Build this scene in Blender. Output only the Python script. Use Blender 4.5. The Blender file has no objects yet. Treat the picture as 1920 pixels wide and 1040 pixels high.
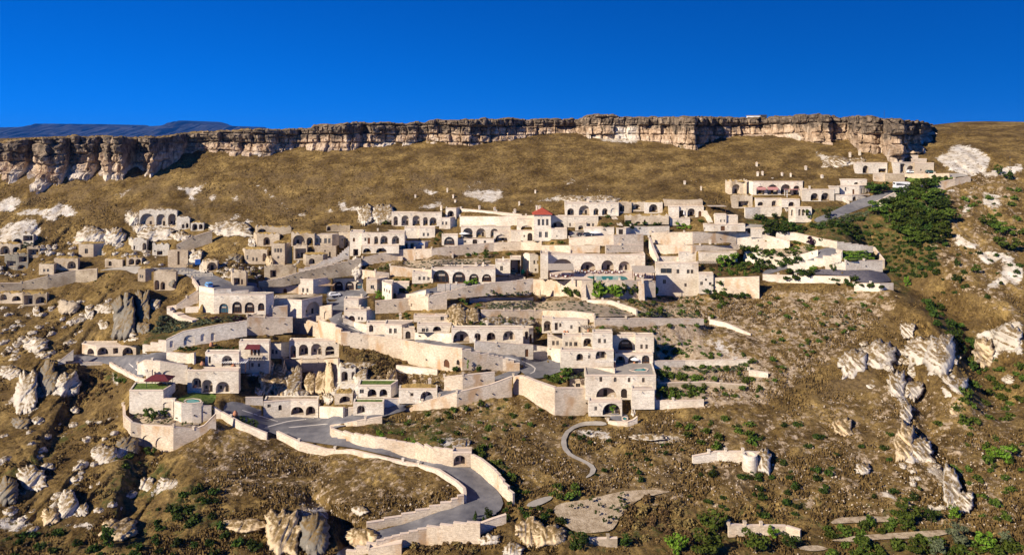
import bpy, bmesh, math, random
import numpy as np
from mathutils import Vector, Matrix
from mathutils.geometry import tessellate_polygon, delaunay_2d_cdt

# ------------------------------------------------------------------ camera, sky, sun, exposure
SC = bpy.context.scene
COL = SC.collection
F, HX, HY, CZ = 1400.0,960.0,250.0,100.0      # focal length and horizon in photo pixels, camera height
cam = bpy.data.objects.new('camera', bpy.data.cameras.new('camera'))
COL.objects.link(cam); SC.camera = cam
cam.location = (0,0, CZ); cam.rotation_euler = (math.radians(90), 0,0)
cam.data.sensor_width = 36; cam.data.lens = 36 * F / 1920
cam.data.shift_y = -270 / 1920
cam.data.clip_start = 1; cam.data.clip_end = 60000

SUN_EL, SUN_AZ = math.radians(30), math.radians(51)     # azimuth from the camera's back towards its left
world = bpy.data.worlds.new('World'); SC.world = world
world.use_nodes = True
nt = world.node_tree
bg = nt.nodes['Background']
sky = nt.nodes.new('ShaderNodeTexSky'); sky.sky_type = 'NISHITA'; sky.sun_disc = False
sky.sun_elevation = SUN_EL; sky.sun_rotation = math.pi - SUN_AZ
sky.altitude = 1200; sky.air_density = 0.8; sky.dust_density = 0.0; sky.ozone_density = 6.0
hs = nt.nodes.new('ShaderNodeHueSaturation'); hs.inputs['Saturation'].default_value = 1.36
hs.inputs['Value'].default_value = 1.12; hs.inputs['Hue'].default_value = 0.518
tc = nt.nodes.new('ShaderNodeTexCoord'); up = nt.nodes.new('ShaderNodeVectorMath'); up.operation = 'ADD'; up.inputs[1].default_value = (0,0,0.14)
nz_ = nt.nodes.new('ShaderNodeVectorMath'); nz_.operation = 'NORMALIZE'
nt.links.new(tc.outputs['Generated'], up.inputs[0]); nt.links.new(up.outputs[0], nz_.inputs[0]); nt.links.new(nz_.outputs[0], sky.inputs['Vector'])
nt.links.new(sky.outputs[0], hs.inputs['Color'])
nt.links.new(hs.outputs[0], bg.inputs['Color'])
bg.inputs['Strength'].default_value = 0.072
sl = bpy.data.lights.new('sun', 'SUN'); sl.energy = 5.0; sl.angle = math.radians(0.5); sl.color = (1,0.89,0.73)
so = bpy.data.objects.new('sun', sl); COL.objects.link(so)
SDIR = Vector((-math.sin(SUN_AZ) * math.cos(SUN_EL), -math.cos(SUN_AZ) * math.cos(SUN_EL), math.sin(SUN_EL)))
so.rotation_euler = SDIR.to_track_quat('Z', 'Y').to_euler(); so.location = SDIR * 300
SC.view_settings.view_transform = 'Standard'; SC.view_settings.look = 'None'
SC.view_settings.exposure = 0.65; SC.view_settings.gamma = 1.0
SC.cycles.max_bounces = 4; SC.cycles.diffuse_bounces = 3; SC.cycles.glossy_bounces = 2
SC.cycles.volume_bounces = 0; SC.cycles.transmission_bounces = 2; SC.cycles.transparent_max_bounces = 4
RNG = random.Random(7)
NP = np.random.RandomState(11)

# ------------------------------------------------------------------ materials
def mat(name, stops, scale=1.0, rough=0.9, bump=0.0, bscale=4.0, stretch=(1,1,1), spec=0.1, detail=6, metallic=0, rnd=0.0, attr=None, emit=None):
    m = bpy.data.materials.new(name); m.use_nodes = True
    t = m.node_tree; n = t.nodes; b = n['Principled BSDF']
    b.inputs['Roughness'].default_value = rough; b.inputs['Specular IOR Level'].default_value = spec
    b.inputs['Metallic'].default_value = metallic
    g = n.new('ShaderNodeNewGeometry'); mp = n.new('ShaderNodeMapping'); mp.inputs['Scale'].default_value = stretch
    t.links.new(g.outputs['Position'], mp.inputs['Vector'])
    no = n.new('ShaderNodeTexNoise'); no.inputs['Scale'].default_value = scale; no.inputs['Detail'].default_value = detail
    no.inputs['Roughness'].default_value = 0.65
    t.links.new(mp.outputs[0], no.inputs['Vector'])
    cr = n.new('ShaderNodeValToRGB'); e = cr.color_ramp.elements
    if len(stops) == 1: stops = [stops[0], stops[0]]
    lo, hi = 0.3,0.7
    for i, c in enumerate(stops):
        p = lo + (hi - lo) * i / (len(stops) - 1)
        el = e[i] if i < 2 else e.new(p)
        el.position = p; el.color = (*c, 1)
    t.links.new(no.outputs['Fac'], cr.inputs[0])
    out = cr.outputs[0]
    if rnd:
        oi = n.new('ShaderNodeObjectInfo'); h = n.new('ShaderNodeHueSaturation')
        mr = n.new('ShaderNodeMapRange'); mr.inputs['To Min'].default_value = 1 - rnd; mr.inputs['To Max'].default_value = 1 + rnd
        t.links.new(oi.outputs['Random'], mr.inputs['Value']); t.links.new(mr.outputs[0], h.inputs['Value'])
        mr2 = n.new('ShaderNodeMapRange'); mr2.inputs['To Min'].default_value = 0.5 - rnd * 0.05; mr2.inputs['To Max'].default_value = 0.5 + rnd * 0.05
        t.links.new(oi.outputs['Random'], mr2.inputs['Value']); t.links.new(mr2.outputs[0], h.inputs['Hue'])
        t.links.new(out, h.inputs['Color']); out = h.outputs[0]
    t.links.new(out, b.inputs['Base Color'])
    if bump:
        bn = n.new('ShaderNodeTexNoise'); bn.inputs['Scale'].default_value = bscale; bn.inputs['Detail'].default_value = 5
        t.links.new(mp.outputs[0], bn.inputs['Vector'])
        bp = n.new('ShaderNodeBump'); bp.inputs['Strength'].default_value = bump; bp.inputs['Distance'].default_value = 0.3
        t.links.new(bn.outputs['Fac'], bp.inputs['Height']); t.links.new(bp.outputs[0], b.inputs['Normal'])
    return m

def stone_mat(name, a, b_, stain, courses=0.42, cstr=0.10, smax=0.55):
    """ashlar: large tone drift, block-to-block tone, thin darker joints by height, rust stains"""
    m = bpy.data.materials.new(name); m.use_nodes = True
    t = m.node_tree; n = t.nodes; L = t.links.new; b = n['Principled BSDF']
    b.inputs['Roughness'].default_value = 0.9; b.inputs['Specular IOR Level'].default_value = 0.1
    g = n.new('ShaderNodeNewGeometry')
    def noise(scale, st, det=5):
        mp = n.new('ShaderNodeMapping'); mp.inputs['Scale'].default_value = st; L(g.outputs['Position'], mp.inputs['Vector'])
        x = n.new('ShaderNodeTexNoise'); x.inputs['Scale'].default_value = scale; x.inputs['Detail'].default_value = det; L(mp.outputs[0], x.inputs['Vector'])
        return x.outputs['Fac']
    def ramp(f, p0, p1, c0, c1):
        r = n.new('ShaderNodeValToRGB'); e = r.color_ramp.elements
        e[0].position = p0; e[1].position = p1; e[0].color = (*c0,1); e[1].color = (*c1,1); L(f, r.inputs[0]); return r.outputs[0]
    def mix(f, x, y, typ='MIX'):
        k = n.new('ShaderNodeMix'); k.data_type = 'RGBA'; k.blend_type = typ
        if isinstance(f, float): k.inputs[0].default_value = f
        else: L(f, k.inputs[0])
        L(x, k.inputs[6]); L(y, k.inputs[7]); return k.outputs[2]
    base = ramp(noise(0.12,(1,1,1.3)), 0.35,0.65, a, b_)
    blocks = ramp(noise(1.1,(1,1,2.2), 2), 0.3,0.7,(0.74,0.72,0.70),(1.12,1.11,1.09))
    c = mix(0.9, base, blocks, 'MULTIPLY')
    fine = ramp(noise(5.0,(1,1,1), 3), 0.3,0.7,(0.70,0.67,0.64),(1.12,1.12,1.12))
    c = mix(0.75, c, fine, 'MULTIPLY')
    sx = n.new('ShaderNodeSeparateXYZ'); L(g.outputs['Position'], sx.inputs[0])
    md = n.new('ShaderNodeMath'); md.operation = 'MODULO'; md.inputs[1].default_value = courses; L(sx.outputs['Z'], md.inputs[0])
    joint = ramp(md.outputs[0], courses * 0.08, courses * 0.16,(1 - cstr * 2.2,) * 3,(1,1,1))
    c = mix(1.0, c, joint, 'MULTIPLY')
    st = ramp(noise(0.22,(1,1,0.55), 4), 0.55,0.68,(0,0,0),(smax,) * 3)
    sc_ = n.new('ShaderNodeRGB'); sc_.outputs[0].default_value = (*stain, 1)
    c = mix(st, c, sc_.outputs[0])
    L(c, b.inputs['Base Color'])
    bp = n.new('ShaderNodeBump'); bp.inputs['Strength'].default_value = 0.35; bp.inputs['Distance'].default_value = 0.08
    L(noise(3.0,(1,1,1.6), 5), bp.inputs['Height']); L(bp.outputs[0], b.inputs['Normal'])
    return m

def rock_mat(name, dark, mid, pale):
    m = mat(name, [dark, mid, mid, pale], 0.4, bump=0.9, bscale=1.1, detail=9); t = m.node_tree; n = t.nodes; L = t.links.new; b = n['Principled BSDF']
    col = b.inputs['Base Color'].links[0].from_socket; g = n.new('ShaderNodeNewGeometry')
    def thr(scale, lo, hi, st=(1,1,1)):
        mp = n.new('ShaderNodeMapping'); mp.inputs['Scale'].default_value = st; L(g.outputs['Position'], mp.inputs['Vector']); x = n.new('ShaderNodeTexNoise'); x.inputs['Scale'].default_value = scale; x.inputs['Detail'].default_value = 7; x.inputs['Roughness'].default_value = .7; L(mp.outputs[0], x.inputs['Vector'])
        r = n.new('ShaderNodeMapRange'); r.inputs['From Min'].default_value = lo; r.inputs['From Max'].default_value = hi; L(x.outputs['Fac'], r.inputs['Value']); return r.outputs[0]
    def mx(f, a, c):
        k = n.new('ShaderNodeMix'); k.data_type = 'RGBA'; L(f, k.inputs[0]); L(a, k.inputs[6]); k.inputs[7].default_value = (*c, 1); return k.outputs[2]
    c = mx(thr(1.5, .58, .70), col, tuple(v * .35 for v in mid)); c = mx(thr(0.5, .62, .70,(1,1, .3)), c, (0.33,0.21,0.10))
    sp = n.new('ShaderNodeSeparateXYZ'); L(g.outputs['Normal'], sp.inputs[0]); ml = n.new('ShaderNodeMath'); ml.operation = 'MULTIPLY'; r = n.new('ShaderNodeMapRange'); r.inputs['From Min'].default_value = .55; r.inputs['From Max'].default_value = .8; L(sp.outputs['Z'], r.inputs['Value']); L(r.outputs[0], ml.inputs[0]); L(thr(0.9, .38, .52), ml.inputs[1])
    c = mx(ml.outputs[0], c, (0.16,0.105,0.042)); L(c, b.inputs['Base Color']); return m
M = {}
M['stone'] = stone_mat('ivory_stone',(0.62,0.54,0.435),(0.80,0.73,0.62),(0.42,0.30,0.19), 0.4,0.07,0.35)
M['wall'] = stone_mat('beige_wall_stone',(0.55,0.45,0.34),(0.70,0.60,0.475),(0.42,0.25,0.12), 0.45,0.10,0.75)
M['old'] = stone_mat('old_stone',(0.45,0.36,0.26),(0.64,0.54,0.41),(0.26,0.18,0.10), 0.4,0.14,0.75)
M['rubble'] = stone_mat('rubble_stone',(0.30,0.24,0.17),(0.50,0.42,0.315),(0.18,0.125,0.075), 0.3,0.16,0.7)
M['roof'] = mat('roof_screed',[(0.40,0.33,0.26),(0.56,0.46,0.37)],0.5, bump=0.1)
M['grassroof'] = mat('dry_grass_roof',[(0.17,0.11,0.035),(0.34,0.23,0.08),(0.26,0.16,0.06)],1.0, bump=0.8, bscale=2)
M['coping'] = mat('coping_stone',[(0.55,0.43,0.33),(0.68,0.56,0.45)],0.7, bump=0.1)
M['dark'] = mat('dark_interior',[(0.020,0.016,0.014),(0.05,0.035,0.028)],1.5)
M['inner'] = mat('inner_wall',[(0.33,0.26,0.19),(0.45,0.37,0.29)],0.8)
M['glass'] = mat('dark_glass',[(0.012,0.014,0.018),(0.03,0.03,0.035)],0.8, rough=0.15, spec=0.5)
M['blueglass'] = mat('blue_tinted_glass',[(0.02,0.07,0.11),(0.05,0.13,0.17)],0.8, rough=0.15, spec=0.5)
M['frame'] = mat('window_frame_stone',[(0.50,0.42,0.34),(0.58,0.5,0.42)],2)
M['wood'] = mat('brown_wood',[(0.07,0.03,0.016),(0.15,0.07,0.035)],3, stretch=(1,1, .2))
M['paleframe'] = mat('pale_timber',[(0.30,0.20,0.13),(0.38,0.27,0.18)],3)
M['bluedoor'] = mat('blue_paint',[(0.02,0.04,0.11),(0.03,0.06,0.15)],3)
M['tile'] = mat('red_roof_tile',[(0.30,0.05,0.03),(0.44,0.10,0.06)],2.5, bump=0.4, bscale=6)
M['canopy'] = mat('reed_canopy',[(0.30,0.25,0.20),(0.44,0.38,0.31)],2, bump=0.3, bscale=8)
M['maroon'] = mat('maroon_cloth',[(0.09,0.018,0.022),(0.13,0.03,0.035)],1)
M['pink'] = mat('pink_cloth',[(0.35,0.16,0.15),(0.45,0.22,0.2)],1)
M['white'] = mat('white_paint',[(0.72,0.72,0.74),(0.8,0.8,0.8)],1, rough=0.4, spec=0.4)
M['cloth'] = mat('white_cloth',[(0.7,0.68,0.66),(0.8,0.78,0.76)],1)
M['bluepaint'] = mat('light_blue_car_paint',[(0.12,0.33,0.62),(0.14,0.36,0.66)],1, rough=0.3, spec=0.5)
M['greenpaint'] = mat('dark_green_car_paint',[(0.03,0.09,0.09),(0.04,0.11,0.11)],1, rough=0.3, spec=0.5)
M['darkpaint'] = mat('dark_car_paint',[(0.02,0.025,0.04),(0.03,0.035,0.05)],1, rough=0.3, spec=0.5)
M['rubber'] = mat('tyre_rubber',[(0.012,0.012,0.012),(0.02,0.02,0.02)],2)
M['metal'] = mat('dark_metal',[(0.03,0.03,0.035),(0.05,0.05,0.055)],2, rough=0.5, spec=0.4)
M['asphalt'] = mat('grey_paving',[(0.10,0.097,0.105),(0.145,0.14,0.148),(0.20,0.19,0.19)],0.35, bump=0.15, bscale=3)
M['paleroad'] = mat('pale_paving',[(0.24,0.215,0.185),(0.36,0.325,0.28)],0.5, bump=0.15, bscale=3)
M['line'] = mat('pale_stone_strip',[(0.50,0.46,0.42),(0.58,0.54,0.49)],1)
M['sand'] = mat('garden_soil',[(0.16,0.11,0.06),(0.36,0.28,0.19),(0.50,0.41,0.30)],0.7, bump=0.8, detail=8)
M['lawn'] = mat('lawn_grass',[(0.04,0.07,0.012),(0.10,0.15,0.03),(0.20,0.2,0.06)],1.0, bump=0.6, bscale=3)
M['lavbed'] = mat('lavender_bed',[(0.06,0.06,0.07),(0.11,0.10,0.12),(0.15,0.14,0.13)],1.0, bump=0.8, bscale=2)
M['water'] = mat('pool_water',[(0.02,0.20,0.20),(0.04,0.27,0.26)],0.6, rough=0.05, spec=0.5)
M['clay'] = mat('terracotta',[(0.34,0.15,0.08),(0.45,0.22,0.13)],2)
M['trunk'] = mat('bark',[(0.06,0.045,0.03),(0.12,0.09,0.06)],4)
M['leafdark'] = mat('dark_green_leaf',[(0.008,0.016,0.003),(0.028,0.047,0.007),(0.070,0.095,0.015)],1.0, rnd=0.4, rough=0.7)
M['leaf'] = mat('green_leaf',[(0.016,0.028,0.004),(0.052,0.078,0.010),(0.12,0.145,0.022)],1.2, rnd=0.4, rough=0.7)
M['leafbright'] = mat('bright_green_leaf',[(0.05,0.10,0.008),(0.10,0.18,0.015),(0.17,0.25,0.03)],1.6, rnd=0.2, rough=0.7)
M['leafgrey'] = mat('grey_green_leaf',[(0.04,0.05,0.026),(0.085,0.098,0.05),(0.15,0.155,0.085)],1.6, rnd=0.25, rough=0.8)
M['leafdry'] = mat('dry_brown_scrub',[(0.07,0.045,0.02),(0.15,0.10,0.04),(0.24,0.16,0.06)],1.6, rnd=0.3, rough=0.9)
M['leafpurple'] = mat('purple_leaf',[(0.03,0.012,0.025),(0.06,0.025,0.04)],2, rnd=0.2)
M['rock'] = rock_mat('tuff_rock',(0.20,0.165,0.125),(0.50,0.445,0.37),(0.66,0.61,0.54))
M['rockwarm'] = rock_mat('ochre_tuff_rock',(0.28,0.17,0.08),(0.53,0.41,0.26),(0.62,0.53,0.40))
M['rockshade'] = rock_mat('shaded_grey_tuff_rock',(0.07,0.062,0.052),(0.18,0.16,0.13),(0.38,0.33,0.27))  # darker tuff: the shade on these rocks is put into the colour
M['skin'] = mat('skin',[(0.4,0.24,0.17),(0.45,0.28,0.2)],3)
M['red'] = mat('red_paint',[(0.5,0.03,0.03),(0.6,0.05,0.04)],3)
M['bluetarp'] = mat('blue_tarpaulin',[(0.02,0.09,0.36),(0.04,0.14,0.45)],2)
M['net'] = mat('green_net',[(0.10,0.15,0.10),(0.16,0.2,0.13)],2)

# ------------------------------------------------------------------ small helpers
def hash2(ix, iy, seed):
    h = (ix.astype(np.int64) * 374761393 + iy.astype(np.int64) * 668265263 + seed * 974711) & 0x7fffffff
    h = ((h ^ (h >> 13)) * 1274126177) & 0x7fffffff
    return ((h ^ (h >> 16)) & 0xffff) / 65535.0
def vnoise(x, y, seed=0):
    ix = np.floor(x); iy = np.floor(y); fx = x - ix; fy = y - iy
    fx = fx * fx * (3 - 2 * fx); fy = fy * fy * (3 - 2 * fy)
    a = hash2(ix, iy, seed); b = hash2(ix + 1, iy, seed); c = hash2(ix, iy + 1, seed); d = hash2(ix + 1, iy + 1, seed)
    return (a * (1 - fx) + b * fx) * (1 - fy) + (c * (1 - fx) + d * fx) * fy
def fbm(x, y, oct=4, seed=0):
    x = np.asarray(x, float); y = np.asarray(y, float)
    s = 0; a = 0.5
    for i in range(oct):
        s = s + a * (vnoise(x, y, seed + i) - 0.5) * 2; x = x * 2.03 + 7.1; y = y * 2.03 + 3.7; a *= 0.5
    return s
def smooth(e0, e1, x):
    t = np.clip((x - e0) / (e1 - e0), 0,1); return t * t * (3 - 2 * t)
CR = {'c1': (0,200,4), 'c2': (480,200,4), 'c3': (960,200,4), 'c4': (1440,200,4),
      'd5': (0,360,4.7275), 'd6': (360,360,4.7275), 'd7': (640,360,4.7275), 'd8': (960,360,4.7275),
      'e1': (1320,280,4.7275), 'e2': (1320,440,4.7275), 'e3': (280,480,4.7275), 'e4': (600,480,4.7275),
      'e5': (920,560,4.7275), 'e6': (100,600,4), 'e7': (420,620,4.7275), 'e8': (640,640,4.174),
      'g1': (560,780,3.84), 'g2': (0,560,4.3325), 'g3': (0,780,3.4286), 'g4': (1000,760,3.714),
      'g5': (1420,760,3.714), 'g6': (1420,540,3.84), 'g7': (1520,300,4), 'g8': (960,440,4),
      'h3': (1580,280,10.4), 'h5': (220,680,6.12), 'h4': (1000,470,7.68), 'h8': (1100,730,13), 'h6': (340,440,8.667), 'f': (0,0,1)}
def cv(cr, x, y):
    o = CR[cr]; return o[0] + x / o[2], o[1] + y / o[2]
def cvl(cr, pts): return [cv(cr, *p) for p in pts]
def W3(px, py, Y): return Vector(((px - HX) / F * Y, Y, CZ - (py - HY) / F * Y))

class MB:
    def __init__(s): s.v = []; s.f = []; s.m = []
    def poly(s, pts, m=0):
        i = len(s.v); s.v += [tuple(p) for p in pts]; s.f.append(tuple(range(i, i + len(pts)))); s.m.append(m)
    def box(s, x0, x1, y0, y1, z0, z1, m=0, T=None):
        c = [Vector((x, y, z)) for z in (z0, z1) for y in (y0, y1) for x in (x0, x1)]
        if T is not None: c = [T @ p for p in c]
        i = len(s.v); s.v += [tuple(p) for p in c]
        for q in ((0,2,3,1),(4,5,7,6),(0,1,5,4),(2,6,7,3),(0,4,6,2),(1,3,7,5)):
            s.f.append(tuple(i + k for k in q)); s.m.append(m)
    def tube(s, p, q, r0, r1=None, n=6, m=0, cap=True):
        r1 = r0 if r1 is None else r1
        p = Vector(p); q = Vector(q); d = (q - p).normalized()
        a = d.orthogonal().normalized(); b = d.cross(a)
        i = len(s.v)
        for c, r in ((p, r0),(q, r1)):
            for k in range(n):
                t = 2 * math.pi * k / n; s.v.append(tuple(c + a * (r * math.cos(t)) + b * (r * math.sin(t))))
        for k in range(n):
            s.f.append((i + k, i + (k + 1) % n, i + n + (k + 1) % n, i + n + k)); s.m.append(m)
        if cap:
            s.f.append(tuple(i + n + k for k in range(n))); s.m.append(m)
            s.f.append(tuple(i + n - 1 - k for k in range(n))); s.m.append(m)
    def lathe(s, c, prof, n=12, m=0):
        i = len(s.v)
        for r, z in prof:
            for k in range(n):
                t = 2 * math.pi * k / n; s.v.append((c[0] + r * math.cos(t), c[1] + r * math.sin(t), c[2] + z))
        for j in range(len(prof) - 1):
            for k in range(n):
                s.f.append((i + j * n + k, i + j * n + (k + 1) % n, i + (j + 1) * n + (k + 1) % n, i + (j + 1) * n + k)); s.m.append(m)
        s.f.append(tuple(i + (len(prof) - 1) * n + k for k in range(n))); s.m.append(m)
    def build(s, name, mats, parent=None, loc=None, smooth_=False):
        me = bpy.data.meshes.new(name)
        loc = Vector(loc) if loc is not None else Vector((0,0,0))
        me.from_pydata([tuple(Vector(p) - loc) for p in s.v], [], s.f)
        if not isinstance(mats, (list, tuple)): mats = [mats]
        for x in mats: me.materials.append(M[x] if isinstance(x, str) else x)
        if len(mats) > 1: me.polygons.foreach_set('material_index', s.m)
        if smooth_: me.polygons.foreach_set('use_smooth', [True] * len(me.polygons))
        me.update()
        o = bpy.data.objects.new(name, me); COL.objects.link(o)
        if parent is not None: o.parent = parent
        else: o.location = loc
        return o
def tag(o, label=None, cat=None, group=None, kind=None):
    if label: o['label'] = label
    if cat: o['category'] = cat
    if group: o['group'] = group
    if kind: o['kind'] = kind
    return o
def empty(name, loc, label=None, cat=None, group=None):
    o = bpy.data.objects.new(name, None); COL.objects.link(o); o.location = loc; o.empty_display_size = 1
    return tag(o, label, cat, group)
def copy_tree(o, parent=None):
    c = o.copy(); COL.objects.link(c); c.parent = parent
    for ch in o.children: copy_tree(ch, c)
    return c

# ------------------------------------------------------------------ data lists filled by the tables below
BLD, WAL, SUR, REL = [], [], [], []
def bld(cr, label, foot, yt, yb, rf=8, ops=(), name='stone_house', cat='house', m='stone', roof='roof', group=None, dy=0, corn=True, back=None, mask=True, ruin=0):
    BLD.append(dict(cr=cr, label=label, foot=foot, yt=yt, yb=yb, rf=rf, ops=ops, name=name, cat=cat, m=m, roof=roof, group=group, dy=dy, corn=corn, back=back, mask=mask, ruin=ruin))
def wal(cr, label, pts, steps=0, name='stone_wall', cat='wall', m='wall', th=0.6, cope=True, dy=0, ops=(), group=None, bury=.35, fill=True):
    WAL.append(dict(cr=cr, label=label, pts=pts, steps=steps, name=name, cat=cat, m=m, th=th, cope=cope, dy=dy, ops=ops, group=group, bury=bury, fill=fill))
def sur(cr, name, pts, m, lift=0.1, kind='structure', flat=1.5, label=None, cat=None, level=None):
    SUR.append(dict(level=level, cr=cr, name=name, pts=pts, m=m, lift=lift, kind=kind, flat=flat, label=label, cat=cat))
# ------------------------------------------------------------------ buildings: facades read from the photograph; openings are
# (kind, left, right, top, bottom[, facade]): a arched porch, d dark arch, g glazed arch, b blind niche, w window, o arched door, p door, r dark bay
# --- upper left centre
bld('d7', 'ivory arcade house with three arches and a blue door above the small-arched terrace', [180,560], 358,468,22,
    [('w', 205,222,405,435),('p', 232,255,405,460),('a', 290,325,392,462),('a', 345,412,388,462),('a', 447,515,390,462)])
bld('d7', 'plain shaded ivory block at the left end of the arcade house, beside the stair wall', [75,182], 352,565,20, [('o', 102,122,405,440),('r', 105,150,505,565)],dy=-1)
bld('d7', 'low ivory terrace building with two wide dark arches under the arcade house', [185,510], 470,542,3, [('d', 192,262,498,541),('d', 308,402,496,541)],roof='coping')
bld('d7', 'rounded ivory annex with three small arches beside the stairs and a blue parasol',[(520,1),(560,0),(740,0),(790,2)],440,505,10,
    [('d', 545,588,442,503,1),('d', 612,645,445,503,1)])
bld('d7', 'long ivory house with five tall arches below the grey cliff scar', [445,890], 178,300,4,
    [('a', 462,500,215,296),('a', 532,598,208,298),('a', 630,698,208,299),('a', 724,766,222,297),('a', 782,845,225,298)])
bld('d7', 'tall narrow stone kiosk with one arch on the roof of the five-arch house',[(925,0),(1018,0),(1075,5)],140,240,6, [('d', 940,998,165,220)])
bld('d7', 'small ivory cube house with two windows, in front of the stone kiosk',[(868,0),(965,0),(1040,5)],225,330,8, [('w', 892,908,262,292),('w', 922,938,262,292)])
bld('d7', 'ivory house with two windows under the potted tree on its terrace', [690,830], 310,405,4, [('w', 722,740,362,392),('w', 760,778,362,392)])
bld('d7', 'white terraced house with an open stair, left of the potted tree', [560,690], 310,410,4, [])
bld('d7', 'ivory row house with three porch arches under the long blank wall', [1060,1500], 300,402,4,
    [('d', 1078,1165,318,400),('a', 1195,1280,322,402),('a', 1322,1392,325,402)])
bld('d7', 'ivory house front with one blue-green glazed arch', [890,1032], 375,478,4, [('g', 910,1004,398,472)])
bld('d7', 'low ivory garden front with square windows and a blue door', [1032,1352], 412,470,2, [('w', 1085,1107,428,450),('w', 1262,1284,430,452),('o', 1163,1206,414,460)])
bld('d7', 'ivory house with one wide low dark arch, left of the gate house', [1350,1502], 348,450,4, [('d', 1362,1472,377,444)])
bld('d7', 'long blank white house front between the low arch and the red-roofed tower', [1502,1712], 338,436,3, [('w', 1615,1628,380,400),('o', 1650,1694,362,432)])
bld('d7', 'ivory upper storey with a half-buried dark arch behind the gate house', [1555,1712], 230,336,3, [('d', 1592,1692,296,336)])
bld('d7', 'square white tower house with a red tiled pyramid roof',[(1708,0),(1857,0),(1866,6)],198,432,3,
    [('w', 1740,1763,240,296),('w', 1777,1800,240,296),('w', 1815,1837,240,296),('w', 1752,1777,352,403),('w', 1805,1831,352,403)],name='tower_house', cat='tower', dy=-3, corn=True)
bld('d8', 'ivory house right of the red-roofed tower with a shadowed terrace arch', [345,488], 322,416,2, [('w', 392,404,385,400)],dy=-1)
bld('d8', 'ivory back wall house with a wide dark arch above the terrace right of the tower', [345,488], 210,322,4, [('d', 352,462,262,321)])
# --- upper centre (two storey house with courtyard)
bld('d8', 'long ivory house with five arches under the pale rock outcrop',[(470,0),(945,0),(960,6)],95,210,4,
    [('d', 490,550,145,208),('a', 592,690,120,206),('a', 722,770,145,206),('a', 798,850,145,206),('b', 875,932,142,190)])
bld('d8', 'ivory lower storey with three small windows under the five-arch house by the courtyard', [490,765], 212,310,2, [('w', 508,522,275,305),('w', 676,694,278,306),('w', 710,728,278,306)])
bld('d8', 'small ivory porch with a pointed window above the courtyard cars', [560,660], 270,340,3, [('d', 588,632,295,336)],dy=-2)
bld('d8', 'ivory house by the courtyard stairs, half hidden by a tree',[(640,0),(905,0)],312,382,2, [])
bld('d8', 'small white gate block with a dark door beside the ivy wall',[(925,0),(1010,0),(1050,3)],318,378,4, [('p', 946,984,330,375)],name='gate_house', cat='gate house')
bld('d8', 'rock-cut cave house with a dark square opening left of the two pale cave arches', [945,1060], 92,185,4, [('r', 950,996,120,172)],m='old', roof='grassroof', corn=False, ruin=.5)
bld('d8', 'rough cave front with one low pale arch under the grass slope', [1050,1172], 92,170,4, [('a', 1058,1140,108,158)],m='old', roof='grassroof', corn=False, ruin=.5)
bld('d8', 'ivory cave front with one shaded arch beside the terraced white house', [1172,1335], 92,188,4, [('d', 1214,1292,108,180)],roof='grassroof', corn=False)
bld('d8', 'ochre rock terrace with three little cave doors below the dry grass bank', [1000,1390], 212,285,8, [('o', 1168,1186,245,282),('d', 1095,1140,262,284),('r', 1000,1060,250,282)],m='old', roof='grassroof', corn=False, name='cave_house', ruin=.8)
# --- upper right
bld('d8', 'white terrace house with a porch arch, a red door and a closed white parasol',[(1390,0),(1480,0)],125,250,3, [])
bld('d8', 'ivory porch wing with an arch and a rust-red door beside the white terrace house', [1478,1700], 122,225,4, [('d', 1480,1530,160,222),('d', 1555,1625,145,222),('o', 1652,1680,168,224)])
bld('d8', 'square white terrace base with corner posts below the closed parasol',[(1398,0),(1578,0)],232,295,2, [], dy=-1)
bld('d8', 'blank weathered upper retaining house wall under the grass slope', [1350,1690], 72,122,12, [], m='old', roof='old', corn=False)
bld('d8', 'low ivory house with two small windows beside the double white stair', [1800,1900], 195,280,4, [('w', 1845,1858,245,266),('w', 1878,1890,245,266)])
bld('e1', 'low ivory front with one dark doorway between the stairs and the paved yard',[(0,0),(20,0),(365,0)],662,725,3, [('w', 0,12,690,712,0),('p', 148,186,678,722,1)])
bld('e1', 'ivory house with a pale sloping slab roof below the awning terrace', [92,300], 585,660,4, [('w', 146,162,622,648),('w', 182,198,622,648)],roof='coping')
bld('e1', 'grand ivory house with four tall arches and pink awnings below the ruined rock court',[(380,3),(432,0),(875,0),(890,6)],282,402,5,
    [('d', 465,535,325,400,1),('d', 562,655,312,400,1),('d', 680,770,310,400,1),('d', 792,850,322,400,1)])
bld('e1', 'ivory terrace storey with two little arches and pink seats under the four-arch house', [455,690], 432,512,3, [('d', 475,528,465,500),('d', 600,640,455,505)],roof='coping')
bld('e1', 'ivory bay with one dark arch below the pink pavilion', [690,850], 440,512,2, [('d', 748,802,465,505)],roof='coping')
bld('e1', 'small ivory loggia with three narrow arches at the foot of the stairs',[(755,1),(812,0),(955,0)],512,645,4, [('d', 772,790,535,590,0),('d', 836,858,530,588,1),('d', 868,892,530,588,1),('d', 902,928,530,588,1)])
bld('e1', 'grey-ivory house with two big arches right of the pink pavilion', [870,1155], 352,458,8, [('d', 945,1016,388,455),('d', 1038,1112,385,458)])
bld('e1', 'grey wall house with small window between the arches and the white cube', [1112,1200], 325,390,4, [])
bld('e1', 'white cube house with balcony and twin blue windows beside the upper road',[(1205,0),(1378,0),(1470,3)],320,400,5, [('w', 1248,1264,335,370,0),('p', 1316,1334,355,398,0),('w', 1396,1408,345,392,1),('w', 1416,1428,345,392,1)])
bld('e1', 'beige lower storey of the white cube house with a blue doorway to the road',[(1165,0),(1312,0),(1470,3)],402,455,2, [('o', 1318,1350,418,462,1)],dy=-.5)
bld('e1', 'long shaded stone range under the rubble slope, above the white cube house', [1212,1445], 265,325,3, [('d', 1330,1368,292,310)])
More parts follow.
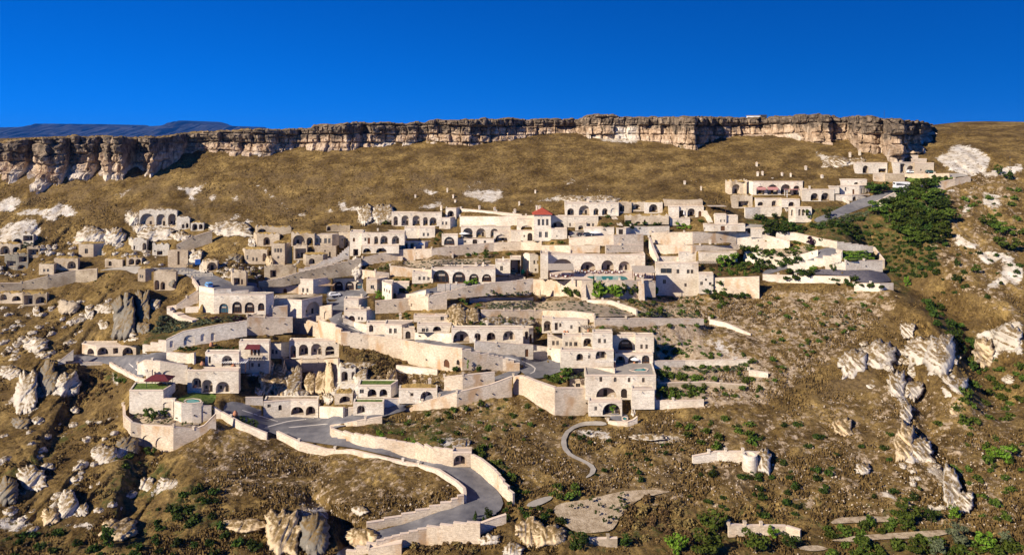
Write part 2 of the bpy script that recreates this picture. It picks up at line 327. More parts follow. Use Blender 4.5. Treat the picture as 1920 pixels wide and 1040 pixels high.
bld('e1', 'ruined rock court with two dark vaults and broken grey walls',[(190,2),(245,0),(350,0),(378,-2)],285,398,4, [('d', 250,322,310,395,1)],m='old', roof='grassroof', corn=False, name='ruined_court', cat='ruin', ruin=1)
bld('e1', 'carved ochre rock room with a wide square opening between two pillars',[(245,0),(430,0)],415,520,6, [('r', 305,398,458,512)],m='old', roof='rockwarm', corn=False, name='cave_house', cat='cave', ruin=.7)
bld('e1', 'beige garden arcade wall with two arches below the paved yard', [415,580], 700,780,3, [('d', 515,548,725,775),('d', 562,600,738,780)][:1], roof='coping')
bld('h3', 'blue-shaded stone reception range with one big dark arch under the tall cliff corner',[(240,0),(870,0)],258,470,5, [('d', 390,505,318,468),('r', 700,850,378,455)],name='reception_hall', cat='hall')
bld('h3', 'white reception pavilion with slim columns and one arch beside the road gate',[(985,0),(1105,0),(1440,2)],252,468,5, [('r', 1122,1222,280,465,1),('d', 1250,1395,318,468,1)],name='reception_pavilion', cat='pavilion')
bld('h3', 'stepped beige stone wall house behind the parked cars', [1410,1780], 262,470,3, [('p', 1516,1540,385,420)],m='wall')
bld('h3', 'upper beige step of the stone wall house behind the parked cars', [1340,1640], 180,262,3, [], m='wall')
bld('h3', 'small square beige block topping the stepped stone house', [1345,1475], 115,182,3, [], m='wall')
# --- restaurant row
bld('d7', 'restaurant with four big pointed glazed arches along the middle road', [795,1365], 674,812,32,
    [('g', 812,956,690,809),('g', 984,1101,705,809),('g', 1132,1219,724,797),('g', 1246,1331,727,797)],name='restaurant', cat='restaurant')
bld('d7', 'low white wing with three small windows left of the restaurant arches', [628,797], 708,808,18, [('w', 683,704,748,781),('w', 723,744,748,781),('w', 762,783,748,781)])
bld('d7', 'ivory house with one shaded window between the restaurant and the garage', [1365,1497], 612,735,22, [('w', 1408,1433,655,698)])
bld('d7', 'open stone garage holding the dark green jeep', [1495,1592], 572,735,6, [('r', 1500,1588,600,728)],name='garage', cat='garage', dy=1)
bld('d7', 'ivory corner block with small windows right of the garage',[(1590,5),(1670,0),(1765,1)],545,720,8, [('w', 1652,1662,605,640,0),('w', 1703,1721,605,640,1),('w', 1733,1752,605,636,1),('w', 1715,1732,678,700,1)])
# --- pool terrace
bld('d8', 'long ivory dining hall with four big arches behind the swimming pool', [318,1180], 550,702,6,
    [('d', 358,540,592,700),('d', 607,741,617,702),('d', 792,902,604,700),('a', 945,1049,613,696)],name='dining_hall', cat='hall', back=9, dy=0)
bld('d8', 'projecting end wall of the dining hall that throws a slanting shadow',[(255,0),(320,0)],545,768,5, [], back=9, dy=-5, name='end_wall', cat='wall')
bld('g8', 'big square ivory house with a wide dark window right of the pool', [1078,1398], 210,456,10,
    [('w', 1115,1199,252,289),('w', 1234,1256,259,291),('w', 1311,1333,261,291),('w', 1340,1361,261,291),('w', 1132,1155,336,368),('w', 1293,1311,364,390)],dy=-4.5)
bld('g8', 'narrow blue-shaded annex with three small windows beside the big square house', [1400,1510], 288,440,6, [('w', 1412,1433,352,378),('w', 1447,1464,329,346),('w', 1477,1497,355,378)],dy=-2)
bld('g8', 'low ivory roof storey on the big square house', [1078,1250], 162,208,5, [])
bld('g8', 'dark-shaded roof stair block on the big square house',[(1250,0),(1385,0)],125,205,4, [], dy=2)
bld('g8', 'ivory back wall house with a pergola behind the big square house', [1400,1690], 130,200,4, [('d', 1530,1595,172,200)])
# --- left ruins (d6)
bld('d6', 'square ruined stone house with three windows and a grassy roof, left of the broken vaults',[(705,0),(822,0),(905,5)],458,645,4, [('w', 730,748,500,535),('w', 755,774,500,535),('w', 780,798,500,535),('w', 757,774,566,592)],m='old', roof='grassroof', corn=False, name='ruined_house', cat='ruin', ruin=.3)
bld('d6', 'broken vaulted ruin with two big dark arches under a grassy roof', [880,1085], 372,480,4, [('d', 893,998,382,474),('d', 1015,1072,402,476)],m='old', roof='grassroof', corn=False, name='ruined_house', cat='ruin', ruin=.8)
bld('d6', 'hollow ruin with a deep dark cavity below the broken vaults', [900,1020], 484,600,4, [('r', 915,1010,500,592)],m='old', roof='rubble', corn=False, name='ruined_house', cat='ruin', ruin=.7)
bld('d6', 'pale ruined house with four upright windows and a flat roof',[(1085,0),(1242,0),(1300,4)],378,482,5, [('w', 1100,1120,410,452),('w', 1130,1148,410,452),('w', 1172,1195,410,455),('w', 1208,1228,410,455)],m='old', corn=False, name='ruined_house', cat='ruin', ruin=.2)
bld('d6', 'ruined lower front with a door and small window under the flat-roofed ruin', [1080,1275], 486,600,3, [('w', 1172,1186,512,530),('p', 1214,1230,530,574)],m='old', corn=False, name='ruined_house', cat='ruin', ruin=.6)
bld('d6', 'dark gutted ruin between the flat-roofed ruin and the stair wall', [1300,1400], 362,500,3, [('r', 1345,1382,410,498),('w', 1325,1337,412,430)],m='old', corn=False, name='ruined_house', cat='ruin', ruin=.6)
bld('d6', 'rubble cube ruin with a small arch and grassy top beside the stepped white wall',[(985,2),(1010,0),(1160,0),(1200,3)],560,655,4, [('d', 1035,1088,588,640,1)],m='rubble', roof='grassroof', corn=False, name='ruined_house', cat='ruin', ruin=.6)
bld('d6', 'whitewashed ruin with four small windows and a grassy terrace roof',[(448,3),(470,0),(665,0)],512,636,6, [('w', 535,550,580,612,1),('w', 567,582,582,614,1),('d', 625,660,542,615,1),('w', 485,498,560,600,1)],m='old', roof='grassroof', corn=False, name='ruined_house', cat='ruin', ruin=.4)
bld('d6', 'upper ruin front with two dark arches and a rubble top, above the whitewashed ruin',[(545,3),(575,0),(775,0)],378,478,4, [('d', 632,690,400,472,1),('d', 560,598,395,470,1)][:1], m='old', roof='grassroof', corn=False, name='ruined_house', cat='ruin', ruin=.7)
bld('d6', 'rubble back wall ruin with a dark rock hole at its left end',[(560,2),(575,0),(880,0)],318,378,4, [('d', 580,660,325,374,1)],m='rubble', roof='grassroof', corn=False, name='ruined_house', cat='ruin', ruin=1)
bld('d6', 'rubble wall remnant with a black rock at its corner below the grass bank', [1190,1400], 300,350,3, [('d', 1195,1230,305,345)],m='rubble', roof='grassroof', corn=False, name='ruined_house', cat='ruin', ruin=.6)
bld('d6', 'roofless ruin wall with a green-choked doorway along the plaza road',[(640,0),(690,0),(925,0)],668,775,3, [('r', 690,748,690,758,1)],m='rubble', roof='rubble', corn=False, name='ruined_house', cat='ruin', ruin=.8)
bld('d6', 'two-bay ruin stump with a broken arch at the edge of the plaza',[(345,2),(355,0),(430,0),(480,0)],715,828,3, [('r', 370,424,760,826,1),('d', 434,452,772,818,2)],m='old', roof='rubble', corn=False, name='ruined_house', cat='ruin', ruin=1)
bld('d6', 'half-round cave vault mouth beside the plaza',[(95,1),(130,0),(225,0)],618,705,4, [('d', 130,222,622,700,1)],m='old', roof='rockwarm', corn=False, name='cave_house', cat='cave', ruin=.6)
# --- far left ruins (d5)
bld('d5', 'high cave monastery front with three tall arches cut in the pale tuff',[(1235,0),(1570,0)],165,304,4, [('a', 1240,1370,190,300),('a', 1385,1468,195,300),('d', 1490,1562,192,298)],m='rock', roof='rock', corn=False, name='cave_monastery', cat='cave church', ruin=.8)
bld('d5', 'low cave wall with three small dark holes right of the cave monastery', [1570,1680], 232,330,3, [('d', 1610,1636,285,322),('d', 1645,1672,275,320)],m='rock', roof='rock', corn=False, name='cave_house', cat='cave', ruin=.9)
bld('d5', 'two little cave arches standing alone in the slope right of the monastery', [1690,1805], 275,342,3, [('d', 1704,1750,280,340),('d', 1762,1797,284,330)],m='rock', roof='grassroof', corn=False, name='cave_house', cat='cave', ruin=.6)
bld('d5', 'tumbled row of caves below the monastery arches',[(1250,0),(1600,0)],310,385,6, [('d', 1255,1308,312,358),('d', 1320,1368,340,384),('d', 1385,1440,345,384),('d', 1505,1580,345,384)],m='rock', roof='rockwarm', corn=False, name='cave_house', cat='cave', ruin=1)
bld('d5', 'dark blue-shaded house with one window and a domed grass roof on the left hillside',[(697,0),(828,0),(930,4)],462,572,6, [('w', 752,779,502,545)],m='old', roof='grassroof', corn=False, name='ruined_house', cat='ruin', ruin=.2)
bld('d5', 'rock-cut cave pair with a square door and a pale pillar below the monastery',[(1140,2),(1180,0),(1300,0)],425,520,5, [('r', 1170,1198,475,510,1),('d', 1262,1298,450,515,1)],m='rock', roof='grassroof', corn=False, name='cave_house', cat='cave', ruin=1)
bld('d5', 'squat cave front with dark window holes below the long shadowed wall',[(1350,0),(1500,0)],470,565,6, [('r', 1390,1440,522,558),('w', 1365,1380,515,530)],m='rock', roof='grassroof', corn=False, name='cave_house', cat='cave', ruin=.9)
bld('d5', 'tall grey plastered ruin wall with a black vertical crack',[(1488,0),(1665,0)],520,668,4, [('r', 1572,1592,525,645)],m='old', roof='old', corn=False, name='ruined_house', cat='ruin', ruin=.5)
bld('d5', 'small square grey house with two windows beside the arched shaded court',[(345,0),(478,0),(500,3)],638,730,8, [('w', 383,402,680,708),('w', 416,435,680,708)],m='old', roof='grassroof', corn=False, name='ruined_house', cat='ruin')
bld('d5', 'shaded court wall with one wide dark arch, above the left retaining wall', [478,690], 590,690,5, [('d', 596,672,612,682),('w', 525,542,640,668)],m='old', roof='grassroof', corn=False, name='ruined_house', cat='ruin', ruin=.4)
bld('d5', 'beige low house with one arched window beside the gravel plaza',[(930,0),(1085,0),(1120,2)],598,668,5, [('o', 962,990,612,655),('d', 1092,1116,605,655,1)],m='old', roof='grassroof', corn=False, name='ruined_house', cat='ruin', ruin=.3)
bld('d5', 'row of two round cave mouths behind the gravel plaza', [1120,1255], 585,650,5, [('d', 1140,1190,590,645),('d', 1200,1250,592,648)],m='old', roof='grassroof', corn=False, name='cave_house', cat='cave', ruin=.8)
bld('d5', 'left edge cave front with one big and one small arch',[(-40,0),(90,0),(180,1)],465,560,6, [('d', 0,90,478,555,0),('d', 112,176,485,535,1)],m='old', roof='grassroof', corn=False, name='cave_house', cat='cave', ruin=.7)
bld('d5', 'roofless dark stone room on the left slope',[(238,0),(350,0)],498,580,5, [('r', 250,340,505,560)],m='rubble', roof='rubble', corn=False, name='ruined_house', cat='ruin', ruin=.8)
bld('d5', 'collapsed shaded cave house with a black doorway on the left slope',[(40,2),(150,0),(250,0)],560,690,6, [('d', 155,228,645,685,1),('r', 165,238,570,622,1),('r', 60,140,610,660,0)],m='rockshade', roof='rubble', corn=False, name='cave_house', cat='cave', ruin=1)
bld('d5', 'two open caves dug side by side in the white tuff patch at the left',[(105,0),(295,0)],380,470,4, [('r', 205,290,385,435),('d', 110,200,412,468)],m='rock', roof='rock', corn=False, name='cave_house', cat='cave', ruin=1)
bld('d5', 'old ruin with a grassy roof and twin windows above the rock spires',[(1222,0),(1288,0),(1362,2)],682,800,3, [('w', 1238,1251,732,762,0),('w', 1256,1269,735,765,0)],m='old', roof='grassroof', corn=False, name='ruined_house', cat='ruin', ruin=.2)
bld('d5', 'broken ochre ruin with two dark arches right of the twin-window ruin',[(1362,0),(1560,0)],710,870,3, [('d', 1340 + 30,1412,780,868),('d', 1422,1464,795,868)],m='old', roof='rubble', corn=False, name='ruined_house', cat='ruin', ruin=.8)
bld('d5', 'ruined arches half sunk at the lower left edge',[(-30,0),(200,0)],900,985,4, [('d', 0,62,905,960),('d', 105,185,920,968)],m='old', roof='grassroof', corn=False, name='cave_house', cat='cave', ruin=.8)
bld('d5', 'dark gutted stone chamber beside the sunk arches at the lower left',[(205,0),(415,0)],905,1005,4, [('r', 212,290,915,1000),('d', 315,410,925,990)],m='rubble', roof='grassroof', corn=False, name='ruined_house', cat='ruin', ruin=1)
# --- middle left (e3)
bld('e3', 'curved ivory hall with four glazed arches under the plaza road',[(440,3),(572,0),(1032,0),(1100,3)],338,515,3,
    [('b', 490,540,478,520,0),('g', 618,700,420,512,1),('g', 733,820,403,508,1),('g', 845,932,408,505,1),('g', 962,1020,415,485,1)][1:], name='conference_hall', cat='hall', roof='paleroad')
bld('e3', 'square stone pavilion with a dark flat roof and a deep arch',[(1100,0),(1352,-3),(1530,4)],372,530,28, [('a', 1385,1512,405,520,1)],name='stone_pavilion', cat='pavilion', roof='rubble', dy=-3)
bld('e3', 'ivory house with two windows and pots at its foot beside the parking yard',[(1322,0),(1452,-1),(1640,5)],200,345,10, [('w', 1355,1372,282,322,0),('w', 1393,1410,285,322,0)])
bld('e3', 'low curved stone house front with a dark door behind the flat-roofed pavilion', [970,1322], 262,335,22, [('o', 1186,1220,288,332),('w', 1092,1108,310,322)],m='wall', roof='wall')
bld('e3', 'long ivory garage range with three wooden arches facing the parking yard', [1640,1890], 196,305,4, [('g', 1642,1716,225,306),('g', 1736,1814,225,302),('g', 1828,1890,228,298)],name='garage_range', cat='garage')
bld('d6', 'narrow stone hut with a square window beside the wooden arches',[(1545,0),(1640,0),(1735,4)],770,895,4, [('w', 1583,1614,825,858)],m='wall')
bld('d6', 'white sloping-walled house with a row of slit windows behind the flower bed',[(1685,0),(1770,-6)],790,945,8, [('w', 1700,1710,850,880),('w', 1722,1732,858,888),('w', 1744,1754,868,898)])
bld('d7', 'open kitchen terrace block hung with green vines left of the restaurant', [440,600], 800,895,8, [('r', 510,565,850,895)],roof='coping')
bld('e4', 'ivory corner house with three windows and wooden door above the curving road',[(212,0),(342,0),(435,4)],380,500,12, [('w', 244,259,452,488),('w', 270,286,456,490),('w', 296,312,458,492)])
bld('e4', 'lower storey of the corner house with an arched door and two windows',[(212,0),(412,0),(520,4)],478,580,5, [('g', 252,310,528,580),('w', 336,354,538,566),('w', 364,382,540,568)],dy=-1)
bld('e4', 'low vaulted stone house with two small arches by the road curve',[(412,0),(580,-1)],590,690,22, [('d', 434,472,608,672),('d', 540,570,592,632)][:1])
bld('e4', 'white cube house with two windows on the road curve',[(572,0),(725,-1),(860,5)],600,738,10, [('w', 612,636,640,685),('w', 655,680,640,685)])
bld('e4', 'stepped ivory house behind the gate court with two chimneys',[(860,0),(1165,0)],600,672,8, [('w', 902,932,640,672),('w', 938,962,640,672),('d', 1000,1075,622,668)])
bld('e4', 'gate portal with an arched dark door on the road',[(738,0),(838,0)],640,735,5, [('o', 757,803,665,732)],dy=-1, name='gate_house', cat='gate house')
bld('e4', 'roof storey cut in pale rock with small doorway above the gate court',[(830,0),(1130,0)],525,580,14, [('w', 1068,1098,535,570)],m='wall', roof='wall')
bld('e4', 'long ivory lane house with one huge dark arch and three smaller arches',[(1165,0),(1800,0)],635,770,4, [('d', 1180,1325,662,768),('a', 1368,1425,680,755),('d', 1478,1555,676,750),('a', 1622,1728,662,748)],name='lane_house')
bld('e4', 'small ivory corner house with an arch and dark doorway ending the lane',[(1800,0),(1850,0),(1890,1)],638,775,4, [('d', 1815,1848,665,740,0),('o', 1856,1880,690,775,1)])
# --- right centre block (e5)
bld('e5', 'white L-shaped upper house with a big porch arch and pergola',[(455,0),(545,0)],165,300,6, [('a', 470,535,195,290)],dy=-1)
bld('e5', 'white upper house front with three windows and a dark door behind the terrace', [545,860], 178,300,4, [('p', 568,595,212,278),('w', 608,628,215,250),('w', 706,727,232,268),('p', 778,800,245,298)])
bld('e5', 'white middle house with two windows below the pot terrace', [505,640], 318,438,4, [('w', 545,568,372,412),('w', 582,605,372,412)])
bld('e5', 'white middle house front with three windows beside the small porch', [640,808], 322,448,4, [('w', 662,685,382,420),('w', 698,722,382,420),('w', 740,770,382,420)])
bld('e5', 'little white porch house with an arch and dark door under the pergola', [805,905], 320,425,4, [('a', 822,895,348,424)])
bld('e5', 'tall white house with two windows left of the recessed wooden arch', [905,1080], 292,470,5, [('w', 953,977,352,393),('w', 1001,1024,355,394)],dy=-1)
bld('e5', 'recessed white house with a big pointed wooden arch and balcony', [1080,1283], 318,470,6, [('g', 1130,1258,358,455)],dy=2, name='arch_house')
bld('e5', 'tall white house with two windows at the right end of the terrace group',[(1283,0),(1447,0)],322,480,5, [('w', 1327,1349,404,444),('w', 1372,1394,404,444)],dy=-1)
bld('e5', 'long road-side ivory lower storey with a round yellow porch and pointed arch',[(620,0),(1090,0)],452,610,3, [('d', 760,820,485,548),('w', 864,886,498,530),('a', 930,1030,455,535),('d', 742,800,500,605)][:3], dy=-1.5)
bld('e5', 'ivory pool-side storey with three arches above the small turquoise pool',[(1100,0),(1440,0)],484,590,3, [('d', 1112,1190,505,588),('a', 1215,1310,505,585),('g', 1340,1410,500,575)])
bld('e5', 'tall ivory pool base with four small windows and a shaded porch arch',[(840,0),(1465,0)],672,890,3,
    [('w', 964,990,690,735),('w', 1090,1117,695,738),('w', 1216,1240,698,738),('w', 1342,1366,698,740),('d', 935,1115,785,888),('o', 1155,1210,795,880)],roof='paleroad', back=14)
bld('e5', 'square blank stone buttress house at the right foot of the pool base',[(1250,0),(1452,0)],795,975,3, [], dy=-2.5)
bld('e5', 'tiny stone window block on top of the great bastion wall',[(700,0),(835,0),(845,4)],705,800,4, [('w', 755,795,748,785)],m='wall', roof='sand')
bld('e5', 'lowest stone house with a big arch and one window beside the fountain court',[(868,0),(1165,0)],905,1035,2, [('d', 992,1150,925,1030),('w', 920,944,952,990)],dy=-3, roof='coping')
# --- lower left (e6, e7)
bld('e6', 'curved low stone stable with four arches on the left terrace road',[(215,3),(325,0),(620,0),(670,5)],190,266,4,
    [('d', 255,307,212,264,0),('d', 330,412,203,264,1),('r', 448,486,208,252,1),('d', 518,598,203,268,1)],m='wall', roof='wall', name='stable', cat='stable')
bld('e3', 'ivory house front with a small gable porch and arch window beside the slatted pergola',[(495,0),(795,0)],852,985,3, [('p', 525,545,890,950),('a', 640,735,880,975)])
bld('e3', 'tall ivory house with maroon awning, balcony and three dark balcony doors',[(795,0),(1062,0)],755,1035,9, [('p', 897,917,810,878),('p', 926,948,810,878),('p', 960,980,810,878),('w', 902,924,945,982),('w', 960,982,950,982)],dy=-7, name='balcony_house')
bld('e3', 'ivory house with two windows and a shaded side, right of the balcony house',[(1062,0),(1168,0),(1280,4)],762,905,8, [('w', 1085,1103,826,866,0),('w', 1116,1136,832,868,0)],dy=-6)
bld('e3', 'ivory terrace house with three dark arches behind the parasols and pergola',[(1240,0),(1690,0)],745,905,10, [('d', 1250,1300,790,900),('d', 1325,1408,782,882),('a', 1432,1530,775,880),('d', 1560,1640,795,880)],dy=-3)
bld('e6', 'long ivory lower range with three windowed porch arches below the pergola terrace',[(1005,0),(1390,0)],372,545,3, [('a', 1038,1110,432,510),('a', 1112,1195,445,548),('a', 1218,1325,460,548)],roof='coping', name='arcade_house')
bld('e6', 'square white bastion with three blind arches carrying the maroon gazebo',[(570,0),(825,0),(910,6)],522,700,8, [], m='stone', roof='lawn', name='bastion', cat='bastion')
bld('e7', 'ivory lower storey with two dark arches and a niche window at the junction',[(350,-2),(590,0),(835,0)],605,765,10, [('w', 385,415,650,680,0),('o', 482,512,655,705,0),('d', 588,708,672,745,1),('d', 725,810,668,748,1)],roof='sand', name='junction_house')
bld('e7', 'low stone front with one deep dark vault under the grassy bank',[(980,0),(1140,0)],555,650,4, [('d', 1022,1128,578,642)],m='old', roof='grassroof', corn=False)
bld('e7', 'low stone front with two dark arches and a small window, in the rock garden',[(1190,0),(1480,0),(1540,4)],478,590,5, [('w', 1203,1240,518,555,0),('d', 1272,1352,515,585,0),('d', 1378,1448,515,582,0)],roof='lawn')
bld('e7', 'ivory front with one arched porch beside the rising road',[(1145,0),(1415,0)],632,745,4, [('a', 1178,1248,660,735)],roof='lawn')
bld('e7', 'ivory roadside house with one arch and a square window, right of the rock garden',[(1550,0),(1890,0)],510,640,8, [('w', 1652,1680,550,578),('a', 1740,1852,535,620)],roof='grassroof')
bld('e7', 'rock-cut chapel front with a dark doorway in the ochre cliff',[(1030,0),(1165,0)],340,460,3, [('d', 1040,1098,358,448),('d', 1130,1162,362,430)],m='rock', roof='rock', corn=False, name='cave_house', cat='cave', ruin=.8)
bld('g1', 'small stone gate chamber with an arched niche in the lower road wall',[(1108,0),(1245,0)],255,362,3, [('a', 1115,1206,280,358)],name='niche_chamber', cat='gate house', m='wall')
# ------------------------------------------------------------------ walls: (x, top, bottom) along each wall; steps = stair-shaped top
wal('d7', 'long upper retaining wall of rough beige stone below the arcade houses',[(185,585,660),(500,512,610),(800,505,565),(1100,470,548),(1350,452,532),(1590,445,522),(1775,438,520)])
wal('d7', 'long blank cream wall with drain spouts below the grass strip, left of the red-roofed tower',[(1050,218,302),(1400,218,302),(1715,208,300)],m='stone')
wal('d7', 'low pale boundary wall running along the grass above the long blank wall',[(1060,148,168),(1300,170,190),(1600,200,215)],m='stone')
wal('d8', 'upper retaining wall of the courtyard, beige with a line of posts',[(505,408,470),(900,385,465),(1165,375,465)])
wal('d8', 'broad beige retaining wall stretching right of the white slanting stair',[(1235,362,462),(1600,358,460),(1990,352,455)])
wal('d8', 'lower beige terrace wall right of the white slanting stair',[(1245,470,545),(1600,475,528),(2010,470,520)])
wal('d8', 'parapet wall of the sun terrace above the dining hall',[(262,475,545),(520,475,545),(780,475,545)])
wal('d8', 'right parapet wall of the sun terrace above the dining hall',[(830,472,545),(1165,472,545)])
wal('d8', 'bright white slanting stair wall between the sun terrace and the big square house',[(1212,400,545),(1245,500,590),(1285,590,660)],m='stone', th=1.0)
wal('d8', 'tall pool terrace retaining wall of beige stone with planted foot',[(110,775,870),(250,778,925),(620,785,938),(1000,790,945),(1272,790,920)],dy=-1)
wal('d8', 'garden wall with ivy and square piers beside the courtyard gate',[(1050,305,372),(1200,308,372),(1395,305,372)],m='stone')
wal('e2', 'tall square garden terrace wall at the right end of the village',[(85,385,500),(490,372,558)])
wal('e1', 'long stepped pale wall climbing over the hairpin road',[(640,735,790),(810,740,800),(1000,785,850),(1180,820,885),(1370,845,890),(1500,865,905)],steps=3, m='stone')
wal('e2', 'pale curved planter wall on the outer side of the hairpin road',[(1075,225,305),(1255,235,318),(1585,228,320)],m='stone')
wal('e2', 'stepped white parapet along the hairpin road',[(740,280,330),(900,240,305),(1130,180,250),(1215,165,225),(1228,140,185),(1180,125,150)],steps=3, m='stone', th=.5)
wal('e2', 'low pale wall below the lavender field, overgrown by ivy',[(520,352,405),(730,360,425),(980,365,420),(1295,372,425)],m='stone')
wal('e2', 'bowed pale wall at the far right corner of the lavender field',[(1330,440,492),(1400,430,500),(1560,435,495),(1680,432,490)],m='stone')
wal('e2', 'narrow dark slanting wall down the right side of the hairpin garden',[(1500,110,190),(1590,225,305)],m='wall')
wal('e1', 'white ivy-hung terrace wall left of the hairpin road',[(232,725,860),(290,735,880),(550,762,810),(760,815,880)],m='stone')
wal('e1', 'upper ivy-hung beige wall above the vine garden',[(300,815,880),(560,822,895),(745,825,880)],m='stone')
wal('e1', 'white wall hung with climbing plants under the vine garden',[(350,900,1000),(560,940,1035),(700,960,1035),(860,930,985),(1010,890,940)],m='stone')
wal('e1', 'beige garden wall with two blind arches below the pink seat terrace',[(365,520,610),(500,515,605),(690,505,600)],m='stone', ops=[('b', 480,540,575,606),('b', 612,668,572,606)])
wal('e1', 'shaded side wall of the upper road embankment',[(1490,480,530),(1600,430,520),(1690,385,490),(1750,420,470)],m='stone')
wal('h3', 'beige parapet of the reception forecourt above the white minibus',[(600,470,600),(828,475,615)])
wal('h3', 'grey shaded wall of the reception forecourt behind the white minibus',[(828,478,640),(1210,478,640)],m='rubble')
wal('h3', 'pale kerb wall of the reception forecourt with clipped bushes in front',[(1210,482,545),(1800,478,545),(2080,470,545)])
wal('c4', 'sloping beige ramp wall right of the reception lawn',[(1230,582,640),(1290,565,635),(1400,545,590),(1520,525,545)])
wal('d5', 'long left retaining wall below the arched shaded court',[(0,808,895),(188,806,885),(195,800,850),(420,745,862),(670,695,800),(860,680,775)],m='rubble')
wal('d5', 'dark shadowed rubble wall leaning down from the cave monastery',[(1565,470,540),(1700,400,500),(1880,345,440)],m='rubble', th=1)
wal('d6', 'stepped white stair wall climbing to the arcade house',[(945,690,715),(1100,645,680),(1160,610,655),(1290,570,612),(1350,515,590),(1395,480,590)],steps=3, m='stone')
wal('d6', 'long rubble ramp wall with a stepped top rising beside the ruins',[(590,800,830),(800,760,830),(950,712,800),(1200,655,760),(1500,585,720)],steps=5, m='rubble')
wal('d6', 'curved stone parapet of the plaza road',[(55,845,930),(0,765,800)][::-1], m='wall')
wal('e3', 'stair wall leading down to the lavender garden left of the curved hall',[(155,450,480),(240,435,470),(330,370,440),(435,300,400)],m='wall')
wal('e3', 'zigzag stone stair block in the shrub garden',[(155,450,505),(210,500,545),(290,550,580),(380,570,590)],steps=2, m='stone', th=2.5)
wal('e3', 'pair of low planter walls beside the zigzag stair',[(320,455,510),(445,450,500)],m='stone')
wal('e3', 'long stepped ivory wall with blind arches climbing to the lavender garden',[(-60,800,850),(150,740,850),(300,668,800),(450,640,770),(600,612,745),(760,590,715),(865,572,700)],steps=3, m='stone',
    ops=[('b', 180,215,748,808),('b', 280,378,702,790),('b', 432,474,688,755),('b', 545,582,678,748)])
wal('e3', 'tall plain beige wall below the stone pavilion court',[(865,535,700),(1020,545,700),(1270,545,660)])
wal('e3', 'court wall of the stone pavilion with lattice parapet',[(1270,540,640),(1530,530,575)])
wal('e3', 'slanting shadowed court wall beside the stone pavilion',[(905,520,540),(1085,455,545),(1225,440,545)],m='wall')
wal('e3', 'arched gateway wall at the end of the pavilion court',[(1510,450,580),(1615,430,540)],ops=[('b', 1548,1590,488,560)])
wal('e3', 'stepped beige wall below the inner road bend',[(1060,680,700),(1220,625,690),(1390,585,700),(1600,580,745),(1700,660,760)],steps=2)
wal('e4', 'great stepped retaining wall below the inner road, rust-stained beige stone',[(185,668,760),(430,700,830),(740,745,930),(1000,790,985),(1260,820,1005),(1500,878,1010),(1620,900,1020),(1770,960,1015)],steps=3,
    ops=[('o', 1097,1148,915,985),('o', 1210,1238,918,965),('w', 935,952,910,928)])
wal('e4', 'tall beige wall between the parking yard and the gate court',[(490,400,500),(800,375,490),(960,355,480),(1125,320,470)])
wal('e4', 'lower road-side terrace wall below the white cube house',[(205,545,590),(300,585,640),(430,615,680)],m='stone')
wal('e4', 'ivory court wall with a small plaque beside the gate portal',[(838,680,745),(1165,685,772)],m='stone', ops=[('w', 873,897,702,718)])
wal('e4', 'stepped parapet of the restaurant road',[(680,400,420),(930,345,400),(1125,320,380),(1300,275,360),(1500,240,340),(1700,225,330),(1890,200,330)],steps=4)
wal('e4', 'pale rock garden wall left of the long planted terrace',[(1310,365,430),(1600,362,390),(1890,362,388)],m='stone')
wal('e4', 'low terrace wall under the lavender rows',[(1430,480,540),(1700,482,545),(1890,482,540)])
wal('e5', 'long terrace wall under the lower lavender rows',[(-20,105,165),(460,105,170),(700,110,190),(920,135,190)])
wal('e5', 'straight beige terrace wall continuing right to the dry slope',[(920,175,245),(1200,175,245),(1560,178,225),(1890,180,222)])
wal('g8', 'end of the terrace wall curving down the dry slope',[(1480,635,660),(1600,660,685),(1720,715,740),(1790,745,760)],m='stone')
wal('g8', 'slanting garden path wall below the buttressed terrace',[(560,490,500),(740,495,520),(860,535,570),(930,560,600)],m='stone')
wal('e4', 'lane parapet of cream stone with dry grass tufts',[(1370,755,830),(1560,768,850),(1890,790,905)],m='stone', ops=[('p', 1818,1848,825,892)])
wal('e5', 'cream road-side wall with blind niche below the white houses',[(80,390,480),(260,395,505),(500,432,545),(720,455,605)],m='stone', ops=[('p', 307,334,448,515),('w', 364,382,450,476),('b', 490,530,495,545)])
wal('e5', 'parapet of the planted forecourt above the great bastion',[(720,612,690),(1100,618,690)],m='stone')
wal('e5', 'great curved bastion wall at the road bend',[(200,688,845),(290,690,850),(400,735,930),(560,790,1020),(570,795,1025),(830,795,1022),(872,850,1015)],th=1.2)
wal('e5', 'long retaining wall below the rising road, left of the bastion',[(-760,960,1010),(-300,830,960),(0,760,885),(190,690,850)],m='wall')
wal('e5', 'dark-shaded lower garden wall right of the pool base',[(1455,905,975),(1700,905,960),(1890,898,945)],m='stone')
wal('g8', 'middle terrace wall of the planted slope right of the pool',[(1065,948,995),(1300,945,985),(1780,935,965)],m='stone')
wal('e5', 'small balcony parapet in front of the shaded porch arch',[(868,895,935),(1000,885,915),(1165,880,905)],m='stone', dy=-3)
wal('h8', 'curved white wall of the little fountain court',[(520,770,830),(740,790,870),(1000,790,870),(1150,740,810),(1240,665,760)],m='stone', th=.5)
wal('h8', 'stair cheek wall left of the fountain court',[(320,550,600),(470,700,790)],m='stone', th=.5)
wal('e6', 'left terrace road wall with a sloping parapet',[(35,315,345),(150,225,255)][::-1], m='stone')
wal('e6', 'low front parapet of the left terrace road',[(40,315,335),(200,314,330),(370,320,345)],m='stone')
wal('e6', 'stepped parapet descending from the left terrace road',[(420,320,350),(520,375,405),(620,430,455),(690,450,475)],steps=3, m='stone')
wal('e6', 'curved ivory wall with two tall blind arches above the gazebo',[(630,330,400),(680,300,410),(800,310,440),(1005,345,480)],m='stone', ops=[('b', 815,895,378,470,2),('b', 905,992,400,485,2)][:1])
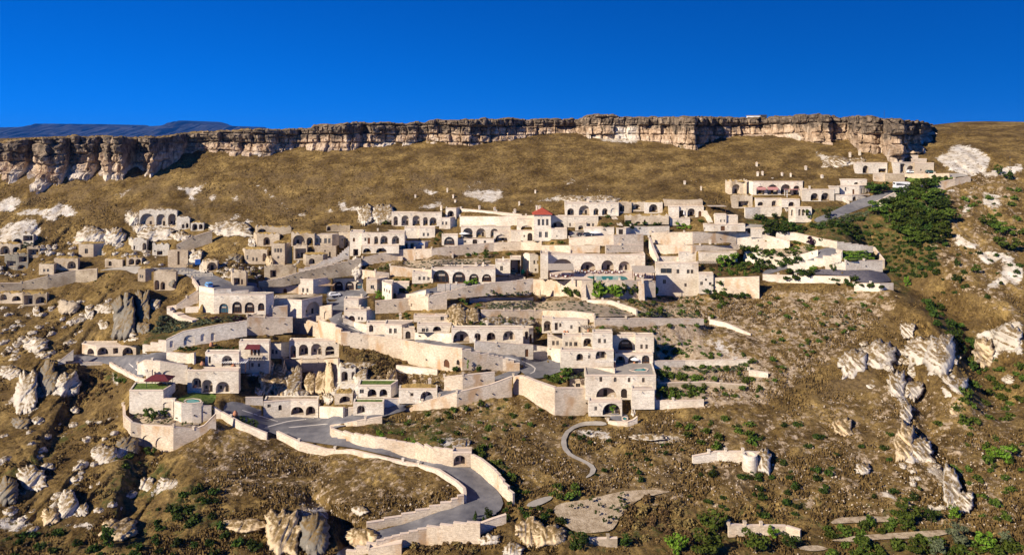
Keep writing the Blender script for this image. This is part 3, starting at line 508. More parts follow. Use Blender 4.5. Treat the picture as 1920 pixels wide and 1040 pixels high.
wal('e6', 'small gable gate wall with an arched door beside the pergola house',[(848,240,290),(1000,255,320),(1055,245,345)],m='stone', ops=[])
wal('e6', 'left gate wall with a white arched panel at the end of the ramp',[(695,392,460),(740,375,455)],m='stone')
wal('e6', 'curved ivory wall with three tall blind arches under the bastion',[(575,585,700),(650,590,705),(900,590,720)],m='stone', ops=[('b', 642,722,605,705),('b', 737,805,612,710),('b', 820,905,615,715)])
wal('e6', 'round white tower wall of the fountain lawn',[(905,610,745),(960,625,765),(1040,628,770),(1110,620,760)],m='stone')
wal('e6', 'white flank wall right of the round tower wall',[(1110,640,760),(1185,645,720)],m='stone')
wal('e6', 'outer curved garden wall with two blind arches at its foot',[(520,640,700),(525,715,790),(580,765,880),(660,785,945),(900,800,985),(1050,820,900),(1130,790,850),(1220,700,760)],m='wall', ops=[('b', 658,762,862,945,3),('b', 765,875,878,968,3)])
wal('e6', 'lower junction parapet curving above the stony bank',[(1205,655,720),(1260,690,740),(1400,770,820),(1600,850,905)],m='stone')
wal('g1', 'outer parapet continuing down the lower road',[(-160,110,160),(0,185,245),(200,240,275),(380,245,268),(640,305,325),(860,350,370),(1000,385,420),(1130,470,500),(1185,520,560),(1190,560,620)],steps=0, m='stone')
wal('g1', 'inner parapet around the lower road bend with stepped top',[(1190,560,610),(1100,610,660),(940,660,705),(740,715,770),(490,775,840)],steps=2)
wal('g1', 'tall wall on the upper side of the lower road',[(225,70,135),(240,100,150),(400,130,200),(550,150,230),(700,180,265),(840,205,305),(970,228,335),(1110,242,362)],steps=2)
wal('g1', 'wall right of the gate chamber following the road bend',[(1240,275,370),(1310,310,420),(1410,390,510),(1470,470,570),(1540,570,630)],steps=2)
wal('g1', 'upper parapet of the rising road above the scrub triangle',[(225,68,80),(420,35,70),(600,5,45)],m='wall')
wal('g1', 'lower retaining wall below the first road ramp',[(340,985,1010),(560,905,960),(730,855,930),(920,805,925),(1210,765,905),(1305,770,915)],steps=3)
wal('g1', 'square block end of the lower retaining wall',[(500,955,1010),(740,915,1000)],m='wall', th=1.5)
wal('g1', 'short return wall beside the young trees at the road bend',[(1305,775,850),(1400,740,790),(1495,710,740)],m='wall')
wal('e7', 'front ivory retaining wall of the junction rock garden',[(840,672,770),(1055,680,765)],m='stone')
wal('e7', 'low wall right of the small stair at the junction',[(1100,685,755),(1160,680,745)],m='stone')
wal('e7', 'narrow planter wall left of the junction house',[(190,592,650),(345,590,655)],m='stone')
wal('e7', 'terrace wall rounded below the parasol terrace',[(515,248,340),(690,255,380),(890,255,370),(1010,245,320)],m='wall')
wal('e7', 'dry stone terrace wall right of the golden shrub mound',[(1525,308,360),(1890,345,375)],m='stone')
wal('e7', 'ivory ledge wall beside the rising road',[(1415,605,690),(1555,600,665)],m='stone')
wal('e8', 'lower wall of the narrow upper garden beside the rising road',[(805,280,380),(950,265,375),(1200,240,305)])
wal('g4', 'isolated curved wall with a round bastion on the dry right slope',[(1110,355,395),(1280,322,378),(1460,322,390),(1590,328,375)],m='stone', fill=False)
wal('g4', 'pale retaining wall at the bottom behind the green trees',[(1360,830,905),(1530,838,890),(1760,840,890),(1857,870,930)],m='wall', fill=False)
wal('g4', 'dry stone rubble wall at the bottom beside the dark tree',[(390,930,985),(585,925,985)],m='rubble', fill=False)
wal('d7', 'stone planter wall beside the restaurant road',[(490,910,945),(610,905,942),(750,868,910)],m='stone', th=1.5)
wal('d7', 'low terrace wall before the restaurant arches',[(855,820,880),(1100,815,850)],m='stone')
wal('d7', 'beige curved wall below the herb terraces',[(430,655,745),(640,680,745),(800,690,710)])
wal('d7', 'tilted rock-base wall left of the herb terraces',[(165,690,755),(300,705,760),(425,720,760)])
wal('e3', 'stepped road parapet on top of the curved glazed-arch hall',[(440,268,342),(572,290,342),(1032,332,342)],steps=3, m='stone', dy=-1.2)
wal('f', 'short low terrace wall stub on the planted slope near the dry grass',[(1404,694,702),(1440,699,707)],m='stone')
wal('f', 'second planted tier wall right of the pool base, between two longer walls',[(1236,718,724),(1320,716,722),(1400,722,728)],m='rubble', th=.4)
# ------------------------------------------------------------------ paved and planted surfaces
sur('f', 'lower_road',[(626,1042),(690,1002),(760,984),(850,952),(869,936),(867,914),(846,894),(801,871),(730,852),(660,837),(600,829),(545,821),(490,804),(440,788),(418,776),(424,754),(455,757),(480,767),(530,776),(590,784),(625,782),(660,777),(760,757),(860,727),(930,708),(976,690),(976,699),(900,723),(800,756),(700,784),(640,797),(616,804),(619,814),(690,830),(760,849),(840,872),(862,876),(890,876),(912,898),(932,922),(945,944),(930,962),(890,982),(800,986),(720,1016),(652,1042)],'asphalt')
sur('f', 'middle_road',[(974,683),(943,669),(850,651),(757,640),(691,630),(640,619),(622,604),(612,590),(616,570),(612,548),(650,545),(690,541),(690,552),(660,566),(648,575),(634,590),(642,605),(663,614),(695,625),(757,634),(845,643),(888,654),(947,663),(1000,671),(1050,680),(1070,690),(1050,694),(1020,706),(1000,708),(976,698)],'asphalt')
sur('e3', 'plaza_road',[(340,160),(480,275),(570,292),(760,300),(1020,340),(1105,330),(970,285),(960,245),(720,245),(590,185),(440,140),(330,112),(160,110),(60,110),(200,130)],'asphalt')
sur('d5', 'gravel_plaza',[(860,700),(1000,672),(1130,655),(1300,665),(1480,680),(1640,690),(1900,700),(1900,780),(1640,740),(1400,690),(1215,700),(1215,745),(1120,690),(1000,690)],'paleroad')
sur('e4', 'restaurant_road',[(670,395),(900,345),(1110,322),(1300,280),(1600,222),(1830,195),(1800,155),(1680,180),(1290,255),(1040,262),(1040,295),(880,310)],'asphalt')
sur('e6', 'terrace_road',[(45,310),(90,285),(200,262),(330,265),(620,270),(850,245),(1000,330),(850,322),(740,300),(680,290),(630,325),(690,435),(620,425),(520,370),(425,320),(250,310)],'asphalt')
sur('e2', 'hairpin_road',[(1015,130),(1100,126),(1190,130),(1212,158),(1130,182),(1000,232),(760,284),(560,345),(490,345),(600,305),(800,240),(1000,180)],'asphalt')
sur('e1', 'upper_road',[(960,632),(1120,572),(1250,508),(1330,470),(1480,425),(1600,388),(1670,356),(1780,345),(2000,300),(2000,330),(1720,385),(1510,475),(1380,520),(1180,600),(1000,645)],'asphalt')
sur('h3', 'reception_forecourt',[(240,470),(985,470),(1450,470),(1900,475),(2300,470),(2500,520),(2100,555),(1800,478),(1210,478),(600,475)],'paleroad')
sur('g4', 'stone_path',[(520,118),(470,108),(330,114),(270,142),(215,177),(190,225),(194,305),(240,350),(370,408),(412,440),(402,470),(350,505),(362,512),(432,475),(446,445),(424,412),(380,392),(262,335),(226,298),(222,235),(242,188),(290,155),(370,138),(520,140)],'paleroad')
sur('g4', 'gravel_path',[(-70,700),(0,660),(120,625),(150,640),(60,690),(-20,715)],'paleroad')
sur('e5', 'pool_terrace',[(1105,600),(1440,590),(1460,640),(1105,640)],'coping')
sur('d8', 'dining_terrace',[(320,702),(1270,702),(1270,785),(320,770)],'coping', level=(700,786), lift=.5)
sur('d8', 'courtyard_paving',[(490,345),(900,380),(900,385),(505,405)],'paleroad')
sur('e1', 'yard_paving',[(360,660),(550,672),(550,700),(415,700),(300,725),(365,722)],'paleroad')
sur('h5', 'fountain_lawn',[(690,400),(900,330),(1160,370),(1120,410),(1110,480),(960,470),(690,460)],'lawn')
sur('h5', 'curved_garden_bed',[(100,610),(180,580),(650,600),(700,680),(960,690),(940,740),(830,755),(500,720),(200,680),(110,650)],'sand')
sur('e2', 'hairpin_garden_bed',[(1230,150),(1480,130),(1560,215),(1260,228),(1180,220)],'lawn')
sur('e2', 'lavender_field',[(720,330),(1050,305),(1250,315),(1580,315),(1680,420),(1560,425),(1400,425),(1300,400),(1280,365),(860,345)],'lavbed')
sur('c4', 'reception_lawn',[(1010,545),(1080,528),(1330,525),(1420,530),(1230,575),(1100,580),(1060,560)],'lawn')
sur('e1', 'vine_garden_bed',[(350,885),(560,890),(740,875),(950,850),(1000,880),(860,925),(700,955),(560,935)],'sand')
sur('e4', 'herb_terrace',[(1390,350),(1560,325),(1890,340),(1890,362),(1600,360)],'sand')
sur('e4', 'lavender_terrace',[(1470,405),(1890,392),(1890,478),(1700,480),(1480,470)],'sand')
sur('e5', 'lower_lavender_terrace',[(-20,45),(700,15),(880,40),(1280,120),(1290,155),(920,165),(700,108),(460,100),(-20,98)],'sand')
sur('g4', 'vineyard_plot',[(125,720),(190,680),(400,650),(600,600),(800,585),(970,600),(860,620),(720,660),(600,780),(560,870),(400,890),(270,880),(180,790)],'sand')
sur('g5', 'upper_field_strip',[(490,825),(540,785),(780,770),(975,780),(960,808),(700,815)],'sand', flat=1.2)
sur('g5', 'lower_field_strip',[(500,940),(700,905),(1000,885),(1300,865),(1370,885),(1200,920),(900,930),(620,950)],'sand', flat=1.2)
sur('g5', 'corner_field_strip',[(270,985),(420,970),(510,1000),(400,1015),(300,1005)],'sand', flat=1.2)
sur('d7', 'herb_bed',[(520,620),(820,600),(1230,590),(1340,610),(1330,630),(830,640),(790,685),(600,665)],'sand')
sur('e5', 'forecourt_bed',[(465,700),(600,660),(720,660),(700,720),(610,755),(540,745)],'lawn')
sur('e7', 'junction_planter',[(30,760),(120,740),(300,790),(330,830),(290,865),(180,830)],'lawn', flat=1.0)
sur('h8', 'fountain_court_paving',[(480,600),(740,580),(1010,600),(1060,700),(960,780),(740,780),(560,740)],'asphalt')
for cr, p in (('e5',[(120,515),(260,545),(360,580),(418,618),(405,650),(330,678),(330,670),(395,645),(405,622),(352,588),(255,553),(118,523)]),('e7',[(150,698),(490,806),(487,813),(147,705)]),('e7',[(350,860),(560,800),(810,772),(810,780),(562,808),(356,866)]),('e7',[(560,856),(930,822),(930,829),(562,864)]),('e6',[(560,318),(692,425),(686,430),(555,322)]),('e4',[(150,540),(200,605),(300,645),(450,695),(450,702),(298,652),(194,611),(143,543)])): sur(cr, 'road_line', p, 'line', .14)
# ------------------------------------------------------------------ the hillside: distance of the ground along every line of sight,
# integrated upwards so that walls and facades are steep, roads and terraces flat
GX = np.arange(-400,2321,4.0); GY = np.arange(200,1301,2.0)
_px = np.array([-400,0,450,960,1350,1600,1920,2320.])
_py = np.array([200,230,258,300,380,450,550,700,860,1040,1300.])
_T = np.array([[560,500,450,410,375,350,318,268,218,178,135],
               [550,480,432,398,368,345,312,262,213,173,132],
               [560,480,430,398,365,340,303,248,202,166,128],
               [560,475,425,388,348,323,288,234,190,158,122],
               [560,465,410,372,333,310,275,228,188,157,121],
               [540,440,385,350,316,294,264,224,186,155,120],
               [500,400,355,328,298,278,252,214,180,150,117],
               [470,380,340,315,288,268,244,208,174,146,114.]])
_tmp = np.stack([np.interp(GX, _px, _T[:, j]) for j in range(len(_py))],1)
YREF = np.stack([np.interp(GY, _py, _tmp[i]) for i in range(len(GX))],0)
def blur(a, s, ax):
    r = int(3 * s); k = np.exp(-0.5 * (np.arange(-r, r + 1) / s) ** 2); k /= k.sum()
    pad = [(0,0)] * a.ndim; pad[ax] = (r, r); b = np.pad(a, pad, mode='edge'); out = np.zeros_like(a)
    for i, w in enumerate(k):
        sl = [slice(None)] * a.ndim; sl[ax] = slice(i, i + a.shape[ax]); out += w * b[tuple(sl)]
    return out
YREF = blur(blur(YREF, 18,0), 10,1)
def raster(poly, shape=None):
    """boolean mask on the GX/GY grid"""
    p = np.array(poly, float); m = np.zeros((len(GX), len(GY)), bool)
    i0, i1 = np.searchsorted(GX, [p[:, 0].min(), p[:, 0].max()]); j0, j1 = np.searchsorted(GY, [p[:, 1].min(), p[:, 1].max()])
    if i1 <= i0 or j1 <= j0: return m
    X, Y = np.meshgrid(GX[i0:i1], GY[j0:j1], indexing='ij'); ins = np.zeros(X.shape, bool)
    n = len(p)
    for k in range(n):
        x0, y0 = p[k]; x1, y1 = p[(k + 1) % n]
        if y0 == y1: continue
        ins ^= ((y0 > Y) != (y1 > Y)) & (X < (x1 - x0) * (Y - y0) / (y1 - y0) + x0)
    m[i0:i1, j0:j1] = ins
    return m
def footpx(b):
    ft = [(x, 0) if not isinstance(x, tuple) else x for x in b['foot']]
    return ft
STEEP = np.zeros((len(GX), len(GY))); FLAT = np.ones((len(GX), len(GY))); HOLE = np.zeros((len(GX), len(GY)), bool); BUILT = np.zeros((len(GX), len(GY)), bool)
ROADM = np.zeros((len(GX), len(GY)), bool)
for s in SUR:
    r = raster(cvl(s['cr'], s['pts'])); FLAT[r] = s['flat']; ROADM |= r
for b in BLD:
    ft = footpx(b); xs = [p[0] for p in ft]; x0, x1 = min(xs), max(xs)
    P0 = cv(b['cr'], x0, b['yt']); P1 = cv(b['cr'], x1, b['yb']); rr = b['rf'] / CR[b['cr']][2]
    r = raster([P0,(P1[0], P0[1]), P1,(P0[0], P1[1])]); STEEP[r] = 1; BUILT |= r
    r = raster([(P0[0], P0[1] - rr),(P1[0], P0[1] - rr),(P1[0], P0[1]), P0]); FLAT[r] = 1.6; BUILT |= r
    HOLE |= raster([(P0[0] + 3, P0[1] - rr * .7),(P1[0] - 3, P0[1] - rr * .7),(P1[0] - 3, P1[1] - 2),(P0[0] + 3, P1[1] - 2)])
for w in WAL:
    for a, c in zip(w['pts'][:-1], w['pts'][1:]):
        if not w['fill']: continue
        q = cvl(w['cr'], [(a[0], a[1]),(c[0], c[1]),(c[0], c[2]),(a[0], a[2])])
        r = raster(q); STEEP[r] = 1; BUILT |= r
g0 = -np.gradient(YREF, GY, axis=1)
w_ = blur(np.where(STEEP > 0,0.04, FLAT), 4,0)
near = np.clip(blur(blur(BUILT.astype(float), 9,0), 16,1) * 2.2,0,1) * (GY > 290)[None, :]
cap = near * g0 * np.where(STEEP > 0,0,1)
fmax = np.clip(YREF / np.maximum(GY - 250,8)[None, :] / np.maximum(g0,1e-3), 1,2.4) - 1     # level ground is the flattest allowed
deficit = (g0 * (1 - np.minimum(w_, 1))).sum(1)
room = (cap * fmax).sum(1)
kk = np.clip(deficit / np.maximum(room, 1e-3), 0,1)
G = g0 * np.minimum(w_, 1) + cap * fmax * kk[:, None] * np.clip(w_, 0,1.6)
rest = YREF[:, 48] - YREF[:, -1] - (G[:, 48:] * 2).sum(1)
wide = blur(blur((blur(near, 10,0) > .02).astype(float), 25,0), 22,1) * (GY > 296)[None, :] + 1e-4
G = G + wide * (rest / 2 / wide[:, 48:].sum(1))[:, None] * (np.arange(len(GY)) >= 48)[None, :]
D = np.zeros_like(G); D[:, -1] = YREF[:, -1]
for j in range(len(GY) - 2,-1,-1): D[:, j] = D[:, j + 1] + G[:, j] * 2.0
D = D * 1.0 
D = blur(D, 3,0)
_bm = np.clip(blur(blur(BUILT.astype(float), 6,0), 8,1) * 3,0,1)
D = D * _bm + blur(blur(D, 22,0), 4,1) * (1 - _bm)
# spurs and gullies: the ground right of each line lies farther back
def spur(line, amount, width, tail):
    global D
    L = np.array(line); ys = L[:, 1]; X, Y = np.meshgrid(GX, GY, indexing='ij')
    xl = np.interp(Y, ys, L[:, 0]); d = X - xl
    ev = smooth(ys[0] - 40, ys[0] + 30, Y) * (1 - smooth(ys[-1] - 30, ys[-1] + 40, Y))
    D = D + amount * ev * smooth(0, width, d) * (1 - smooth(width, tail, d))
    D = D - amount * 0.35 * ev * smooth(-90,0, d) * (1 - smooth(0,8, d))
spur([(1585,430),(1600,480),(1660,540),(1760,600),(1785,650),(1800,700),(1830,770)],13,34,170)
spur([(1672,690),(1700,740),(1712,790),(1720,830)],6,14,60)
spur([(1735,850),(1765,900),(1790,950)],4,12,60)
spur([(205,1000),(240,850),(235,790)][::-1], 5,24,120)
spur([(150,650),(120,760),(60,860)],5,20,120)
spur([(560,930),(625,985),(640,1040)],6,16,60)
spur([(355,560),(300,610),(262,640)],4,14,70)
def bump(cx, cy, rx, ry, amt):
    global D
    X, Y = np.meshgrid(GX, GY, indexing='ij'); r2 = ((X - cx) / rx) ** 2 + ((Y - cy) / ry) ** 2
    D = D - amt * np.exp(-r2)
bump(705,690,38,28,4); bump(120,700,60,40,5); bump(280,600,40,40,4); bump(60,650,30,20,3)
# rough rock relief
ROUGH = np.zeros((len(GX), len(GY)))
for pl, am in (([(1575,660),(1640,630),(1680,670),(1680,700),(1600,710)],1.6),([(1690,610),(1750,600),(1800,660),(1815,760),(1740,720),(1690,670)],2.2),
               ([(1670,690),(1700,690),(1730,790),(1830,950),(1790,955),(1690,850)],1.8),([(1820,600),(1930,560),(1930,680),(1850,690)],1.8),
               ([(20,690),(110,670),(170,740),(100,800),(40,790)],1.6),([(450,690),(560,680),(720,690),(740,720),(640,770),(480,765)],1.5),
               ([(0,560),(240,540),(340,560),(260,640),(0,660)],1.0),([(0,840),(330,800),(420,1040),(0,1040)],1.1),([(480,940),(640,960),(640,1040),(480,1040)],1.3),
               ([(960,950),(1120,970),(1120,1040),(930,1040)],1.2),([(0,380),(140,370),(160,480),(0,520)],0.9),([(660,385),(740,385),(735,420),(668,425)],1.2),
               ([(1520,280),(1610,290),(1600,320),(1540,315)],1.4),([(1750,275),(1870,285),(1870,330),(1760,330)],1.2),([(1700,350),(1920,330),(1920,560),(1750,520)],0.6)):
    ROUGH = np.maximum(ROUGH, raster(pl) * am)
ROUGH = blur(blur(ROUGH, 2.5,0), 4,1)
BUILTB = blur(blur((BUILT | ROADM).astype(float), 1.5,0), 2,1)
def samp(A, px, py):
    px = np.asarray(px, float); py = np.asarray(py, float)
    u = np.clip((px - GX[0]) / 4,0, len(GX) - 1.001); v = np.clip((py - GY[0]) / 2,0, len(GY) - 1.001)
    i = u.astype(int); j = v.astype(int); fu = u - i; fv = v - j
    return (A[i, j] * (1 - fu) + A[i + 1, j] * fu) * (1 - fv) + (A[i, j + 1] * (1 - fu) + A[i + 1, j + 1] * fu) * fv
def DD(px, py): return float(samp(D, px, py))
def G3(px, py, lift=0.0):
    p = W3(px, py, DD(px, py)); p.z += lift; return p

# skyline of the terrain, and the cliff
CB = [(-420,325),(0,325),(15,335),(45,326),(56,314),(62,345),(78,356),(95,345),(120,338),(130,322),(137,333),(160,336),(175,326),(190,312),(197,326),(215,341),(230,338),(240,318),(254,308),(265,320),(282,334),(300,318),(320,305),(337,296),(345,284),(400,284),(440,290),(480,292),(500,290),(540,280),(560,275),(610,282),(650,282),(680,272),(700,275),(740,270),(790,266),(820,268),(855,270),(880,272),(930,266),(975,256),(1000,252),(1035,250),(1080,249),(1105,258),(1140,262),(1200,262),(1255,268),(1285,278),(1303,281),(1308,274),(1345,258),(1380,253),(1440,254),(1480,258),(1520,266),(1555,269),(1562,262),(1592,261),(1605,280),(1640,286),(1652,282),(1660,292),(1668,303),(1690,304),(1697,296),(1722,284),(1735,268),(1748,250)]
CT = [(-420,268),(0,268),(60,262),(130,257),(250,260),(310,258),(340,252),(440,246),(478,244),(540,243),(583,243),(588,236),(680,232),(800,231),(812,226),(830,227),(960,223),(985,225),(1092,224),(1100,218),(1150,216),(1162,221),(1240,221),(1300,220),(1400,222),(1460,221),(1530,215),(1560,218),(1575,222),(1600,219),(1635,219),(1645,224),(1690,226),(1720,230),(1748,236)]
CB = np.array(CB, float); CT = np.array(CT, float)
def skyl(px):
    s = np.interp(px, CT[:, 0], CT[:, 1]) + 6
    t = np.interp(px, [1738,1800,1850,1920,2320], [236,229,228,229,231])
    return np.where(px > 1738, t, s)

# where each facade and wall stands; the ground behind it is kept behind it
D0 = D.copy()
JOB = []
for b in BLD:
    cr = b['cr']; ft = footpx(b); ref = [i for i, p in enumerate(ft) if p[1] == 0]
    pyb = cv(cr, 0, b['yb'])[1]; pyt = cv(cr, 0, b['yt'])[1]
    x0 = cv(cr, ft[ref[0]][0], 0)[0]; x1 = cv(cr, ft[ref[-1]][0], 0)[0]
    if x1 - x0 < 4: x1 = cv(cr, ft[-1][0], 0)[0]
    dd = samp(D0, np.linspace(x0 + 1, x1 - 1,9), np.full(9, pyb))
    b['Y0'] = float(np.percentile(dd, 30)) - .25 + b['dy']
    xs = [cv(cr, p[0], 0)[0] for p in ft]; JOB.append((pyb, [(min(xs), pyt, pyb, b['Y0']),(max(xs), pyt, pyb, b['Y0'])],.8))
for w in WAL:
    w['P'] = []
    for x, t, bt in w['pts']:
        px, pb = cv(w['cr'], x, bt); pt = cv(w['cr'], x, t)[1]
        w['P'].append([px, pt, pb, float(samp(D0, px, pb)) - .3 + w['dy']])
    Pw = w['P'] if w['P'][0][0] < w['P'][-1][0] else w['P'][::-1]
    for a, c in zip(Pw[:-1], Pw[1:]):                       # walls face the valley, not the slope to their right
        if c[0] > a[0]: c[3] = min(c[3], a[3] + .28 * (c[0] - a[0]) / F * a[3])
        if w['fill'] and c[0] - a[0] > .5: JOB.append(((a[2] + c[2]) / 2, [tuple(a), tuple(c)],w['th'] * .6))
# ground meets the foot of each front and stays behind its face, from the top of the village down
for pyb, (a, c), th in sorted(JOB, key=lambda j: j[0]):
    i0, i1 = np.searchsorted(GX, [a[0] - 1, c[0] + 1])
    for i in range(i0, i1):
        f = min(max((GX[i] - a[0]) / max(c[0] - a[0], 1e-3), 0), 1); yt_, yb_, Y_ = (a[k] + (c[k] - a[k]) * f for k in (1,2,3))
        j0, j1 = np.searchsorted(GY, [yt_ - 1, yb_]); D[i, j0:j1] = np.maximum(D[i, j0:j1], Y_ + th)
        j2 = min(j1 + 22, len(GY)); D[i, j1:j2] = np.minimum(D[i, j1:j2], Y_ + .25 - .16 * 2 * np.arange(j2 - j1))
DS = blur(blur(D, 6,0), 6,1)
_kb = np.clip(blur(blur(BUILT.astype(float), 2,0), 2,1) * 2,0,1); D = D * _kb + blur(D, 2.5,0) * (1 - _kb)
# ------------------------------------------------------------------ terrain mesh
WHITE, GREEN, SOIL, SCRUB = [np.zeros((len(GX), len(GY))) for _ in range(4)]
def patch(A, cr, pts, v=1.0):
    r = raster(cvl(cr, pts)); A[r] = np.maximum(A[r], v)
# bare pale tuff
for p in ([(0,700),(90,680),(170,690),(120,770),(0,790)],[(110,790),(250,770),(400,760),(440,710),(470,760),(420,860),(350,850),(300,810),(120,820)],
          [(470,730),(560,740),(580,800),(520,830),(460,800)],[(60,870),(250,840),(320,930),(250,1020),(110,1000),(0,1030),(0,920)],
          [(520,1030),(620,940),(740,910),(840,920),(940,990),(850,1040)],[(920,830),(980,770),(1060,840),(1040,960),(970,890)],
          [(1270,590),(1340,600),(1480,590),(1560,570),(1480,660),(1420,800),(1400,920),(1440,740),(1400,640)],[(1560,680),(1600,640),(1630,680),(1580,730)],
          [(1700,850),(1800,800),(1830,820),(1740,860)],[(1600,930),(1750,890),(1900,840),(1830,930),(1700,970),(1620,970)],[(1730,690),(1790,660),(1820,680),(1770,710)],
          [(860,690),(1000,610),(1010,620),(900,690)],[(1060,770),(1340,770),(1330,900),(1060,900)]): patch(WHITE, 'c1', p)
for p in ([(610,740),(660,690),(690,750),(780,750),(1020,740),(1030,860),(760,880),(780,780),(640,780)],[(1240,610),(1390,640),(1330,670),(1260,650)],[(1530,640),(1840,615),(1850,680),(1780,730),(1570,680)],
          [(1180,770),(1400,700),(1410,740),(1330,770)],[(830,590),(890,680),(875,690),(825,610)],[(225,730),(265,790),(245,795)],[(300,800),(380,800),(370,825),(310,825)],
          [(1560,610),(1680,560),(1690,580),(1600,610)],[(0,560),(120,650),(210,740),(225,790),(160,850),(200,800),(205,745),(110,660),(0,575)][:4] + [(215,760),(0,580)],[(510,780),(560,760),(600,770),(560,800)]): patch(WHITE, 'c2', p)
for p in ([(390,590),(450,530),(470,560),(420,600)],[(130,715),(380,660),(370,700),(300,710)],[(380,690),(540,670),(700,670),(800,710),(780,730),(400,720)],[(580,225),(900,190),(960,280),(700,270)],[(1250,270),(1390,290),(1380,325),(1270,310)]): patch(WHITE, 'c3', p)
for p in ([(340,330),(420,360),(500,380),(720,390),(730,420),(500,460),(400,400)],[(1250,380),(1360,320),(1430,280),(1560,320),(1680,400),(1640,480),(1480,525),(1350,470),(1270,400)],[(1620,490),(1920,430),(1920,500),(1600,530)],
          [(1620,620),(1760,660),(1760,740),(1660,770),(1600,700)],[(1520,610),(1550,610),(1500,740),(1520,800),(1440,805),(1490,700)],[(1280,840),(1380,835),(1370,890),(1310,890)],[(1350,620),(1400,610),(1400,640),(1360,650)]): patch(WHITE, 'c4', p)
for p in ([(1090,550),(1110,560),(1160,600),(1260,640),(1250,680),(1080,640)],[(1260,690),(1500,700),(1530,760),(1600,790),(1600,890),(1450,940),(1280,1005),(1350,920),(1440,850),(1440,780),(1300,790),(1255,750)],[(1540,860),(1600,850),(1600,900),(1500,960)]): patch(WHITE, 'g7', p)
for p in ([(600,590),(640,500),(720,440),(760,390),(800,440),(940,490),(970,560),(900,590),(860,520),(760,560),(640,640)],[(1080,260),(1130,330),(1120,360),(1040,350)],[(1090,450),(1250,340),(1380,400),(1400,480),(1420,620),(1500,800),(1380,730),(1300,630),(1240,640),(1200,540),(1090,520)],
          [(960,640),(1010,600),(1060,660),(1170,720),(1190,790),(1110,800),(1060,740),(1110,960),(1120,998),(1050,960),(1010,800),(940,760)],[(1560,340),(1700,300),(1870,230),(1920,260),(1920,500),(1760,450),(1690,560),(1600,460)],[(1770,630),(1840,630),(1800,680)],[(470,570),(630,440),(540,540)],[(1400,830),(1460,850),(1500,940),(1440,900)],[(550,950),(620,960),(630,998),(560,998)]): patch(WHITE, 'g6', p)
for p in ([(1000,0),(1040,20),(1080,130),(1120,240),(1210,330),(1190,380),(1060,390),(960,350),(970,200),(1040,130)],[(1150,420),(1280,400),(1330,500),(1390,590),(1500,650),(1480,740),(1390,700),(1300,600),(1240,480)],[(530,110),(560,95),(650,180),(650,210),(560,160)],[(850,600),(900,590),(1000,660),(860,640)],[(1180,690),(1320,690),(1300,730),(1180,720)],[(1780,330),(1857,320),(1857,370)]): patch(WHITE, 'g5', p)
for p in ([(180,330),(260,300),(400,320),(340,400),(260,430),(180,430)],[(140,860),(200,640),(240,600),(320,620),(340,540),(460,600),(560,620),(660,780),(540,790),(320,780),(260,880),(260,960),(200,920)],[(0,560),(150,570),(160,620),(0,640)],[(0,860),(110,780),(170,800),(80,860)],[(280,870),(330,890),(300,920)],[(570,870),(640,870),(630,920)],[(690,1010),(880,960),(1000,940),(900,990),(700,1040)],
          [(780,60),(900,30),(860,110)],[(930,250),(1100,210),(1000,310),(930,320)],[(570,200),(680,130),(720,170),(600,220)],[(720,280),(800,190),(880,190),(780,230)],[(170,130),(270,90),(240,140)],[(1150,480),(1250,500),(1220,540),(1120,540)],[(900,600),(940,590),(960,720),(920,700)]): patch(WHITE, 'g2', p)
for p in ([(130,470),(200,380),(290,330),(230,420),(140,500)],[(600,250),(720,200),(880,150),(890,210),(740,290),(640,320)],[(270,670),(330,560),(440,560),(480,490),(500,620),(380,680)],[(650,760),(720,680),(880,660),(880,750),(800,780)],[(1420,690),(1720,660),(1920,600),(1920,880),(1740,880),(1760,720)],[(940,400),(980,390),(960,470)],[(1040,430),(1140,420),(1150,470),(900,540)],[(440,420),(520,440),(480,480)],[(370,700),(560,670),(660,690),(560,710)],[(0,640),(160,620),(220,700),(100,740),(0,730)]): patch(WHITE, 'g3', p, .85)
for p in ([(0,650),(190,640),(220,720),(140,860),(0,900)],[(330,820),(520,800),(560,860),(350,930)],[(1570,800),(1640,750),(1860,830),(1900,900),(1600,900)],[(870,830),(900,170),(1240,150),(1240,240),(1120,240)][1:]): patch(WHITE, 'g1', p, .8)
for p in ([(0,820),(90,830),(220,900),(180,960),(0,960)],[(280,160),(530,170),(550,240),(300,200)],[(790,190),(1040,180),(1050,240),(850,250)],[(1590,310),(1650,350),(1640,470),(1570,430)]): patch(WHITE, 'g4', p, .8)
for p in ([(380,250),(640,350),(660,600),(520,600),(340,480)],[(720,380),(960,330),(1060,270),(1180,300),(1260,440),(1160,640),(860,560),(720,560)],[(130,400),(320,360),(330,420)]): patch(WHITE, 'e7', p)
for p in ([(850,480),(920,470),(930,560),(860,570)],): patch(WHITE, 'd5', p)
for p in ([(260,530),(450,400),(420,450)],[(180,340),(230,310),(430,310),(540,230),(550,260),(420,370),(230,395)],[(1470,260),(1510,170),(1780,130),(1770,270)],[(0,580),(90,500),(110,560),(60,600)]): patch(WHITE, 'd6', p)
for p in ([(1130,430),(1200,400),(1400,470),(1330,560),(1180,600),(1130,500)],[(1420,480),(1890,540),(1890,630),(1400,620)]): patch(WHITE, 'e4', p, .75)
for p in ([(1380,250),(1560,290),(1600,360),(1480,440),(1400,330)],[(1460,600),(1890,620),(1890,900),(1480,880)],[(700,10),(1280,110),(1890,60),(1890,150),(930,150),(700,100)],[(0,170),(450,180),(300,250),(0,250)]): patch(SOIL, 'e5', p, .8)
for p in ([(1400,800),(1500,790),(1700,860),(1820,930),(1560,930),(1480,850)],): patch(WHITE, 'g8', p, .7)
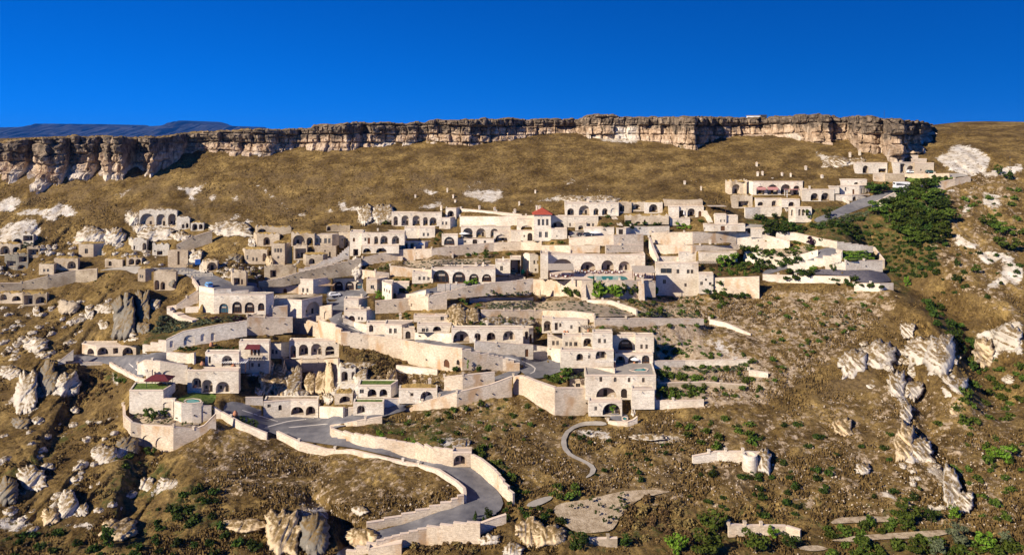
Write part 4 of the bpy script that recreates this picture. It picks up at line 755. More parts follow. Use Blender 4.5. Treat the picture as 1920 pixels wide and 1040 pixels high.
# pale grit between the scrub on the right-hand and central slopes
for p in ([(1235,640),(1560,540),(1680,545),(1600,640),(1440,760),(1240,770)],[(1300,570),(1430,540),(1700,560),(1560,680),(1420,640)]): patch(SOIL, 'f', p, .55)
for p in ([(650,790),(960,735),(1120,800),(1420,760),(1500,830),(1400,960),(1000,930),(940,880),(860,850)],): patch(SOIL, 'f', p, .4)
for p in ([(1700,340),(1920,320),(1920,620),(1760,520)],[(1420,780),(1660,720),(1920,760),(1920,1000),(1460,960)]): patch(SOIL, 'f', p, .45)
patch(SOIL, 'f',[(1230,615),(1310,612),(1320,650),(1420,680),(1440,750),(1235,762)],.8); patch(SOIL, 'f',[(330,850),(410,790),(560,830),(700,850),(840,900),(860,940),(700,990),(560,960),(480,930),(400,930)],.45)
patch(SOIL, 'f',[(700,480),(930,470),(930,500),(720,520)],.5); patch(SOIL, 'f',[(900,540),(1230,545),(1400,560),(1400,620),(900,620)],.55)
patch(SOIL, 'f',[(640,700),(960,690),(960,720),(640,770)],.5)
# greenish ground
for p in ([(290,600),(480,590),(440,610),(250,660)],[(0,890),(180,780),(180,790),(0,930)],[(180,700),(230,690),(240,720),(200,720)],[(1380,400),(1640,380),(1780,430),(1700,560),(1560,470),(1420,450)],[(320,920),(420,900),(420,1000),(320,980)],[(230,860),(330,870),(300,940),(180,950)],[(660,790),(900,790),(860,850),(780,840)],[(370,520),(360,560),(330,600),(360,540)],[(880,860),(960,870),(1000,960),(940,900)]): patch(GREEN, 'f', p, .42)
for p in ([(640,780),(960,740),(960,850),(860,850)],[(0,960),(420,940),(640,1040),(0,1040)],[(1100,960),(1500,920),(1920,980),(1920,1040),(1100,1040)]): patch(GREEN, 'f', p, .3)
# darker brown scrub belts
for p in ([(0,330),(300,330),(700,320),(960,330),(960,380),(660,400),(420,420),(250,400),(0,380)],[(1000,800),(1400,780),(1500,920),(1100,960)],[(1500,720),(1650,700),(1700,830),(1560,900)]): patch(SCRUB, 'f', p, .5)
WHITE *= .74
LAY = [blur(blur(a, 1.0,0), 1.2,1) for a in (WHITE, GREEN, SOIL, SCRUB)]

tx = np.concatenate([np.arange(-400,-40,8.0), np.arange(-40,1960,3.0), np.arange(1960,2321,8.0)])
s_ = skyl(tx); NR = 430
tt = np.linspace(0,1, NR) ** 1.12
PX = np.repeat(tx[:, None], NR, 1); PY = s_[:, None] + (1290 - s_)[:, None] * tt[None, :]
DY = samp(D, PX, PY); bl = samp(BUILTB, PX, PY); ro = samp(ROUGH, PX, PY); wh = samp(LAY[0], PX, PY)
# relief of the rock: blocky steps along the line of sight
XW = (PX - HX) / F * DY
rr_ = np.abs(fbm(XW * 0.16,(PY * DY / F) * 0.22 + DY * 0.05,4,3)); ro = np.maximum(ro, .3 * (wh > .3)); DY = DY + ro * (1 - bl) * (rr_ * 5.0 - 1.2)
XW = (PX - HX) / F * DY; ZW = CZ - (PY - HY) / F * DY
free = np.clip(1 - bl * 1.6,0,1)
sky_f = smooth(0,14, PY - s_[:, None])
big = fbm(XW * 0.045, DY * 0.045,4,20); mid = fbm(XW * 0.22, DY * 0.22,4,30); fine = fbm(XW * 0.9, DY * 0.9,3,40); tus = fbm(XW * 0.55, DY * 0.55,2,44)
calm = 1 - 0.65 * np.clip(samp(blur(blur(raster([(330,270),(1600,240),(1600,330),(1000,380),(420,400)]).astype(float), 6,0), 10,1), PX, PY), 0,1)
ZW = ZW + free * sky_f * (big * 1.3 * calm + mid * 0.75 * calm + fine * 0.30 + np.maximum(tus - .08,0) * 0.9 * (1 - wh))
ZW = ZW - 0.35 * np.clip(samp(blur(blur(ROADM.astype(float), 1,0), 1.5,1), PX, PY) * 1.5,0,1)
# plateau behind the skyline, out to the far plain
back = [(3,0.2,0),(12,0.0,0),(60,-0.5,0),(300,-1.0,0),(900,-1.5,0),(2600,-60,1),(9000,-90,1),(30000,-120,1)]
Yb, Xb, Zb = [DY], [XW], [ZW]
rows = []
for d, dz, ab in back:
    y = DY[:, 0] + d; x = (tx - HX) / F * y
    z = np.minimum(ZW[:, 0], CZ + 16) + dz if not ab else np.full(len(tx), CZ + dz)
    z = z + (0 if d < 50 else 0.6 * fbm(x * 0.02, y * 0.02,3,5))
    rows.append((x, y, z))
rows = rows[::-1]
XA = np.concatenate([np.stack([r[0] for r in rows], 1), XW], 1); YA = np.concatenate([np.stack([r[1] for r in rows], 1), DY], 1); ZA = np.concatenate([np.stack([r[2] for r in rows], 1), ZW], 1)
nb = len(rows); nx, ny = XA.shape
V = np.stack([XA, YA, ZA], 2).reshape(-1,3)
ii, jj = np.meshgrid(np.arange(nx - 1), np.arange(ny - 1), indexing='ij')
fa = ii * ny + jj
faces = np.stack([fa, fa + 1, fa + ny + 1, fa + ny], 2)          # +j goes towards the camera
hv = np.zeros((nx, ny), bool); hv[:, nb:] = samp(HOLE.astype(float), PX, PY) > 0.6        # no ground inside the buildings
hq = hv.reshape(-1)[faces.reshape(-1,4)].all(1)
me = bpy.data.meshes.new('hillside')
fl = faces.reshape(-1,4)[~hq]
me.vertices.add(len(V)); me.vertices.foreach_set('co', V.ravel().astype(np.float32))
me.loops.add(len(fl) * 4); me.loops.foreach_set('vertex_index', fl.ravel().astype(np.int32))
me.polygons.add(len(fl)); me.polygons.foreach_set('loop_start', np.arange(0, len(fl) * 4,4, dtype=np.int32)); me.polygons.foreach_set('loop_total', np.full(len(fl), 4, np.int32))
me.polygons.foreach_set('use_smooth', np.ones(len(fl), bool))
me.update(calc_edges=True)
att = me.color_attributes.new('zones', 'FLOAT_COLOR', 'POINT')
lay = np.zeros((nx, ny, 4), np.float32)
for k in range(4): lay[:, nb:, k] = samp(LAY[k], PX, PY)
att.data.foreach_set('color', lay.reshape(-1))
hill = bpy.data.objects.new('hillside', me); COL.objects.link(hill); tag(hill, kind='structure')

def hill_mat():
    m = bpy.data.materials.new('hillside_ground'); m.use_nodes = True
    t = m.node_tree; n = t.nodes; L = t.links.new; b = n['Principled BSDF']
    b.inputs['Roughness'].default_value = 0.95; b.inputs['Specular IOR Level'].default_value = 0.05
    g = n.new('ShaderNodeNewGeometry')
    def noise(scale, det=6, ro=0.6, st=(1,1,1)):
        mp = n.new('ShaderNodeMapping'); mp.inputs['Scale'].default_value = st; L(g.outputs['Position'], mp.inputs['Vector'])
        x = n.new('ShaderNodeTexNoise'); x.inputs['Scale'].default_value = scale; x.inputs['Detail'].default_value = det; x.inputs['Roughness'].default_value = ro
        L(mp.outputs[0], x.inputs['Vector']); return x.outputs['Fac']
    def ramp(f, *st):
        r = n.new('ShaderNodeValToRGB'); e = r.color_ramp.elements
        for i, (p, c) in enumerate(st):
            el = e[i] if i < 2 else e.new(p)
            el.position = p; el.color = (*c, 1)
        L(f, r.inputs[0]); return r.outputs[0]
    def math_(op, a, c, d=None):
        k = n.new('ShaderNodeMath'); k.operation = op
        for i, v in enumerate((a, c, d)):
            if v is None: continue
            if isinstance(v, (int, float)): k.inputs[i].default_value = v
            else: L(v, k.inputs[i])
        return k.outputs[0]
    def mix(f, x, y, typ='MIX'):
        k = n.new('ShaderNodeMix'); k.data_type = 'RGBA'; k.blend_type = typ
        if isinstance(f, float): k.inputs[0].default_value = f
        else: L(f, k.inputs[0])
        L(x, k.inputs[6]); L(y, k.inputs[7]); return k.outputs[2]
    va = n.new('ShaderNodeVertexColor'); va.layer_name = 'zones'
    sp = n.new('ShaderNodeSeparateColor'); L(va.outputs['Color'], sp.inputs[0])
    wht, grn, soi, scr = sp.outputs[0], sp.outputs[1], sp.outputs[2], va.outputs['Alpha']
    grass = ramp(noise(0.09,7, .7),(0.33,(0.065,0.042,0.017)),(0.48,(0.145,0.097,0.038)),(0.65,(0.32,0.225,0.09)))
    tuft = ramp(noise(0.8,5,0.7),(0.32,(0.33,0.29,0.25)),(0.5,(0.85,0.83,0.78)),(0.68,(1.35,1.3,1.2)))
    c = mix(1.0, grass, tuft, 'MULTIPLY')
    fine = ramp(noise(3.0,4,0.7,(1,1, .5)),(0.35,(0.5,0.48,0.45)),(0.62,(1.25,1.25,1.2)))
    c = mix(0.8, c, fine, 'MULTIPLY')
    scrub = ramp(noise(0.9,5, .7),(0.35,(0.06,0.04,0.022)),(0.6,(0.19,0.13,0.06)))
    sf = math_('MULTIPLY', ramp(noise(0.10,5, .6),(0.45,(0,0,0)),(0.6,(1,1,1))), math_('ADD', scr, 0.28))
    c = mix(sf, c, scrub)
    green = ramp(noise(0.7,5, .7),(0.35,(0.020,0.026,0.007)),(0.55,(0.06,0.066,0.018)),(0.7,(0.15,0.125,0.05)))
    gf = ramp(math_('ADD', math_('MULTIPLY', grn, 0.9), math_('MULTIPLY', math_('SUBTRACT', noise(0.35,5, .7), 0.5), 1.6)),(0.30,(0,0,0)),(0.50,(1,1,1)))
    c = mix(gf, c, green)
    soil = ramp(noise(1.2,5, .7),(0.3,(0.20,0.14,0.085)),(0.5,(0.34,0.255,0.17)),(0.7,(0.52,0.43,0.32)))
    of = ramp(math_('ADD', soi, math_('MULTIPLY', math_('SUBTRACT', noise(0.45,6, .75), 0.5), 2.4)),(0.52,(0,0,0)),(0.68,(1,1,1)))
    c = mix(of, c, soil)
    tuff = ramp(noise(0.22,6, .65),(0.3,(0.36,0.29,0.21)),(0.45,(0.50,0.44,0.36)),(0.62,(0.62,0.58,0.52)),(0.72,(0.60,0.46,0.28)))
    tuff = mix(0.5, tuff, ramp(noise(2.2,4, .7),(0.3,(0.62,0.6,0.58)),(0.6,(1.1,1.1,1.1))), 'MULTIPLY')
    wf = ramp(math_('ADD', wht, math_('MULTIPLY', math_('SUBTRACT', noise(0.42,9, .85), 0.5), 3.4)),(0.50,(0,0,0)),(0.57,(1,1,1)))
    c = mix(wf, c, tuff)
    L(c, b.inputs['Base Color'])
    bp = n.new('ShaderNodeBump'); bp.inputs['Strength'].default_value = 0.75; bp.inputs['Distance'].default_value = 0.5
    L(noise(1.3,6, .7), bp.inputs['Height']); L(bp.outputs[0], b.inputs['Normal'])
    return m
me.materials.append(hill_mat())

# ------------------------------------------------------------------ cliff band under the plateau edge
def cliff_mat():
    m = bpy.data.materials.new('cliff_rock'); m.use_nodes = True
    t = m.node_tree; n = t.nodes; L = t.links.new; b = n['Principled BSDF']; b.inputs['Roughness'].default_value = 0.95; b.inputs['Specular IOR Level'].default_value = 0.05
    g = n.new('ShaderNodeNewGeometry')
    def noise(scale, det, st=(1,1,1)):
        mp = n.new('ShaderNodeMapping'); mp.inputs['Scale'].default_value = st; L(g.outputs['Position'], mp.inputs['Vector'])
        x = n.new('ShaderNodeTexNoise'); x.inputs['Scale'].default_value = scale; x.inputs['Detail'].default_value = det; x.inputs['Roughness'].default_value = .68; L(mp.outputs[0], x.inputs['Vector']); return x.outputs['Fac']
    def ramp(f, *st):
        r = n.new('ShaderNodeValToRGB'); e = r.color_ramp.elements
        for i, (p, c) in enumerate(st):
            el = e[i] if i < 2 else e.new(p)
            el.position = p; el.color = (*c, 1)
        L(f, r.inputs[0]); return r.outputs[0]
    def mix(f, x, y, typ='MIX'):
        k = n.new('ShaderNodeMix'); k.data_type = 'RGBA'; k.blend_type = typ
        if isinstance(f, float): k.inputs[0].default_value = f
        else: L(f, k.inputs[0])
        L(x, k.inputs[6]); L(y, k.inputs[7]); return k.outputs[2]
    va = n.new('ShaderNodeVertexColor'); va.layer_name = 'strata'
    sp = n.new('ShaderNodeSeparateColor'); L(va.outputs['Color'], sp.inputs[0])
    pale = ramp(noise(0.16,6),(0.34,(0.17,0.115,0.072)),(0.5,(0.42,0.30,0.20)),(0.66,(0.60,0.48,0.36)))
    cap = ramp(noise(0.3,6),(0.34,(0.055,0.045,0.037)),(0.5,(0.165,0.128,0.095)),(0.68,(0.36,0.275,0.195)))
    ad = n.new('ShaderNodeMath'); ad.operation = 'MULTIPLY_ADD'; L(noise(0.22,6,(1,1, .7)), ad.inputs[0]); ad.inputs[1].default_value = 1.5; 
    sb = n.new('ShaderNodeMath'); sb.operation = 'SUBTRACT'; L(sp.outputs[0], sb.inputs[0]); sb.inputs[1].default_value = 0.75; L(sb.outputs[0], ad.inputs[2])
    c = mix(ramp(ad.outputs[0], (0.42,(0,0,0)),(0.62,(1,1,1))), pale, cap)
    streak = ramp(noise(0.7,4,(1,1, .12)),(0.36,(0.45,0.42,0.40)),(0.55,(1.05,1.05,1.05)))
    c = mix(0.8, c, streak, 'MULTIPLY')
    white = ramp(noise(0.5,5),(0.3,(0.5,0.42,0.33)),(0.7,(0.68,0.62,0.54)))
    c = mix(sp.outputs[1], c, white)
    gr = ramp(noise(1,5),(0.3,(0.10,0.07,0.03)),(0.7,(0.30,0.2,0.08)))
    c = mix(sp.outputs[2], c, gr)
    L(c, b.inputs['Base Color'])
    bp = n.new('ShaderNodeBump'); bp.inputs['Strength'].default_value = 0.9; bp.inputs['Distance'].default_value = 0.6
    L(noise(0.9,6), bp.inputs['Height']); L(bp.outputs[0], b.inputs['Normal'])
    return m
cx = np.arange(-420,1750,1.6); nz = 34
cb = np.interp(cx, CB[:, 0], CB[:, 1]); ct = np.interp(cx, CT[:, 0], CT[:, 1])
ct = ct + 2.0 * fbm(cx * 0.06, cx * 0,3,61) + 1.2 * np.round(1.6 * vnoise(cx * 0.11, cx * 0,62))- 1
cY = samp(D, cx, cb) - 1.0
cX = (cx - HX) / F * cY; zb = CZ - (cb - HY) / F * cY; zt = CZ - (ct - HY) / F * cY
h = np.concatenate([[-0.25,-0.1], np.linspace(0,1, nz)])
# arc length along the cliff for joints
arc = np.concatenate([[0], np.cumsum(np.hypot(np.diff(cX), np.minimum(np.abs(np.diff(cY)), 3)))])
A_, H_ = np.meshgrid(arc, h, indexing='ij'); ZZ = zb[:, None] + (zt - zb)[:, None] * H_
def cells(u, v, seed):
    """blocky steps: distance to joint lines, and a value per block"""
    u = u + 0.8 * fbm(u * 0.2, v * 0.2,2, seed + 9); v = v + 0.5 * fbm(u * 0.15, v * 0.3,2, seed + 5)
    iv = np.floor(v); iu = np.floor(u + 0.5 * hash2(iv, iv * 0, seed)); val = hash2(iu, iv, seed + 1)
    fu = (u + 0.5 * hash2(iv, iv * 0, seed)) - iu; fv = v - iv
    e = np.minimum(np.minimum(fu, 1 - fu) * 1.6, np.minimum(fv, 1 - fv) * 1.2)
    return val, np.clip(e / 0.16,0,1)
v1, e1 = cells(A_ / 6.5, ZZ / 5.0,70); v2, e2 = cells(A_ / 2.6, ZZ / 2.2,80)
off = (v1 - .5) * 5.0 + (1 - e1) * 2.0 + (v2 - .5) * 1.6 + (1 - e2) * .5 + fbm(A_ * .25, ZZ * .25,4,90) * 1.2
ledge = 1.3 * smooth(.80, .62, H_ + .12 * fbm(A_ * .05, ZZ * 0,2,95)) * smooth(.15, .5, H_)
off = off + ledge - 1.8 * smooth(.22,-.15, H_)          # undercut below the cap rock, foot spreading out
big_ = fbm(arc * 0.05, arc * 0,3,99) * 6.0
off = off + big_[:, None] * smooth(0.0, .3, H_)
Yc = cY[:, None] + off
Xc = cX[:, None] + 0.9 * fbm(A_ * .3, ZZ * .3,3,97)
ZZ = ZZ + 0.5 * fbm(A_ * .4, ZZ * .4,3,98) * (H_ > 0)
# top surface running back
topb = [(4, .5),(10, .9),(25, .6),(45,-1.5)]
Yt = [np.maximum(Yc[:, -1] + 2, cY + d) for d, _ in topb]
Xt = [(cx - HX) / F * y for y in Yt]; Zt = [ZZ[:, -1] + dz + 0.5 * fbm(cX * .2 + d, Yt[k] * .2,3,77) for k, (d, dz) in enumerate(topb)]
XC = np.concatenate([Xc, np.stack(Xt, 1)],1); YC = np.concatenate([Yc, np.stack(Yt, 1)],1); ZC = np.concatenate([ZZ, np.stack(Zt, 1)],1)
n1, n2 = XC.shape; ii, jj = np.meshgrid(np.arange(n1 - 1), np.arange(n2 - 1), indexing='ij'); fa = ii * n2 + jj
fl = np.stack([fa, fa + n2, fa + n2 + 1, fa + 1], 2).reshape(-1,4)
mc = bpy.data.meshes.new('cliff'); mc.from_pydata(np.stack([XC, YC, ZC], 2).reshape(-1,3).tolist(), [], fl.tolist())
at = mc.color_attributes.new('strata', 'FLOAT_COLOR', 'POINT'); col = np.zeros((n1, n2,4), np.float32); col[..., 3] = 1
col[:, :len(h), 0] = np.clip(H_, 0,1); col[:, len(h):, 0] = 1
wl = smooth(.20, .02, H_ + .25 * fbm(A_ * .12, ZZ * .2,3,55)) * (0.1 + .6 * (vnoise(arc * .05, arc * 0,56) > .55))[:, None]
qx = (smooth(1140,1165, cx) * (1 - smooth(1180,1205, cx)))[:, None] * smooth(.75, .45, H_)
col[:, :len(h), 1] = np.clip(np.maximum(wl, qx), 0,1); col[:, len(h):, 2] = 1
at.data.foreach_set('color', col.reshape(-1)); mc.materials.append(cliff_mat()); mc.update()
cl = bpy.data.objects.new('cliff', mc); COL.objects.link(cl); tag(cl, kind='structure')

# ------------------------------------------------------------------ table mountains on the horizon
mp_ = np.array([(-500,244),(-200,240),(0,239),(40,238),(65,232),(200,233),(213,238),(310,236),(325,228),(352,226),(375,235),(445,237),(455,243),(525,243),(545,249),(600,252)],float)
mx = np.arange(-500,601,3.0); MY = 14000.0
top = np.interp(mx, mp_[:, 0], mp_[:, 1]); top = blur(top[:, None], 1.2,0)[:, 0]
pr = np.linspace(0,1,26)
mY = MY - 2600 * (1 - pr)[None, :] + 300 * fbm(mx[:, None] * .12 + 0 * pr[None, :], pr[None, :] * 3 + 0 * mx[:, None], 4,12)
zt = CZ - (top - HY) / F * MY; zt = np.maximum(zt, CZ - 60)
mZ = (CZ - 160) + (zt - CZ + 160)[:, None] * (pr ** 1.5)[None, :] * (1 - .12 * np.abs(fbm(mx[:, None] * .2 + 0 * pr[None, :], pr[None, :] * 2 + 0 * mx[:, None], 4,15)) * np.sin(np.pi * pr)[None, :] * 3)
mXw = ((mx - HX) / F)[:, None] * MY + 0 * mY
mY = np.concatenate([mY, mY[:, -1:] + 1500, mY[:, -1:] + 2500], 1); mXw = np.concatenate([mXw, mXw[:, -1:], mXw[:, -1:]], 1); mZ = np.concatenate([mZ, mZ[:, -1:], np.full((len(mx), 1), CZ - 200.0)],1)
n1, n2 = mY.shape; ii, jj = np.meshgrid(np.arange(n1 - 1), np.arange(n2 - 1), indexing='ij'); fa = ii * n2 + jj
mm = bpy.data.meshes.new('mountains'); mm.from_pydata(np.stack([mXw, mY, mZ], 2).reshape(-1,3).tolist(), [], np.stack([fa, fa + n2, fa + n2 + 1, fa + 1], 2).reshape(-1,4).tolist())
mm.materials.append(mat('mountain_slopes',[(0.018,0.022,0.035),(0.035,0.038,0.052),(0.09,0.08,0.09)],0.004, bump=0)); mm.update()  # dark rock, its blue tint is distance haze put into the colour
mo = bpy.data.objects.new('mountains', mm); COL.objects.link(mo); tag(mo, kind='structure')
# ------------------------------------------------------------------ builders for facades and walls
def arch_pts(x0, x1, z0, z1, k=6):
    w = x1 - x0; h = z1 - z0; rise = min(w * 0.56, h * 0.8); zs = z1 - rise; cx_ = (x0 + x1) / 2
    p = [(x0, z0),(x1, z0)]
    for i in range(k + 1):
        t = math.pi / 2 * i / k; p.append((cx_ + w / 2 * math.cos(t) ** 0.9, zs + rise * math.sin(t) ** 0.95))
    for i in range(k - 1,-1,-1):
        t = math.pi / 2 * i / k; p.append((cx_ - w / 2 * math.cos(t) ** 0.9, zs + rise * math.sin(t) ** 0.95))
    return p
def rect_pts(x0, x1, z0, z1): return [(x0, z0),(x1, z0),(x1, z1),(x0, z1)]

class Plane:
    """vertical plane through two ground points; s along, z up, n outwards (towards the viewer's side)"""
    def __init__(self, A, B):
        self.A = Vector((A.x, A.y, 0)); d = Vector((B.x - A.x, B.y - A.y, 0)); self.L = d.length; self.u = d / self.L
        self.n = Vector((self.u.y, -self.u.x, 0))
    def at(self, s, z, d=0): p = self.A + self.u * s - self.n * d; return Vector((p.x, p.y, z))
    def hit(self, px, py):
        k = (px - HX) / F; dn = self.u.x - k * self.u.y
        s = (k * self.A.y - self.A.x) / dn; Y = self.A.y + s * self.u.y
        return s, CZ - (py - HY) / F * Y

def facade(mb, parts, pl, z0, z1, ops, root, mats, rnd):
    """front with real openings; mb gets the stone (0 stone, 1 inner stone), parts get windows and doors"""
    L = pl.L; holes = []
    for (kd, a, b_, t, bt) in ops:
        a = max(a, 0.12); b_ = min(b_, L - 0.12); t = min(t, z1 - 0.12); bt = max(bt, z0 + 0.02)
        if b_ - a < 0.2 or t - bt < 0.25: continue
        pts = arch_pts(a, b_, bt, t) if kd in 'adgbo' else rect_pts(a, b_, bt, t)
        holes.append((kd, pts, a, b_, bt, t))
    loops = [[Vector((x, z, 0)) for x, z in rect_pts(0, L, z0, z1)]] + [[Vector((x, z, 0)) for x, z in h[1]] for h in holes]
    flat = [v for l in loops for v in l]
    try: tris = tessellate_polygon(loops)
    except Exception: tris = []
    i0 = len(mb.v); mb.v += [tuple(pl.at(v.x, v.y)) for v in flat]
    for t3 in tris:
        p, q, r = (flat[i] for i in t3)
        if (q.x - p.x) * (r.y - p.y) - (q.y - p.y) * (r.x - p.x) < 0: t3 = (t3[0], t3[2], t3[1])
        mb.f.append(tuple(i0 + i for i in t3)); mb.m.append(0)
    for kd, pts, a, b_, z_0, z_1 in holes:
        dep = {'a': 1.5,'d': 2.4,'g': .45,'b': .35,'w': .22,'o': .3,'p': .22,'r': 2.6}[kd]
        dep = min(dep, max(0.2,(b_ - a) * 0.9)) if kd in 'ad' else dep
        n = len(pts)
        for i in range(n):
            p, q = pts[i], pts[(i + 1) % n]
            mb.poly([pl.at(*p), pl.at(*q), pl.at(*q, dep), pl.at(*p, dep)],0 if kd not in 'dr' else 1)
        back = [pl.at(x, z, dep) for x, z in pts]
        w = b_ - a; hgt = z_1 - z_0
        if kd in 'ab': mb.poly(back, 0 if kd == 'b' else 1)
        def panel(nm, x0, x1, y0, y1, mt, d=dep, th=.06, fr=None):
            q = MB(); c = [pl.at(x0, y0, d - th), pl.at(x1, y0, d - th), pl.at(x1, y1, d - th), pl.at(x0, y1, d - th)]
            q.poly(c, 0)
            for i in range(4):
                j = (i + 1) % 4; q.poly([c[j], c[i], c[i] - (-pl.n) * -th, c[j] - (-pl.n) * -th], 0)
            mm_ = [mt]
            if fr:
                mm_.append(fr); f = min(.09,(x1 - x0) * .12); d2 = d - th - .03
                for (u0, u1, v0, v1) in ((x0 - f, x0 + .03, y0 - f, y1 + f),(x1 - .03, x1 + f, y0 - f, y1 + f),(x0, x1, y1 - .03, y1 + f),(x0, x1, y0 - f, y0 + .05),((x0 + x1) / 2 - .03,(x0 + x1) / 2 + .03, y0, y1)):
                    q.poly([pl.at(u0, v0, d2), pl.at(u1, v0, d2), pl.at(u1, v1, d2), pl.at(u0, v1, d2)],1)
            parts.append((nm, q, mm_))
        if kd == 'w':
            panel('window', a + .02, b_ - .02, z_0 + .02, z_1 - .02,'glass', fr='paleframe' if rnd.random() < .5 else 'frame')
        elif kd == 'p': panel('door', a + .02, b_ - .02, z_0, z_1 - .02,'dark' if rnd.random() < .6 else 'wood')
        elif kd == 'o':
            q = MB(); q.poly([pl.at(x, z, dep - .03) for x, z in pts]); parts.append(('door', q, ['wood' if rnd.random() < .4 else 'dark']))
        elif kd in 'dr':
            mb.poly(back, 1)
            if hgt > 1.6 and w > 1.2:
                dw = min(1.1, w * .4); dx = a + w * rnd.choice([.3, .5, .62]) - dw / 2
                panel('door', dx, dx + dw, z_0 + .02, z_0 + min(2.1, hgt * .68), 'dark')
                if w > 2.6:
                    x = a + .3 if dx - a > 1.3 else b_ - 1.1
                    if abs(x - dx) > 1.0 and x + .8 < b_: panel('window', x, x + .7, z_0 + .7, z_0 + min(1.8, hgt * .55), 'glass')
        elif kd == 'a':
            if w > 1.3 and hgt > 1.5:
                dw = min(.95, w * .32); dx = a + w * .56
                panel('door', dx, dx + dw, z_0 + .03, z_0 + min(2.1, hgt * .66), 'dark')
                panel('window', a + w * .16, a + w * .16 + dw * .8, z_0 + hgt * .22, z_0 + min(1.95, hgt * .6), 'glass')
            else: panel('window', a + w * .28, b_ - w * .28, z_0 + hgt * .12, z_0 + hgt * .66,'glass')
        elif kd == 'g':
            q = MB(); q.poly([pl.at(x, z, dep) for x, z in pts]); fr = MB(); d2 = dep - .05
            def bar(x0, x1, y0, y1): fr.poly([pl.at(x0, y0, d2), pl.at(x1, y0, d2), pl.at(x1, y1, d2), pl.at(x0, y1, d2)])
            zs = z_1 - min(w * .56, hgt * .8)
            def ztop(x):
                t = abs((x - (a + b_) / 2) / (w / 2)); return zs + (z_1 - zs) * math.sqrt(max(0,1 - t * t)) - .06
            nb_ = 4 if w > 2.5 else 2
            for i in range(1, nb_): x = a + w * i / nb_; bar(x - .05, x + .05, z_0, ztop(x))
            bar(a, b_, z_0, z_0 + .45); zc = z_0 + hgt * .52; hw = w / 2 * .96; bar((a + b_) / 2 - hw, (a + b_) / 2 + hw, zc, zc + .12)
            nn = len(pts)
            inner = [((a + b_) / 2 + (x - (a + b_) / 2) * .90, z_0 + (z - z_0) * .94) for x, z in pts]
            for i in range(1, nn): fr.poly([pl.at(*pts[i], d2), pl.at(*pts[(i + 1) % nn], d2), pl.at(*inner[(i + 1) % nn], d2), pl.at(*inner[i], d2)])
            bd = MB(); bd.poly([pl.at(a + w * .27, zc + .14, d2 - .02), pl.at(b_ - w * .27, zc + .14, d2 - .02), pl.at(b_ - w * .27, zc + .14 + hgt * .14, d2 - .02), pl.at(a + w * .27, zc + .14 + hgt * .14, d2 - .02)])
            blue = rnd.random() < .12
            parts.append(('glazed_arch', q, ['blueglass' if blue else 'glass'], [('frame', fr, ['wood']),('valance', bd, ['canopy'])] if w > 2.6 else [('frame', fr, ['wood'])]))

def emit(parts, root, loc):
    for p in parts:
        o = p[1].build(p[0], p[2], root, loc)
        if len(p) > 3:
            for nm, q, mt in p[3]: q.build(nm, mt, o, loc)

